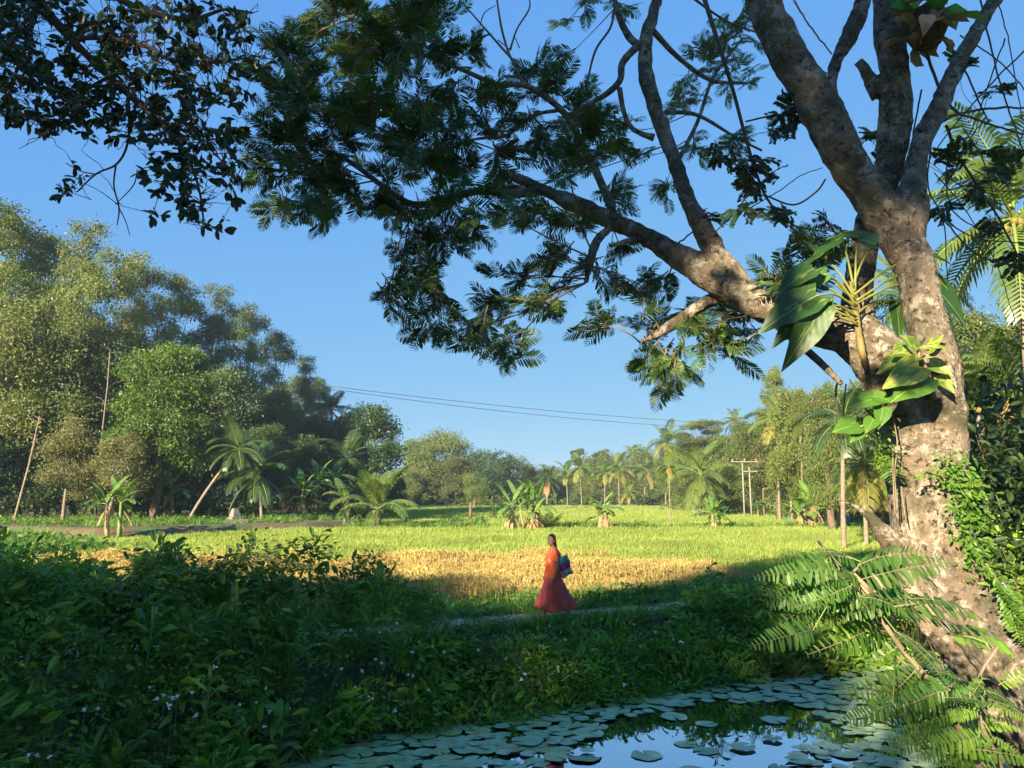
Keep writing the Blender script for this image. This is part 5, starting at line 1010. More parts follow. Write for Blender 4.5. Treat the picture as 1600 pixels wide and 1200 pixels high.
# dead bare twigs at the top
for a in [[(820, 133, 4, 8.1), (800, 95, 4, 8.1), (785, 50, 4, 8.1), (775, -10, 3, 8.1)], [(812, 105, 5, 8.1), (780, 70, 4, 8.1), (745, 30, 3, 8.1), (712, -8, 2, 8.1)], [(797, 78, 4, 8.1), (808, 45, 3, 8.1), (828, 10, 3, 8.1), (820, -20, 2, 8.1)], [(797, 78, 2, 8.1), (778, 62, 2, 8.1)], [(750, 40, 2, 8.1), (757, 20, 2, 8.1), (775, 8, 1, 8.1)], [(812, 75, 2, 8.1), (803, 55, 1.5, 8.1)], [(797, 250, 4, 8.1), (785, 240, 2, 8.1), (770, 236, 1, 8.1)]]:
    sp = spline([(*at(x, y, Y), w * .5 * mpp(Y)) for x, y, w, Y in a], 14); b = MB(); b.tube([q[:3] for q in sp], [q[3] for q in sp], n=6); link('bare_twig', b.mesh('bare_twig', (), True), big, M['bark_pale'])
# leaf sprays
BLOBS = [(500, 12, 60, 30), (560, 35, 65, 50), (630, 55, 55, 55), (670, 25, 45, 28), (615, 95, 50, 40), (455, 95, 40, 36), (440, 150, 45, 42), (492, 140, 50, 44), (560, 125, 50, 44), (425, 215, 42, 40), (402, 262, 22, 22), (452, 262, 44, 42), (515, 200, 50, 42), (580, 180, 50, 44), (640, 145, 45, 42), (700, 135, 38, 34), (735, 82, 34, 18), (758, 150, 34, 30), (840, 105, 30, 26), (858, 140, 40, 32),
         (640, 215, 50, 42), (700, 200, 44, 34), (765, 200, 44, 30), (540, 268, 50, 44), (470, 300, 42, 38), (442, 332, 26, 18), (520, 325, 36, 34), (600, 285, 44, 40), (620, 345, 36, 34), (665, 265, 42, 36), (725, 262, 42, 36), (795, 245, 40, 28), (845, 215, 40, 34), (900, 195, 46, 36), (935, 160, 28, 22), (895, 255, 42, 34), (945, 240, 28, 24), (962, 310, 34, 26), (885, 345, 44, 26), (700, 335, 42, 34), (645, 388, 38, 30), (700, 395, 40, 34), (745, 358, 32, 26), (625, 420, 26, 22), (780, 330, 36, 26), (830, 330, 30, 22),
         (608, 480, 20, 30), (652, 455, 38, 32), (690, 500, 34, 26), (740, 515, 36, 32), (782, 560, 24, 26), (772, 480, 36, 26), (830, 478, 38, 22), (850, 400, 36, 22), (795, 440, 34, 20), (872, 455, 30, 18), (930, 430, 34, 28), (975, 400, 28, 18), (938, 505, 26, 26), (990, 455, 34, 26), (1038, 440, 34, 24), (1020, 515, 32, 30), (1080, 515, 44, 32), (1055, 570, 44, 22), (1125, 545, 44, 24), (1175, 535, 34, 22), (1012, 568, 18, 12), (1130, 500, 34, 24), (1225, 430, 34, 26), (1290, 395, 32, 24), (1260, 455, 34, 22), (560, 75, 40, 30), (480, 60, 22, 14), (690, 90, 30, 26)]
SPM = [spray(200 + i, 8).mesh('leaf_spray', [M['rain'], M['bark_twig']]) for i in range(7)]
SPP = [spray(220 + i, 7).mesh('leaf_spray', [M['rain_pale'], M['bark_twig']]) for i in range(3)]
anchor = [(p, k_) for k_ in ('left', 'leftlow', 'second', 'under', 'under2', 'rise', 'rise2', 'fall') for p, r in ([(Vector(q[:3]), q[3]) for q in spline([(*p, r) for p, r in PTS[k_]], len(PTS[k_]) * 4)])]
rg = random.Random(5); allsp = []
def twigto(root, a, c, r0, mat, nm='branch'):
    sag = (c - a).length * rg.uniform(-.05, .12); mid = (a + c) / 2 + Vector((rg.uniform(-.06, .06), rg.uniform(-.06, .06), sag)); b = MB()
    sp = spline([(*a, r0), (*mid, r0 * .7), (*c, r0 * .3)], 9); b.tube([q[:3] for q in sp], [q[3] for q in sp], n=5); link(nm, b.mesh(nm, (), True), root, mat); return [Vector(q[:3]) for q in sp]
def fill(blobs, root, prot, Yr, dens, anchors, scl, r0=.011, mat='bark_twig', anch=True):
    out = []
    for (bx, by, rx, ry) in blobs:
        Y = rg.uniform(*Yr); c = at(bx, by, Y)
        if anch:
            a = min(anchors, key=lambda q: (q[0] - c).length + (.25 if q[0].z > c.z + .1 else 0))[0]; line = twigto(root, a, c, r0, M[mat])
            n2 = 2 if rx > 30 else 1
            lines = [line] + [twigto(root, line[rg.randint(3, 6)], at(bx + rg.uniform(-.7, .7) * rx, by + rg.uniform(-.5, .8) * ry, Y + rg.uniform(-.4, .4)), r0 * .5, M[mat]) for _ in range(n2)]
            a0 = a
        else: a0 = c + Vector((0, 0, .4)); lines = None
        n = max(2, round(rx * ry / dens))
        for i in range(n):
            an = rg.uniform(0, 6.28); q = math.sqrt(rg.random()); p = at(bx + math.cos(an) * q * rx, by + math.sin(an) * q * ry, Y + rg.uniform(-.55, .55))
            d = (p - a0).normalized() * .7 + Vector((math.cos(an) * .5, rg.uniform(-.6, .6), -math.sin(an) * .35 - .15)); s_ = scl * rg.uniform(.8, 1.2); d.normalize()
            out.append((p - d * .3 * s_, d, s_, rg.uniform(-.7, .7), prot[rg.randrange(len(prot))]))
    return out
allsp = fill(BLOBS, big, SPM, (7.2, 8.8), 215, anchor, .96)
PALE = [(1100, 95, 40, 30), (1150, 120, 36, 28), (1120, 50, 34, 26), (905, 8, 46, 14), (960, 18, 26, 14), (880, 40, 30, 12), (1085, 175, 34, 26), (1150, 205, 34, 22), (1180, 60, 24, 24), (1060, 130, 22, 30), (960, 210, 26, 20), (985, 250, 22, 18), (1090, 235, 24, 14), (1180, 120, 20, 20), (880, 95, 18, 10), (1040, 300, 16, 10), (800, 300, 40, 24), (1150, 30, 30, 20)]
anchor2 = [(Vector(q[:3]), '') for k_ in ('far1', 'far2', 'far3', 'second', 'topstub') for q in spline([(*p, r) for p, r in PTS[k_]], 16)]
pale = fill(PALE, big, SPP, (8.6, 9.8), 270, anchor2, .85, r0=.007)
# the crown goes on overhead, above and behind the camera
over = []
for i in range(80):
    p = Vector((rg.uniform(-4.5, 4.5), rg.uniform(0, 6.2), 0)); p.z = 2.3 + max(.78 * max(p.y, 0), 0) + rg.uniform(1.3, 3.6)
    over.append((p, Vector((rg.uniform(-1, 1), rg.uniform(-1, 1), -.2)).normalized(), 1.3, rg.uniform(-.6, .6), SPM[i % 7]))
def place_sprays(lst, root, nmax, stuff):
    for (p, d, s_, roll, me) in lst[:nmax]:
        o = link('leaf_spray', me, root); R3 = rotmats(np.array([tuple(d)]), np.array([roll]))[0]; M4 = Matrix([list(R3[i]) + [p[i]] for i in range(3)] + [[0, 0, 0, 1]]); o.matrix_basis = M4 @ Matrix.Scale(s_, 4)
    rest = lst[nmax:]
    if rest:
        b = MB(); by = {}
        for q in rest: by.setdefault(q[4].name, []).append(q)
        for nm, g_ in by.items():
            me = g_[0][4]; v = np.zeros(len(me.vertices) * 3); me.vertices.foreach_get('co', v); tb = MB()
            q4 = [(tuple(p_.vertices), p_.material_index) for p_ in me.polygons if len(p_.vertices) == 4]; q3 = [(tuple(p_.vertices), p_.material_index) for p_ in me.polygons if len(p_.vertices) == 3]
            tb.add(v, [a for a, _ in q4] or None, [a for a, _ in q3] or None, m=(np.array([c for _, c in q4]), np.array([c for _, c in q3])))
            b.stamp(tb, np.array([tuple(q[0]) for q in g_]), rotmats(np.array([tuple(q[1]) for q in g_]), np.array([q[3] for q in g_])), np.array([q[2] for q in g_]))
        o = link('foliage', b.mesh('foliage', list(lst[0][4].materials)), root); o['kind'] = 'stuff'; return o
print('SPRAYS', len(allsp), len(pale))
rg.shuffle(allsp)
place_sprays(allsp[:240] + pale[:50], big, 290, None)
place_sprays(allsp[240:] + over, big, 0, True)
if len(pale) > 50:
    o = place_sprays(pale[50:], big, 0, True); o.name = 'pale_foliage'
# ================================================================== THE OVERHANGING TREE, upper left
ov = empty('broadleaf_tree', (-6.4, 3.0, 0), 0, 'dark oval-leaved tree whose boughs hang into the upper left of the sky', 'tree'); inv = Matrix.Translation((6.4, -3.0, 0))
def oput(o): o.matrix_parent_inverse = inv; return o
OL = [[(-180, -60, 46, 5.0), (-60, -70, 32, 5.0), (60, 10, 20, 5.1), (110, 60, 14, 5.1), (170, 120, 12, 5.2), (215, 160, 11, 5.2), (262, 205, 8, 5.2), (295, 250, 5, 5.2), (312, 300, 4, 5.2), (318, 345, 3, 5.2)],
      [(-60, -70, 24, 5.0), (90, -50, 17, 5.2), (180, -5, 12, 5.2), (235, 20, 11, 5.3), (300, 30, 8, 5.3), (350, 15, 5, 5.3), (395, 20, 3, 5.3)], [(110, 60, 8, 5.1), (170, 60, 8, 5.1), (235, 75, 7, 5.1), (262, 92, 5, 5.1), (330, 95, 4, 5.1), (395, 90, 3, 5.1)],
      [(60, 10, 9, 5.1), (40, 70, 7, 5.0), (20, 130, 5, 5.0), (8, 190, 3, 5.0)], [(170, 120, 6, 5.2), (120, 150, 5, 5.1), (90, 190, 4, 5.1), (60, 215, 3, 5.1)], [(200, 150, 6, 5.2), (202, 200, 5, 5.2), (196, 235, 4, 5.2), (180, 258, 3.5, 5.2), (150, 272, 3, 5.2), (120, 300, 2, 5.2)],
      [(250, 190, 5, 5.2), (300, 210, 4, 5.2), (345, 250, 3, 5.2), (375, 285, 2, 5.2)], [(181, 258, 3, 5.2), (178, 290, 2.5, 5.2), (186, 325, 2.5, 5.2), (183, 352, 1.5, 5.2)], [(186, 325, 2, 5.2), (196, 345, 1.5, 5.2), (203, 368, 1.2, 5.2)], [(150, 272, 2, 5.2), (128, 268, 2, 5.2), (103, 255, 1.5, 5.2)],
      [(262, 92, 4, 5.1), (320, 140, 3, 5.1), (370, 165, 2, 5.1)], [(215, 265, 2, 5.2), (208, 290, 2, 5.2), (180, 320, 1.2, 5.2)]]
oanch = []
for i, a in enumerate(OL):
    sp = spline([(*at(x, y, Y), w * .5 * mpp(Y)) for x, y, w, Y in a], 30); b = MB(); b.tube([q[:3] for q in sp], [q[3] for q in sp], n=8); oput(link('branch', b.mesh('branch', (), True), ov, M['bark']))
    if i < 9: oanch += [(Vector(q[:3]), '') for q in sp[6:]]
st_ = at(-180, -60, 5.0); b = MB(); b.tube([(-6.4, 3.0, -1.2), (-6.3, 3.1, 1.5), (-6.0, 3.6, 3.6), (-5.2, 4.4, st_.z - .5), tuple(st_)], [.3, .24, .2, .16, .12], n=12, bump=.1); oput(link('trunk', b.mesh('trunk', (), True), ov, M['bark']))
OB = [(30, 30, 50, 46), (100, 30, 46, 46), (170, 40, 46, 46), (240, 30, 44, 36), (310, 35, 44, 32), (370, 45, 34, 26), (398, 90, 18, 22), (20, 100, 36, 44), (80, 110, 46, 44), (140, 120, 44, 40), (200, 100, 46, 40), (260, 90, 44, 36), (320, 90, 40, 30), (380, 105, 30, 22), (30, 175, 34, 26), (90, 170, 40, 28), (150, 175, 40, 30), (210, 165, 42, 32), (270, 150, 42, 32), (330, 140, 38, 28), (375, 150, 18, 14), (75, 200, 30, 12), (60, 205, 16, 10), (165, 210, 24, 14), (240, 205, 30, 20), (285, 210, 36, 30), (335, 205, 36, 30), (370, 225, 24, 22), (235, 255, 24, 18), (285, 265, 40, 30), (335, 270, 30, 26), (360, 285, 18, 14), (300, 310, 34, 22), (320, 340, 22, 14), (255, 290, 16, 14), (335, 350, 16, 8), (120, 275, 8, 8), (100, 298, 8, 4), (240, 335, 8, 6), (0, 130, 24, 60), (0, 20, 30, 40)]
ROS = [rosette(300 + i) for i in range(6)]; ROM = [r_.mesh('leaf_cluster', [M['oval'], M['bark']]) for r_ in ROS]; ol = []
for (bx, by, rx, ry) in OB:
    n = max(2, round(rx * ry / 92))
    for i in range(n):
        an = rg.uniform(0, 6.28); q = math.sqrt(rg.random()); p = at(bx + math.cos(an) * q * rx, by + math.sin(an) * q * ry, 5.15 + rg.uniform(-.5, .5)); a = min(oanch, key=lambda z: (z[0] - p).length)[0]
        d = (p - a).normalized() * .6 + Vector((rg.uniform(-.7, .7), rg.uniform(-.6, .6), rg.uniform(-.8, .3))); d.normalize(); ol.append((p - d * .17, d, rg.uniform(.85, 1.2), rg.uniform(-1, 1), ROM[rg.randrange(6)]))
print('ROSETTES', len(ol))
# thin twigs that carry the clusters, one mesh too fine to pick apart
b = MB()
for (p, d, s_, r_, me) in ol:
    a = min(oanch, key=lambda z: (z[0] - p).length)[0]
    L9 = (a - p).length
    if .03 < L9 < .42:
        pv9 = p - d * .05; b.tube([a, a.lerp(pv9, .35) + Vector((rg.uniform(-.03, .03), rg.uniform(-.03, .03), .05 * L9 + rg.uniform(-.02, .04))), a.lerp(pv9, .7) + Vector((rg.uniform(-.02, .02), 0, .03 * L9)), pv9, p + d * .02], [.004, .003, .0025, .002, .002], n=4, cap=False)
o = oput(link('twig', b.mesh('twig', ()), ov, M['bark'])); o['kind'] = 'stuff'
rg.shuffle(ol)
for (p, d, s_, roll, me) in ol[:298]:
    o = link('leaf_cluster', me, ov); R3 = rotmats(np.array([tuple(d)]), np.array([roll]))[0]; o.matrix_parent_inverse = inv; o.matrix_basis = Matrix([list(R3[i]) + [p[i]] for i in range(3)] + [[0, 0, 0, 1]]) @ Matrix.Scale(s_, 4)
if len(ol) > 298:
    o = place_sprays(ol[298:], ov, 0, True); o.matrix_parent_inverse = inv
# ================================================================== CLIMBERS, LIANAS, NEST
CS = [spray(400 + i, 6, 'pinnate').mesh('leaf_spray', [M['climber'], M['bark_twig']]) for i in range(4)]
cl = empty('pinnate_climber', (0, 0, 0), 0, 'dark climber with small oval leaflets hanging left of the upper trunk', 'climber')
CLP = [[(1095, -20, 9, 7.4), (1120, 60, 8, 7.4), (1145, 140, 7, 7.4), (1165, 215, 6, 7.4), (1185, 280, 5, 7.4), (1205, 320, 4, 7.4), (1240, 352, 3, 7.4), (1290, 362, 2.5, 7.3)], [(1060, -20, 5, 7.5), (1130, 30, 4, 7.5), (1180, 50, 3, 7.4)], [(1165, 190, 3, 7.4), (1200, 182, 3, 7.4), (1230, 178, 2, 7.3)], [(1195, 305, 3, 7.4), (1240, 320, 3, 7.3), (1275, 300, 3, 7.2), (1290, 280, 3, 7.1)], [(1110, 370, 2, 7.3), (1150, 330, 2.5, 7.3), (1170, 300, 3, 7.35)], [(962, -10, 4, 7.6), (955, 40, 4, 7.6), (930, 80, 4, 7.6), (915, 140, 3, 7.6)], [(1135, 65, 3, 7.4), (1160, 45, 3, 7.4), (1175, 20, 3, 7.4)]]
canch = []
for a in CLP:
    sp = spline([(*at(x, y, Y), w * .5 * mpp(Y)) for x, y, w, Y in a], 22); b = MB(); b.tube([q[:3] for q in sp], [q[3] for q in sp], n=6); link('stem', b.mesh('stem', (), True), cl, M['bark']); canch += [(Vector(q[:3]), '') for q in sp]
q_ = fill([(1125, 245, 30, 16), (1160, 262, 36, 24), (1190, 290, 26, 22), (1172, 325, 22, 16), (1230, 180, 22, 12), (1222, 205, 12, 12), (1240, 155, 14, 8), (1205, 335, 18, 12), (1105, 335, 12, 12), (1230, 340, 14, 8), (1270, 150, 14, 10), (1300, 345, 18, 12), (1310, 375, 20, 14)], cl, CS, (7.1, 7.6), 190, canch, .62, r0=.004)
place_sprays(q_, cl, 290, None)
c2 = empty('pinnate_climber', (0, 0, 0), 0, 'dark climber with oval leaflets at the right picture edge under the bare vines', 'climber'); q_ = fill([(1520, 235, 32, 22), (1550, 262, 36, 26), (1530, 290, 30, 22), (1480, 255, 18, 14), (1580, 240, 24, 18), (1375, 235, 14, 12), (1365, 210, 16, 8), (1470, 330, 12, 10), (1585, 400, 22, 16), (1560, 350, 22, 14), (1500, 100, 10, 10), (1560, 130, 14, 10)], c2, CS, (7.2, 7.8), 210, [(at(1535, 180, 7.5), ''), (at(1590, 200, 7.5), ''), (at(1500, 290, 7.5), '')], .62, r0=.004); place_sprays(q_, c2, 290, None)
LV = [[(1440, 60), (1480, 160), (1535, 190), (1600, 210)], [(1478, 196), (1495, 235), (1520, 280), (1560, 340), (1600, 420)], [(1430, 215), (1480, 185), (1540, 170), (1610, 168)], [(1500, 90), (1530, 160), (1545, 190)], [(1440, 140), (1425, 220), (1415, 300)], [(1620, 60), (1540, 140), (1480, 210), (1445, 260)], [(1555, -10), (1575, 60), (1598, 190)], [(1487, 230), (1478, 280), (1490, 330), (1530, 360)],
      [(1455, 230), (1450, 290), (1475, 350), (1480, 430), (1490, 470)], [(1460, 270), (1510, 330), (1560, 420), (1590, 520)], [(1500, 55), (1560, 95), (1610, 150)], [(1535, 190), (1500, 240), (1470, 300)], [(1570, 60), (1545, 130), (1520, 200), (1480, 260)], [(1240, 0), (1265, 40), (1300, 85)], [(1250, 95), (1275, 110), (1295, 114)], [(1170, 325), (1215, 300), (1250, 275), (1285, 262)], [(1060, 380), (1090, 360), (1100, 385)], [(1530, -10), (1560, 120), (1600, 240)], [(1470, 300), (1520, 290), (1580, 300), (1620, 290)], [(1480, 350), (1530, 400), (1610, 420)],
      [(1505, 200), (1540, 260), (1555, 340), (1550, 430)], [(1460, 330), (1520, 370), (1600, 380)], [(1310, 590), (1306, 620), (1315, 680)], [(1322, 600), (1318, 640), (1312, 700)]]
for i, a in enumerate(LV):
    Y = 7.1 + (i * 37 % 11) * .08; w0 = 5.5 if i < 3 else random.uniform(2, 3.6); sp = spline([(*at(x, y, Y + .1 * j), w0 * (1 - .12 * j) * .5 * mpp(Y)) for j, (x, y) in enumerate(a)], 24); b = MB()
    b.tube([Vector(q[:3]) + Vector((.012 * mnoise.noise(Vector((k * .5, i, 0))), 0, .02 * mnoise.noise(Vector((k * .5, i, 5))))) for k, q in enumerate(sp)], [q[3] for q in sp], n=6)
    tag(link('liana', b.mesh('liana', (M['bark'],), True)), 'thick bare vine arching to the right picture edge' if i < 3 else 'thin bare vine tangled beside the upper trunk', 'vine', 'bare vines around the trunk' if i >= 3 else 'thick bare vines')
# brown epiphyte basket high in the fork
c = at(1440, 45, 6.95); nest = empty('basket_fern', c, 0, 'brown withered basket fern lodged high between the trunk stems', 'fern'); b = MB(); dr = MB(); gl_ = MB(); rn = np.random.default_rng(4)
cm = MB(); cm.tube([(0, 0, -.24), (.02, 0, -.16), (0, 0, -.02), (.02, 0, .12), (0, 0, .22)], [.03, .13, .2, .19, .05], n=12, bump=.5); link('root_ball', cm.mesh('root_ball', (surfmat('fern_rootball', [(.3, (.03, .02, .014)), (.7, (.12, .075, .045))], 14, .95, .8),), True), nest)
D = np.stack([rn.normal(0, .6, 26), rn.normal(-.4, .5, 26), rn.uniform(-1.1, .3, 26)], 1); dr.stamp(leaf_oval(.5, .1, .3), rn.normal(0, .1, (26, 3)), rotmats(D, rn.normal(0, .6, 26)), rn.uniform(.14, .32, 26)); link('dry_frond', dr.mesh('dry_frond', ()), nest, M['banana_dry'])
D = np.stack([rn.normal(0, .7, 16), rn.normal(-.1, .5, 16), rn.uniform(.2, 1.1, 16)], 1); gl_.stamp(leaf_oval(.3, .04, .3), np.array([[0, 0, .15]]) + rn.normal(0, .1, (16, 3)), rotmats(D, rn.normal(0, .4, 16)), rn.uniform(.3, .6, 16)); link('frond', gl_.mesh('frond', ()), nest, M['fern'])

# ================================================================== POTHOS ON THE TRUNK
def heart_mb(nu=9):
    b = MB(); V = []; F = []
    for i in range(nu + 1):
        u = i / nu; w = .36 * (math.sin(math.pi * min(1, u * .93 + .07) ** .62)) * (1 - .15 * u); y = u - .12 * math.sin(math.pi * (1 - u)) * 0
        for s_ in (-1, -.5, 0, .5, 1):
            back = -.13 * abs(s_) * max(0, 1 - u * 3); V.append((s_ * w, y + back, .10 * abs(s_) * w * 2 - .16 * u * u + .018 * math.sin(u * 20) * abs(s_)))
    for i in range(nu):
        for j in range(4): F.append((i * 5 + j, i * 5 + j + 1, (i + 1) * 5 + j + 1, (i + 1) * 5 + j))
    b.add(V, F); return b
m, t, nn, L = newmat('pothos_leaf')
geo = N(t, "ShaderNodeNewGeometry"); tc = N(t, "ShaderNodeTexCoord"); mp = N(t, "ShaderNodeMapping"); mp.inputs['Scale'].default_value = (9, 3, 3); L.new(tc.outputs['Object'], mp.inputs[0]); oi = N(t, "ShaderNodeObjectInfo")
ad = N(t, "ShaderNodeVectorMath", operation='ADD'); L.new(mp.outputs[0], ad.inputs[0]); L.new(oi.outputs['Location'], ad.inputs[1]); nz = N(t, "ShaderNodeTexNoise", i_Scale=1.0, i_Detail=4.0); L.new(ad.outputs[0], nz.inputs['Vector'])
def potmat(name, lo, hi, a, b_):
    m_ = m.copy() if False else None
    mm, tt, n2_, L2 = newmat(name); tc = N(tt, "ShaderNodeTexCoord"); mp = N(tt, "ShaderNodeMapping"); mp.inputs['Scale'].default_value = (9, 3, 3); L2.new(tc.outputs['Object'], mp.inputs[0]); oi = N(tt, "ShaderNodeObjectInfo")
    ad = N(tt, "ShaderNodeVectorMath", operation='ADD'); L2.new(mp.outputs[0], ad.inputs[0]); L2.new(oi.outputs['Location'], ad.inputs[1]); nz = N(tt, "ShaderNodeTexNoise", i_Scale=1.0, i_Detail=4.0); L2.new(ad.outputs[0], nz.inputs['Vector'])
    rp = ramp(tt, [(lo, a), (hi, b_)], nz.outputs[0]); sx = N(tt, "ShaderNodeSeparateXYZ"); L2.new(tc.outputs['Object'], sx.inputs[0]); ab = N(tt, "ShaderNodeMath", operation='ABSOLUTE'); L2.new(sx.outputs[0], ab.inputs[0]); lt = N(tt, "ShaderNodeMath", operation='LESS_THAN'); lt.inputs[1].default_value = .007; L2.new(ab.outputs[0], lt.inputs[0])
    mx = N(tt, "ShaderNodeMix", data_type='RGBA'); L2.new(lt.outputs[0], mx.inputs[0]); L2.new(rp.outputs[0], mx.inputs[6]); mx.inputs[7].default_value = (.30, .36, .10, 1)
    pb = N(tt, "ShaderNodeBsdfPrincipled", i_Roughness=.45); pb.inputs['Specular IOR Level'].default_value = .5; L2.new(mx.outputs[2], pb.inputs['Base Color']); wv = N(tt, 'ShaderNodeTexWave', i_Scale=5.0, i_Distortion=1.5, wave_type='BANDS', bands_direction='DIAGONAL'); L2.new(tc.outputs['Object'], wv.inputs['Vector']); bq = N(tt, 'ShaderNodeBump', i_Strength=.22); bq.inputs['Distance'].default_value = .004; L2.new(wv.outputs[1], bq.inputs['Height']); L2.new(bq.outputs[0], pb.inputs['Normal']); tr = N(tt, "ShaderNodeBsdfTranslucent"); L2.new(mx.outputs[2], tr.inputs[0]); ms = N(tt, "ShaderNodeMixShader"); ms.inputs[0].default_value = .3; L2.new(pb.outputs[0], ms.inputs[1]); L2.new(tr.outputs[0], ms.inputs[2]); o = N(tt, "ShaderNodeOutputMaterial"); L2.new(ms.outputs[0], o.inputs[0]); return mm
bpy.data.materials.remove(m)
M['pot_dark'] = potmat('pothos_dark', .60, .68, (.035, .095, .018), (.17, .24, .045)); M['pot_var'] = potmat('pothos_variegated', .44, .56, (.11, .22, .025), (.36, .37, .08)); M['pot_green'] = potmat('pothos_green', .6, .7, (.07, .17, .02), (.14, .23, .035))
HM = heart_mb().mesh('leaf', (M['pot_dark'],), True)
def heart(root, a, c, Y, mat, roll=0.0, wid=1.0, dy=0.0):
    p, q = at(a[0], a[1], Y), at(c[0], c[1], Y + dy); d = q - p; s_ = d.length; R3 = rotmats(np.array([tuple(d)]), np.array([roll]), N=np.array([0, -.75, .66]))[0]
    o = link('leaf', HM, root, M[mat]); o.matrix_basis = Matrix([list(R3[i]) + [p[i]] for i in range(3)] + [[0, 0, 0, 1]]) @ Matrix.Diagonal((s_ * wid, s_, s_, 1)); return p
pt = empty('pothos_vine', (0, 0, 0), 0, 'large-leaved climbing pothos with long pale leaf stalks in the crotch of the trunk', 'climbing plant')
b = MB(); sp = spline([(*at(x, y, 6.72), .5 * w * mpp(6.7)) for x, y, w in [(1352, 575, 8), (1346, 545, 11), (1341, 515, 10), (1337, 490, 10), (1333, 465, 9), (1330, 440, 6)]], 24)
b.tube([q[:3] for q in sp], [q[3] * (1 + .15 * (i % 2)) for i, q in enumerate(sp)], n=8); link('stem', b.mesh('stem', (), True), pt, surfmat('pothos_stem', [(.3, (.13, .09, .035)), (.7, (.24, .19, .07))], 8, .7, .2))
for o_, a, c, Y, mt, rl, w in [((1333, 445), (1368, 382), (1312, 357), 6.75, 'pot_dark', .2, 1.15), ((1334, 450), (1316, 378), (1243, 416), 6.6, 'pot_dark', -.5, .75), ((1335, 470), (1270, 420), (1212, 452), 6.55, 'pot_dark', -.2, 1.5), ((1337, 480), (1275, 462), (1183, 512), 6.45, 'pot_dark', .1, 1.15), ((1338, 495), (1284, 482), (1224, 578), 6.4, 'pot_dark', .3, .8), ((1340, 505), (1250, 500), (1204, 540), 6.5, 'pot_dark', 0, 1.0), ((1340, 510), (1290, 470), (1262, 540), 6.5, 'pot_dark', -.4, .9),
                               ((1335, 460), (1445, 398), (1498, 411), 7.1, 'pot_dark', .2, .9), ((1336, 475), (1452, 440), (1522, 506), 7.15, 'pot_dark', -.2, 1.0), ((1338, 490), (1400, 470), (1412, 540), 7.2, 'pot_dark', 0, .9), ((1338, 485), (1262, 440), (1225, 490), 6.6, 'pot_dark', .5, 1.2), ((1336, 465), (1282, 400), (1258, 372), 6.7, 'pot_dark', .1, .9), ((1337, 470), (1262, 432), (1200, 474), 6.62, 'pot_dark', -.6, 1.0), ((1338, 478), (1290, 428), (1240, 452), 6.58, 'pot_green', .5, .9), ((1339, 500), (1280, 500), (1246, 545), 6.52, 'pot_dark', .5, 1.0), ((1338, 500), (1262, 478), (1206, 520), 6.6, 'pot_dark', -.5, .9), ((1336, 455), (1340, 372), (1290, 366), 6.72, 'pot_green', -.3, .9), ((1338, 470), (1450, 420), (1492, 452), 7.18, 'pot_dark', .5, .9)]:
    p = heart(pt, a, c, Y, mt, rl, w * .74); s0 = at(o_[0], o_[1], 6.7); b = MB(); mid = (s0 + p) / 2 + Vector((0, 0, .06)); sp = spline([(*s0, .012), (*mid, .010), (*p, .007)], 10); b.tube([q[:3] for q in sp], [q[3] for q in sp], n=6); link('leaf_stalk', b.mesh('leaf_stalk', (), True), pt, surfmat('leaf_stalk', [(.3, (.15, .17, .035)), (.7, (.22, .24, .055))], 6, .5, 0) if 'leaf_stalk' not in bpy.data.materials else bpy.data.materials['leaf_stalk'])
pv = empty('variegated_pothos', (0, 0, 0), 0, 'yellow and green variegated pothos leaves glowing in the sun halfway up the trunk', 'climbing plant')
b = MB(); sp = spline([(*at(x, y, 6.55), .5 * w * mpp(6.5)) for x, y, w in [(1462, 625, 5), (1455, 600, 7), (1448, 580, 8), (1440, 565, 8), (1434, 550, 6), (1428, 540, 4)]], 16); b.tube([q[:3] for q in sp], [q[3] for q in sp], n=7); link('stem', b.mesh('stem', (), True), pv, M['dead_wood'])
for k9, (a, c, mt, rl, w) in enumerate([((1440, 546), (1487, 538), 'pot_var', .3, .95), ((1428, 556), (1370, 574), 'pot_var', -.3, .85), ((1436, 572), (1384, 602), 'pot_var', .35, .85), ((1452, 566), (1490, 584), 'pot_var', -.5, .9), ((1446, 590), (1396, 622), 'pot_green', .2, .95), ((1468, 588), (1491, 612), 'pot_var', -.5, .8), ((1432, 548), (1412, 522), 'pot_var', .6, .95), ((1452, 546), (1472, 522), 'pot_var', -.5, .9), ((1420, 546), (1394, 552), 'pot_var', .2, 1.0)]): heart(pv, a, c, 6.38 + .035 * (k9 * 5 % 9), mt, rl, w, -.14)
pg = empty('green_pothos', (0, 0, 0), 0, 'plain green heart-shaped pothos leaves on the left side of the trunk below the variegated ones', 'climbing plant')
b = MB(); sp = spline([(*at(x, y, 6.6), .5 * w * mpp(6.6)) for x, y, w in [(1440, 590, 5), (1405, 612, 5), (1385, 630, 5), (1372, 655, 4), (1340, 668, 3)]], 16); b.tube([q[:3] for q in sp], [q[3] for q in sp], n=6); link('stem', b.mesh('stem', (), True), pg, M['stem'])
for a, c, mt, rl, w in [((1370, 622), (1325, 633), 'pot_green', .1, .8), ((1366, 618), (1402, 628), 'pot_green', -.2, 1.0), ((1380, 636), (1374, 668), 'pot_green', .1, 1.0), ((1338, 664), (1302, 671), 'pot_green', .1, 1.2), ((1345, 668), (1330, 690), 'pot_green', .3, 1.0), ((1366, 655), (1352, 674), 'pot_green', -.2, 1.1), ((1408, 606), (1396, 618), 'pot_green', 0, 1.1)]: heart(pg, a, c, 6.5, mt, rl, w, -.08)
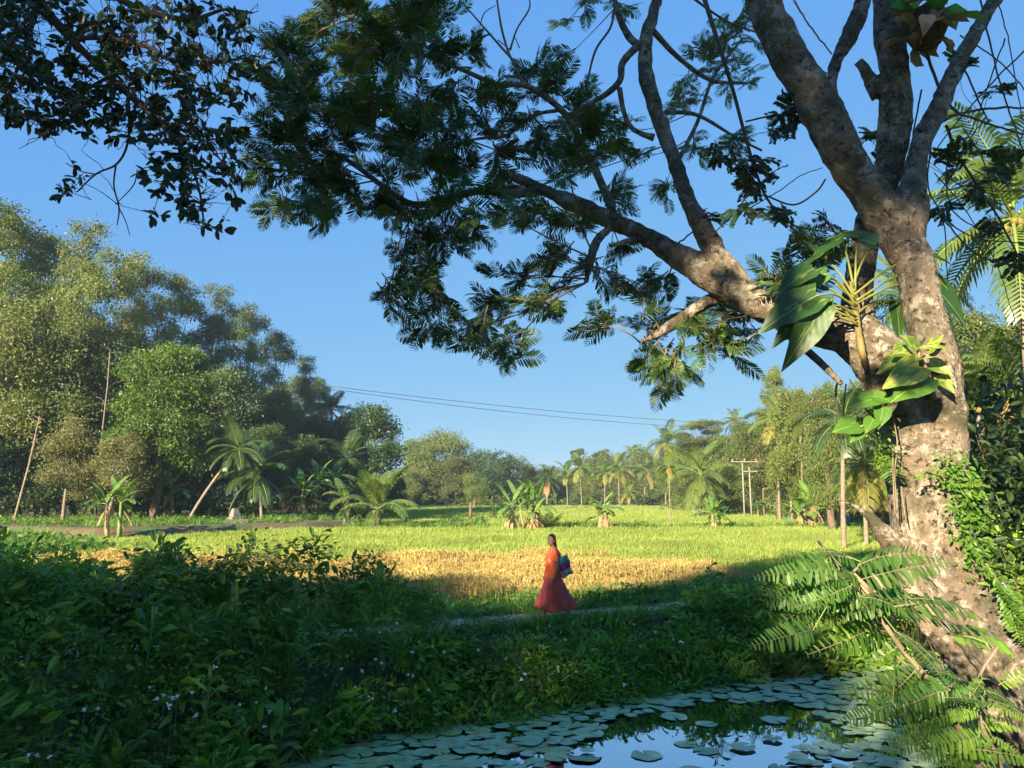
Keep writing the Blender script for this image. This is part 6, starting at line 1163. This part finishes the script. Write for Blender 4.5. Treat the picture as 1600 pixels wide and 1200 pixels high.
# small-leaved vines
def trunk_vine(label, path, Y, w, n, mat='vine', leaf=OVAL, ls=.055, seed=1, fern_n=0):
    root = empty('trunk_vine', (0, 0, 0), 0, label, 'vine'); rn = np.random.default_rng(seed); sp = spline([(*at(x, y, Y + k * .0), .006) for k, (x, y) in enumerate(path)], 40); b = MB(); b.tube([q[:3] for q in sp], .007, n=5); link('stem', b.mesh('stem', (), True), root, M['stem'])
    S_ = np.array([q[:3] for q in sp]); i = rn.integers(0, 40, n); P = S_[i] + rn.normal(0, 1, (n, 3)) * np.array([w, w * .5, w]); P[:, 1] -= w * .4; D = rdirs(n, -.9, .3, rn) + np.array([0, -.5, -.2]); f = MB(); f.stamp(leaf, P, rotmats(D, rn.normal(0, .5, n), N=np.array([0, -.7, .7])), ls * rn.uniform(.6, 1.3, n))
    link('foliage', f.mesh('foliage', ()), root, M[mat])
    for j in range(fern_n):
        q = S_[rn.integers(8, 40)]; fr_ = link('frond', CSV[j % 3], root); d = np.array([[rn.uniform(-.3, 1), -.6, rn.uniform(-.9, .2)]]); R3 = rotmats(d, np.array([rn.normal(0, .4)]))[0]; s_ = rn.uniform(.18, .3); fr_.matrix_basis = Matrix([list(R3[i_]) + [q[i_]] for i_ in range(3)] + [[0, 0, 0, 1]]) @ Matrix.Scale(s_, 4)
CSV = [pinnate(9, .30, 1.0, leaf=leaf_oval(.38), rachis=.010, seed=500 + i, fwd=.35, droop=.6).mesh('frond', [M['vine'], M['stem']]) for i in range(3)]
trunk_vine('bright leafy vine running down the right edge of the trunk', [(1475, 728), (1492, 740), (1500, 765), (1512, 790), (1500, 815), (1512, 845), (1530, 870), (1548, 900)], 6.55, .085, 620, fern_n=8)
trunk_vine('ferny yellow-green vine down the right side of the leaning trunk foot', [(1540, 880), (1556, 905), (1570, 935), (1590, 960), (1612, 985)], 6.2, .06, 90, fern_n=22, seed=7)
trunk_vine('tendrils of fine leafy vine left of the trunk below the green pothos', [(1352, 640), (1368, 660), (1372, 690), (1384, 715), (1388, 740)], 6.75, .065, 330, ls=.045, seed=3, fern_n=4)
trunk_vine('little vine shoot crossing the sunlit trunk', [(1432, 745), (1445, 738), (1460, 742), (1478, 735)], 6.45, .02, 40, ls=.04, seed=5)
for i, a in enumerate([[(1392, 640), (1402, 690), (1398, 740), (1402, 800)], [(1408, 760), (1412, 790), (1416, 815)], [(1395, 700), (1396, 760), (1399, 805)]]):
    sp = spline([(*at(x, y, 6.62), .005) for x, y in a], 20); b = MB(); b.tube([q[:3] for q in sp], .006, n=5); tag(link('hanging_root', b.mesh('hanging_root', (M['bark_twig'],), True)), ['longest thin root trailing down the left side of the trunk', 'short thin root on the lower trunk', 'thin root hanging beside the longest one'][i], 'root')

# ================================================================== SAPLING IN FRONT OF THE TRUNK
STRAP = T([(-.1, 0, 0), (.1, 0, 0), (.17, .3, .02), (.17, .75, -.02), (.1, .97, -.06), (-.1, .97, -.06), (-.17, .75, -.02), (-.17, .3, .02)], [(0, 1, 2, 7), (7, 2, 3, 6), (6, 3, 4, 5)])
SL = [pinnate(16, .175, .74, leaf=STRAP, rachis=.007, droop=dr, curl=.25, seed=600 + i, fwd=.22) for i, dr in enumerate((.5, .8, 1.2))]; SLM = [q.mesh('leaf', [M['sapling'], M['bark_twig']]) for q in SL]
sap = empty('feathery_sapling', (0, 0, 0), 0, 'feathery sapling with broad comb-like leaves in front of the trunk foot and the water', 'sapling'); SY = 4.6
stems = [[(1600, 1330, 13), (1520, 1180, 10), (1470, 1085, 9), (1410, 1015, 8), (1365, 950, 7), (1325, 900, 6), (1295, 865, 5), (1278, 846, 4)], [(1620, 1330, 11), (1560, 1190, 8), (1530, 1120, 7), (1530, 1060, 5), (1560, 1010, 4)], [(1470, 1085, 8), (1440, 1060, 6), (1400, 1025, 5)], [(1365, 950, 6), (1400, 930, 5), (1450, 940, 4)], [(1325, 900, 5), (1350, 880, 4), (1372, 868, 3)]]
for s_ in stems:
    sp = spline([(*at(x, y, SY), w * .5 * mpp(SY)) for x, y, w in s_], 30); b = MB(); b.tube([q[:3] for q in sp], [q[3] for q in sp], n=8); link('stem', b.mesh('stem', (), True), sap, M['bark_twig'])
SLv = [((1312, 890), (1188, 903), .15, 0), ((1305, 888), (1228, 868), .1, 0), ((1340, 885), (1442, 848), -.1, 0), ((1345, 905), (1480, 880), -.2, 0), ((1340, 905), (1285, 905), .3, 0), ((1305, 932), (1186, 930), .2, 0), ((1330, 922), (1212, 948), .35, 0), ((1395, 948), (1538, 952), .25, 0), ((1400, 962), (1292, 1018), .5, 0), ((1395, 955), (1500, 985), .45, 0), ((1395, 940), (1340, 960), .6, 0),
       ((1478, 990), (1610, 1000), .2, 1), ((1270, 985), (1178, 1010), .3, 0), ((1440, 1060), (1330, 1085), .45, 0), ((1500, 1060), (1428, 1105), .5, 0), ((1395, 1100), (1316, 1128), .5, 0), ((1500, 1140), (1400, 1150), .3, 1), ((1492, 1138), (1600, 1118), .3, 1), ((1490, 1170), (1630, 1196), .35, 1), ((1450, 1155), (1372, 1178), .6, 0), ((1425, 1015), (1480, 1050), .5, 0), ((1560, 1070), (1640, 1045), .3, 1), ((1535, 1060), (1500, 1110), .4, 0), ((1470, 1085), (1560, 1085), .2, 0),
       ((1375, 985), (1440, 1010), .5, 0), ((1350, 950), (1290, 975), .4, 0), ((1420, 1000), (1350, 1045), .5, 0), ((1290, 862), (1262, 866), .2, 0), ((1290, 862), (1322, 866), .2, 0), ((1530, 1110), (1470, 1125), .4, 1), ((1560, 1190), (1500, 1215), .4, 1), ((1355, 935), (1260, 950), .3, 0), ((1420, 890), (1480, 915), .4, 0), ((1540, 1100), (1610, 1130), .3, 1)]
rs = random.Random(12)
for k9 in range(44):
    ax_, ay_ = rs.choice([(1330, 925), (1365, 960), (1400, 1000), (1440, 1050), (1480, 1090), (1500, 1140), (1530, 1080), (1540, 1160), (1420, 930), (1300, 880)]); an = rs.uniform(-.5, .8) + (math.pi if rs.random() < .6 else 0); ln = rs.uniform(70, 115)
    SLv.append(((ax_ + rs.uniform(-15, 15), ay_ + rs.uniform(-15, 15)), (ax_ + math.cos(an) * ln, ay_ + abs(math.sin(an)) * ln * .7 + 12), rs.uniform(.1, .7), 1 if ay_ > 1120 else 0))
for i, (a, c, rl, lit) in enumerate(SLv):
    Y0 = SY + random.uniform(-.35, .45); p, q = at(a[0], a[1], Y0), at(c[0], c[1], Y0 + random.uniform(-.3, .15)); d = q - p; R3 = rotmats(np.array([tuple(d)]), np.array([rl]), N=np.array([0, -.75, .66]))[0]
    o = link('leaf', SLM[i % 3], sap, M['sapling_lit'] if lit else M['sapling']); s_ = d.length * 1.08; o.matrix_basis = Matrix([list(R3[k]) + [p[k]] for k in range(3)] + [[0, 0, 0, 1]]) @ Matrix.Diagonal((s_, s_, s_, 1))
    st0 = min((Vector(q_[:3]) for st in stems for q_ in [(*at(x, y, SY), w) for x, y, w in st]), key=lambda z: (z - p).length)
    if (st0 - p).length > .02: b = MB(); b.tube([st0, (st0 + p) / 2 + Vector((0, 0, .015)), p], [.005, .004, .003], n=5); link('leaf_stalk', b.mesh('leaf_stalk', (), True), sap, M['stem'])
# bushes right of and behind the trunk, and a broken stub at its foot
RB = 'dark bushes right of the trunk'
for i, (px, Y, top, r, mt, ls) in enumerate([(1545, 10.5, 700, .9, 'dark', .11), (1600, 10, 640, 1.1, 'dark', .12), (1660, 9, 600, 1.2, 'dark', .12), (1575, 12.5, 620, 1.2, 'dark', .13), (1630, 9, 860, .8, 'bank', .09), (1560, 9.2, 830, .55, 'bank', .09), (1530, 12, 760, .8, 'dark', .10), (1690, 7.5, 900, .8, 'bank', .09), (1480, 14, 790, 1.0, 'dark', .10), (1420, 15.5, 860, .8, 'bank', .09), (1350, 15.8, 885, .6, 'bank', .09), (1300, 16.3, 900, .6, 'bank', .09)]):
    p = at(px, 775, Y); z0 = gz(p.x, Y); leafy_shrub(['bush nearest the right edge of the trunk', 'tall dark bush at the right picture edge', 'large bush just beyond the right picture edge', 'tall dark bush behind the bushes right of the trunk', 'low green bush at the right picture edge', 'small green bush under the vine right of the trunk', 'dark bush peeping out right of the trunk middle', 'low bush beyond the right picture edge', 'dark bush hidden behind the trunk', 'bush behind the sapling and the trunk foot', 'low bush just left of the trunk foot beyond the water', 'low bush at the far water edge left of the sapling'][i], p.x, Y, at(px, top, Y).z - z0, r, mt, 2600 if Y < 13 else 1200, ls, RB, z0=z0, stems=9)
c = at(1372, 925, 6.75); b = MB(); rn = np.random.default_rng(9)
for i in range(9): q = Vector((rn.uniform(-.12, .08), rn.uniform(-.04, .04), rn.uniform(-.08, .08))); b.tube([q + Vector((-.10, -.05, .10)), q, q + Vector((.12, .03, -.12))], [.004, .022, .03], n=5)
o = link('broken_stub', b.mesh('broken_stub', (M['dead_wood'],), True), big); o.location = c
# ================================================================== THE WOMAN
def ellip(b, c, r, n=12, k=8, R3=None):
    V = []; 
    for i in range(k + 1):
        th = math.pi * i / k
        for j in range(n):
            v = Vector((r[0] * math.sin(th) * math.cos(2 * math.pi * j / n), r[1] * math.sin(th) * math.sin(2 * math.pi * j / n), r[2] * math.cos(th)))
            if R3 is not None: v = R3 @ v
            V.append(tuple(v + Vector(c)))
    b.add(V, [(i * n + j, (i + 1) * n + j, (i + 1) * n + (j + 1) % n, i * n + (j + 1) % n) for i in range(k) for j in range(n)])
def loft(rings, n=40, close=(True, True)):
    """rings: (centre, rx, ry, function of angle -> factor)"""
    V = []; F = []; T3 = []
    for (c, rx, ry, fn) in rings:
        for j in range(n):
            a = 2 * math.pi * j / n; f = fn(a) if fn else 1; V.append((c[0] + rx * math.cos(a) * f, c[1] + ry * math.sin(a) * f, c[2]))
    k = len(rings); F = [(i * n + j, i * n + (j + 1) % n, (i + 1) * n + (j + 1) % n, (i + 1) * n + j) for i in range(k - 1) for j in range(n)]
    for e, on in ((0, close[0]), (k - 1, close[1])):
        if on: V.append(rings[e][0]); q = len(V) - 1; T3 += [(q, e * n + (j + 1) % n, e * n + j) if e == 0 else (q, e * n + j, e * n + (j + 1) % n) for j in range(n)]
    b = MB(); b.add(V, F, T3 or None); return b
wp = onz(866, 965, .05); wz = max(gz(wp.x, wp.y), -.02) + .05
W = empty('person', (wp.x, wp.y, wz), 0, 'woman in orange blouse and red skirt walking along the footpath, bag under her arm', 'person')
hd = Vector((-.045, -.01, 1.425)); face = Vector((-.62, -.78, -.05)).normalized(); FRm = Matrix((face.cross(Vector((0, 0, 1))).normalized(), face, Vector((0, 0, 1)))).transposed()   # columns: right, forward, up
bd = MB(); T_ = lambda pts, rad, n=10: bd.tube([q for q in pts], rad, n=n)
T_([(-.02, .02, .72), (-.02, .02, .86), (-.01, .01, 1.0), (0, 0, 1.14), (0, 0, 1.24)], [.13, .15, .115, .125, .10], 14)
T_([(0, -.16, 1.20), (0, -.06, 1.235), (0, .06, 1.235), (0, .16, 1.20)], [.05, .062, .062, .05])
T_([(-.005, 0, 1.2), (-.02, 0, 1.28), (-.035, -.005, 1.36)], [.055, .048, .05])
ellip(bd, hd, (.073, .085, .108), R3=FRm); ellip(bd, hd + face * .022 + Vector((0, 0, -.052)), (.05, .062, .058), R3=FRm)
bd.tube([hd + face * .082 + Vector((0, 0, .022)), hd + face * .098 + Vector((0, 0, -.006)), hd + face * .104 + Vector((0, 0, -.02)), hd + face * .08 + Vector((0, 0, -.028))], [.007, .010, .013, .008], n=7)
for s_ in (-1, 1): ellip(bd, hd + FRm @ Vector((s_ * .073, -.005, -.005)), (.010, .018, .028), 8, 6, FRm)
T_([(-.02, -.09, .84), (-.11, -.09, .47), (-.17, -.09, .25), (-.20, -.09, .075)], [.085, .058, .050, .033]); T_([(-.20, -.09, .06), (-.235, -.09, .038), (-.30, -.095, .025)], [.034, .034, .022])
T_([(0, .09, .84), (.10, .09, .48), (.20, .09, .28), (.27, .09, .11)], [.085, .058, .048, .032]); T_([(.275, .09, .10), (.26, .09, .05), (.215, .09, .022)], [.032, .03, .022])
T_([(.0, -.18, 1.19), (.035, -.235, 1.06), (.055, -.25, .95)], [.048, .042, .036]); T_([(.055, -.25, .95), (.035, -.255, .86), (-.01, -.25, .76)], [.036, .032, .023])
T_([(.0, .18, 1.19), (-.03, .215, 1.06), (-.03, .225, .95)], [.048, .042, .036]); T_([(-.03, .225, .95), (-.09, .21, .86), (-.15, .19, .77)], [.036, .030, .022])
def hand(c, d, side, curl):
    d = Vector(d).normalized(); w = d.cross(side).normalized(); bd.tube([c, c + d * .035, c + d * .07], [.02, .030, .026], n=8)
    for i, (l, o2) in enumerate(((.06, -.024), (.070, -.008), (.066, .008), (.052, .023))):
        p0 = c + d * .055 + w * o2; p1 = p0 + d * l * .5 + side * curl * .2 * l; p2 = p1 + (d * (1 - curl) + side * curl).normalized() * l * .5; bd.tube([p0, p1, p2], [.0095, .0085, .007], n=6)
    bd.tube([c + d * .015 - w * .02, c + d * .035 - w * .045, c + d * .06 - w * .045 + side * .01], [.011, .010, .008], n=6)
hand(Vector((-.01, -.25, .76)), (-.25, 0, -1), Vector((.6, .8, 0)).normalized(), .75); hand(Vector((-.15, .19, .77)), (-.4, 0, -1), Vector((0, -1, 0)), .35)
bm_ = remesh(bd.mesh('body'), .0085, 2)
M['skin'] = surfmat('skin', [(.3, (.26, .13, .075)), (.7, (.34, .18, .105))], 20, .5, .05, coord='obj'); M['hair'] = surfmat('hair', [(.3, (.01, .009, .008)), (.7, (.03, .027, .025))], 60, .4, .4, coord='obj', stretch=(1, 1, .1))
link('body', bm_, W, M['skin'])
hb = MB(); ellip(hb, hd + face * -.016 + Vector((0, 0, .018)), (.080, .088, .105), 16, 12, FRm); ellip(hb, hd - face * .10 + Vector((0, 0, -.035)), (.042, .04, .042), 12, 8); hb.tube([hd - face * .10 + Vector((0, 0, -.04)), hd - face * .10 + Vector((.025, 0, -.11)), hd - face * .10 + Vector((.035, 0, -.19))], [.032, .026, .012], n=9)
hm = remesh(hb.mesh('hair'), .009, 1)
k = len(hm.vertices); co = np.zeros(k * 3); hm.vertices.foreach_get('co', co); co = co.reshape(-1, 3); rel = (co - np.array(hd)) @ np.array(FRm)
fr_ = (rel[:, 1] > .035) & (rel[:, 2] < .075 - .35 * np.abs(rel[:, 0])); co[fr_] -= np.array(face) * .06; hm.vertices.foreach_set('co', co.ravel()); link('hair', hm, W, M['hair'])
M['white'] = surfmat('eye_white', [(.3, (.6, .58, .54)), (.7, (.66, .64, .6))], 5, .3, 0); M['lips'] = surfmat('lips', [(.3, (.13, .045, .035)), (.7, (.16, .06, .045))], 9, .4, 0)
for s_ in (-1, 1):
    e = MB(); ellip(e, (0, 0, 0), (.013, .007, .007), 10, 6, FRm); o = link('eye', e.mesh('eye', (M['white'],), True), W); o.location = hd + FRm @ Vector((s_ * .030, .081, .010))
    e = MB(); ellip(e, FRm @ Vector((0, .004, 0)), (.006, .005, .006), 8, 6, FRm); link('iris', e.mesh('iris', (M['hair'],), True), o)
    e = MB(); e.tube([hd + FRm @ Vector((s_ * .014, .088, .030)), hd + FRm @ Vector((s_ * .030, .086, .037)), hd + FRm @ Vector((s_ * .045, .074, .030))], [.002, .0035, .0015], n=5); link('eyebrow', e.mesh('eyebrow', (M['hair'],)), W)
e = MB(); ellip(e, hd + FRm @ Vector((0, .083, -.055)), (.022, .009, .0075), 12, 6, FRm); link('mouth', e.mesh('mouth', (M['lips'],), True), W)
M['blouse'] = surfmat('blouse_cloth', [(.3, (.80, .10, .03)), (.7, (.90, .14, .045))], 6, .85, .25, coord='obj', noise2=(9, .60, .66, (.80, .34, .20))); M['skirt'] = surfmat('skirt_cloth', [(.3, (.52, .08, .06)), (.7, (.62, .12, .09))], 5, .85, .25, coord='obj', stretch=(3, 3, .6))
wr = lambda am, k_, ph: (lambda a: 1 + am * math.sin(k_ * a + ph) + am * .5 * math.sin((2 * k_ + 1) * a + ph * 2))
bl = loft([((-.015, 0, .735), .165, .185, wr(.035, 7, 0)), ((-.015, 0, .80), .160, .180, wr(.03, 7, .3)), ((-.012, 0, .90), .148, .168, wr(.02, 6, .5)), ((-.01, 0, 1.0), .142, .165, wr(.015, 5, .7)), ((-.008, 0, 1.09), .150, .175, wr(.01, 5, 0)), ((-.004, 0, 1.17), .135, .178, None), ((0, 0, 1.225), .098, .155, None), ((-.004, 0, 1.262), .068, .090, None), ((-.012, 0, 1.285), .058, .062, None)], 40, (False, False))
link('blouse', bl.mesh('blouse', (), True), W, M['blouse'])
for s_, q in ((-1, [(0, -.15, 1.215), (.005, -.19, 1.18), (.025, -.225, 1.10), (.035, -.235, 1.05)]), (1, [(0, .15, 1.215), (0, .185, 1.18), (-.02, .21, 1.10), (-.028, .215, 1.05)])):
    b = MB(); b.tube(q, [.062, .066, .062, .060], n=14, cap=False, bump=.06, seed=s_); link('sleeve', b.mesh('sleeve', (), True), W, M['blouse'])
b = MB(); b.tube([(-.06, -.045, 1.245), (-.075, 0, 1.225), (-.06, .045, 1.245), (0, .068, 1.285), (.045, 0, 1.295), (0, -.068, 1.285), (-.06, -.045, 1.245)], .012, n=7); link('collar', b.mesh('collar', (), True), W, M['blouse'])
pl = lambda am, ph: (lambda a: 1 + am * 1.2 * math.sin(11 * a + .5 * ph + 1.1 * math.sin(2 * a + 1)) + am * .8 * math.sin(5 * a + ph * .7) + am * .5 * math.sin(23 * a) - am * 3.2 * math.exp(-((a - 4.85) / .16) ** 2) - am * 1.5 * math.exp(-((a - 4.2) / .10) ** 2) - am * 1.5 * math.exp(-((a - 5.4) / .09) ** 2))
sk_ = loft([((-.012, 0, .79), .135, .150, None), ((-.012, 0, .72), .158, .172, pl(.02, 0)), ((-.005, 0, .60), .195, .19, pl(.05, .2)), ((.0, 0, .48), .238, .205, pl(.075, .4)), ((.015, 0, .36), .285, .22, pl(.09, .6)), ((.025, 0, .25), .33, .232, pl(.10, .8)), ((.03, 0, .155), .365, .24, pl(.11, 1.0)), ((.03, 0, .145), .355, .23, pl(.11, 1.0)), ((.025, 0, .25), .32, .222, pl(.10, .8))], 96, (False, False))
V = sk_.V[0]
for i in range(len(V)):
    x, y, z = V[i]
    if z < .3: V[i][2] += .10 * max(0, -x - .1) * 2.2 + .03 * max(0, x - .15) - .03 * math.exp(-((x + .02) / .12) ** 2)   # hem lifts over the striding leg
link('skirt', sk_.mesh('skirt', (), True), W, M['skirt'])
for q in (Vector((-.245, -.092, .012)), Vector((.235, .09, .012))):
    b = MB(); b.box(q, (.22, .085, .018)); b.tube([q + Vector((.0, -.045, .01)), q + Vector((-.03, 0, .065)), q + Vector((.0, .045, .01))], .009, n=5); link('sandal', b.mesh('sandal', (M['hair'],)), W)
# the bag under her arm
m, t, nn, L = newmat('printed_bag')
tc = N(t, "ShaderNodeTexCoord"); sx = N(t, "ShaderNodeSeparateXYZ"); L.new(tc.outputs['Object'], sx.inputs[0])
nz = N(t, "ShaderNodeTexNoise", i_Scale=14.0, i_Detail=4.0); L.new(tc.outputs['Object'], nz.inputs['Vector'])
r_ = ramp(t, [(0, (.42, .42, .38)), (.36, (.50, .49, .45)), (.37, (.30, .03, .16)), (.52, (.32, .04, .18)), (.68, (.18, .05, .20)), (.74, (.06, .26, .22)), (1, (.06, .28, .22))], sx.outputs[2])
mr = N(t, "ShaderNodeMapRange"); mr.inputs['From Min'].default_value = -.22; mr.inputs['From Max'].default_value = .22; L.new(sx.outputs[2], mr.inputs[0]); L.new(mr.outputs[0], r_.inputs[0]); r_.color_ramp.interpolation = 'CONSTANT'
pb = N(t, "ShaderNodeBsdfPrincipled", i_Roughness=.35); L.new(r_.outputs[0], pb.inputs['Base Color']); bp = N(t, "ShaderNodeBump", i_Strength=.5); bp.inputs['Distance'].default_value = .01; L.new(nz.outputs[0], bp.inputs['Height']); L.new(bp.outputs[0], pb.inputs['Normal']); o = N(t, "ShaderNodeOutputMaterial"); L.new(pb.outputs[0], o.inputs[0]); M['bag'] = m
V = []; F = []; nu, nv = 12, 16
for sd in (-1, 1):
    for j in range(nv + 1):
        for i in range(nu + 1):
            u, v = i / nu * 2 - 1, j / nv * 2 - 1; th = .045 * (1 - u ** 4) ** .5 * (1 - v ** 4) ** .5 * (1 - .3 * v); V.append((u * .135 * (1 + .06 * math.sin(v * 7)) + .018 * math.sin(v * 3.1), sd * (th + .010 * math.sin(u * 9 + v * 5) + .007 * math.sin(u * 17 - v * 11)), v * .215 + .02 * math.sin(u * 2.5 + 1)))
k = (nu + 1) * (nv + 1)
for sd in (0, 1):
    for j in range(nv):
        for i in range(nu): a = sd * k + j * (nu + 1) + i; F.append((a, a + 1, a + nu + 2, a + nu + 1) if sd == 0 else (a, a + nu + 1, a + nu + 2, a + 1))
bag = link('shopping_bag', mesh('shopping_bag', V, F, mats=[M['bag']], smooth=True)); tag(bag, 'teal, purple and silver plastic bag clasped under the arm of the woman', 'bag'); bag.scale = (.82, .9, .86); bag.location = (wp.x + .20, wp.y - .17, wz + .95); bag.rotation_euler = (.05, R(-22), R(12))
# small dark print marks on the silver part of the bag
for i, pts_ in enumerate([[(-.055, -.125), (-.06, -.15), (-.04, -.165), (-.028, -.145), (-.04, -.125), (-.055, -.125)], [(-.012, -.118), (-.012, -.165)], [(.008, -.165), (.018, -.125), (.032, -.165)], [(.055, -.128), (.045, -.150), (.06, -.168), (.07, -.15)]]):
    b = MB(); b.tube([(x, -.046, z) for x, z in pts_], .0045, n=5); link('print', b.mesh('print', (M['hair'],)), bag)
# person far away by the road
fp = onz(1325, 823, .12); fp = at(1325, 823, 62); F2 = empty('person', (fp.x, 62, gz(fp.x, 62)), 0, 'distant person in pale shirt and grey skirt on the road behind the pale pole', 'person'); b = MB()
b.tube([(0, 0, .75), (0, 0, 1.0), (0, 0, 1.25), (0, 0, 1.36)], [.15, .17, .17, .07], n=10); link('shirt', b.mesh('shirt', (surfmat('pale_shirt', [(.3, (.6, .58, .58)), (.7, (.7, .68, .68))], 3, .8, 0),), True), F2)
b = MB(); b.tube([(0, 0, .22), (0, 0, .5), (0, 0, .8)], [.24, .2, .15], n=12); link('skirt', b.mesh('skirt', (surfmat('grey_cloth', [(.3, (.3, .3, .36)), (.7, (.38, .38, .44))], 3, .8, 0),), True), F2)
b = MB(); ellip(b, (0, 0, 1.5), (.085, .09, .115)); b.tube([(0, 0, 1.32), (0, 0, 1.44)], .05, n=8); b.tube([(.17, 0, 1.3), (.22, 0, 1.05), (.2, -.05, .82)], [.05, .045, .035], n=8); b.tube([(-.17, 0, 1.3), (-.22, 0, 1.05), (-.2, -.05, .82)], [.05, .045, .035], n=8); b.tube([(.07, 0, .3), (.08, 0, .03)], [.05, .04], n=8); b.tube([(-.07, 0, .3), (-.08, 0, .03)], [.05, .04], n=8)
link('body', remesh(b.mesh('body'), .02, 1), F2, M['skin']); b = MB(); ellip(b, (0, .02, 1.53), (.092, .09, .10)); link('hair', b.mesh('hair', (), True), F2, M['hair'])

# ================================================================== TREES BEHIND THE CAMERA (they shade the pond bank in the low sun)
def back_tree(label, x, y, h0, h1, r, key, mat='mango', tr=.3):
    z0 = gz(x, y); root = empty('bank_tree', (x, y, z0 - .05), 0, label, 'tree', 'trees behind the photographer'); b = MB(); b.tube([(0, 0, 0), (.1, 0, h0 * .5), (0, .1, h0 + (h1 - h0) * .4)], [tr, tr * .8, tr * .4], n=10); link('trunk', b.mesh('trunk', (), True), root, M['bark'])
    put_crown(key, root, (0, 0, h0), r, h1 - h0, M[mat], x * 1.3)
for i in range(8): back_tree('broadleaf tree in the row behind the photographer', -15.5 - i * 4.6, -12 + (i % 2) * 1.5, 5.2, 12.5 + [.4, -.5, .6, 0, .5, -.3, .7, 0][i], 3.9, ('dense', i % 3))
back_tree('narrower tree at the end of the row behind the photographer', -12.4, -12, 5.0, 12.3, 2.9, ('dense', 1)); back_tree('tall broadleaf tree with high crown behind the photographer', -9.5, -12.5, 12.0, 18.5, 4.4, ('dense', 0)); back_tree('second tall tree with high crown behind the photographer', -5.5, -13, 12.2, 18, 3.6, ('dense', 2)); back_tree('tall airy tree behind the photographer', -14.5, -15, 12.5, 18, 4.2, ('loose', 1))
back_tree('low broadleaf tree behind the photographer', -9.5, -12, 3.4, 7.6, 4.0, ('dense', 1)); back_tree('low broadleaf tree to the right behind the photographer', -3, -12, 4, 9.0, 4.0, ('dense', 2)); back_tree('second low tree to the right behind the photographer', 4, -12, 4, 9, 4, ('dense', 0))
# ================================================================== HAZE
m = bpy.data.materials.new('haze'); m.use_nodes = True; t = m.node_tree; t.nodes.clear(); pv_ = t.nodes.new('ShaderNodeVolumePrincipled'); pv_.inputs['Color'].default_value = (.62, .80, 1, 1); pv_.inputs['Density'].default_value = .0004; pv_.inputs['Anisotropy'].default_value = .1
oo = t.nodes.new('ShaderNodeOutputMaterial'); t.links.new(pv_.outputs[0], oo.inputs['Volume']); b = MB(); b.box((0, 1000, 13.5), (3600, 6000, 33)); hz = link('haze', b.mesh('haze', (m,))); tag(hz, 'thin pale morning haze over the paddy', kind='stuff')
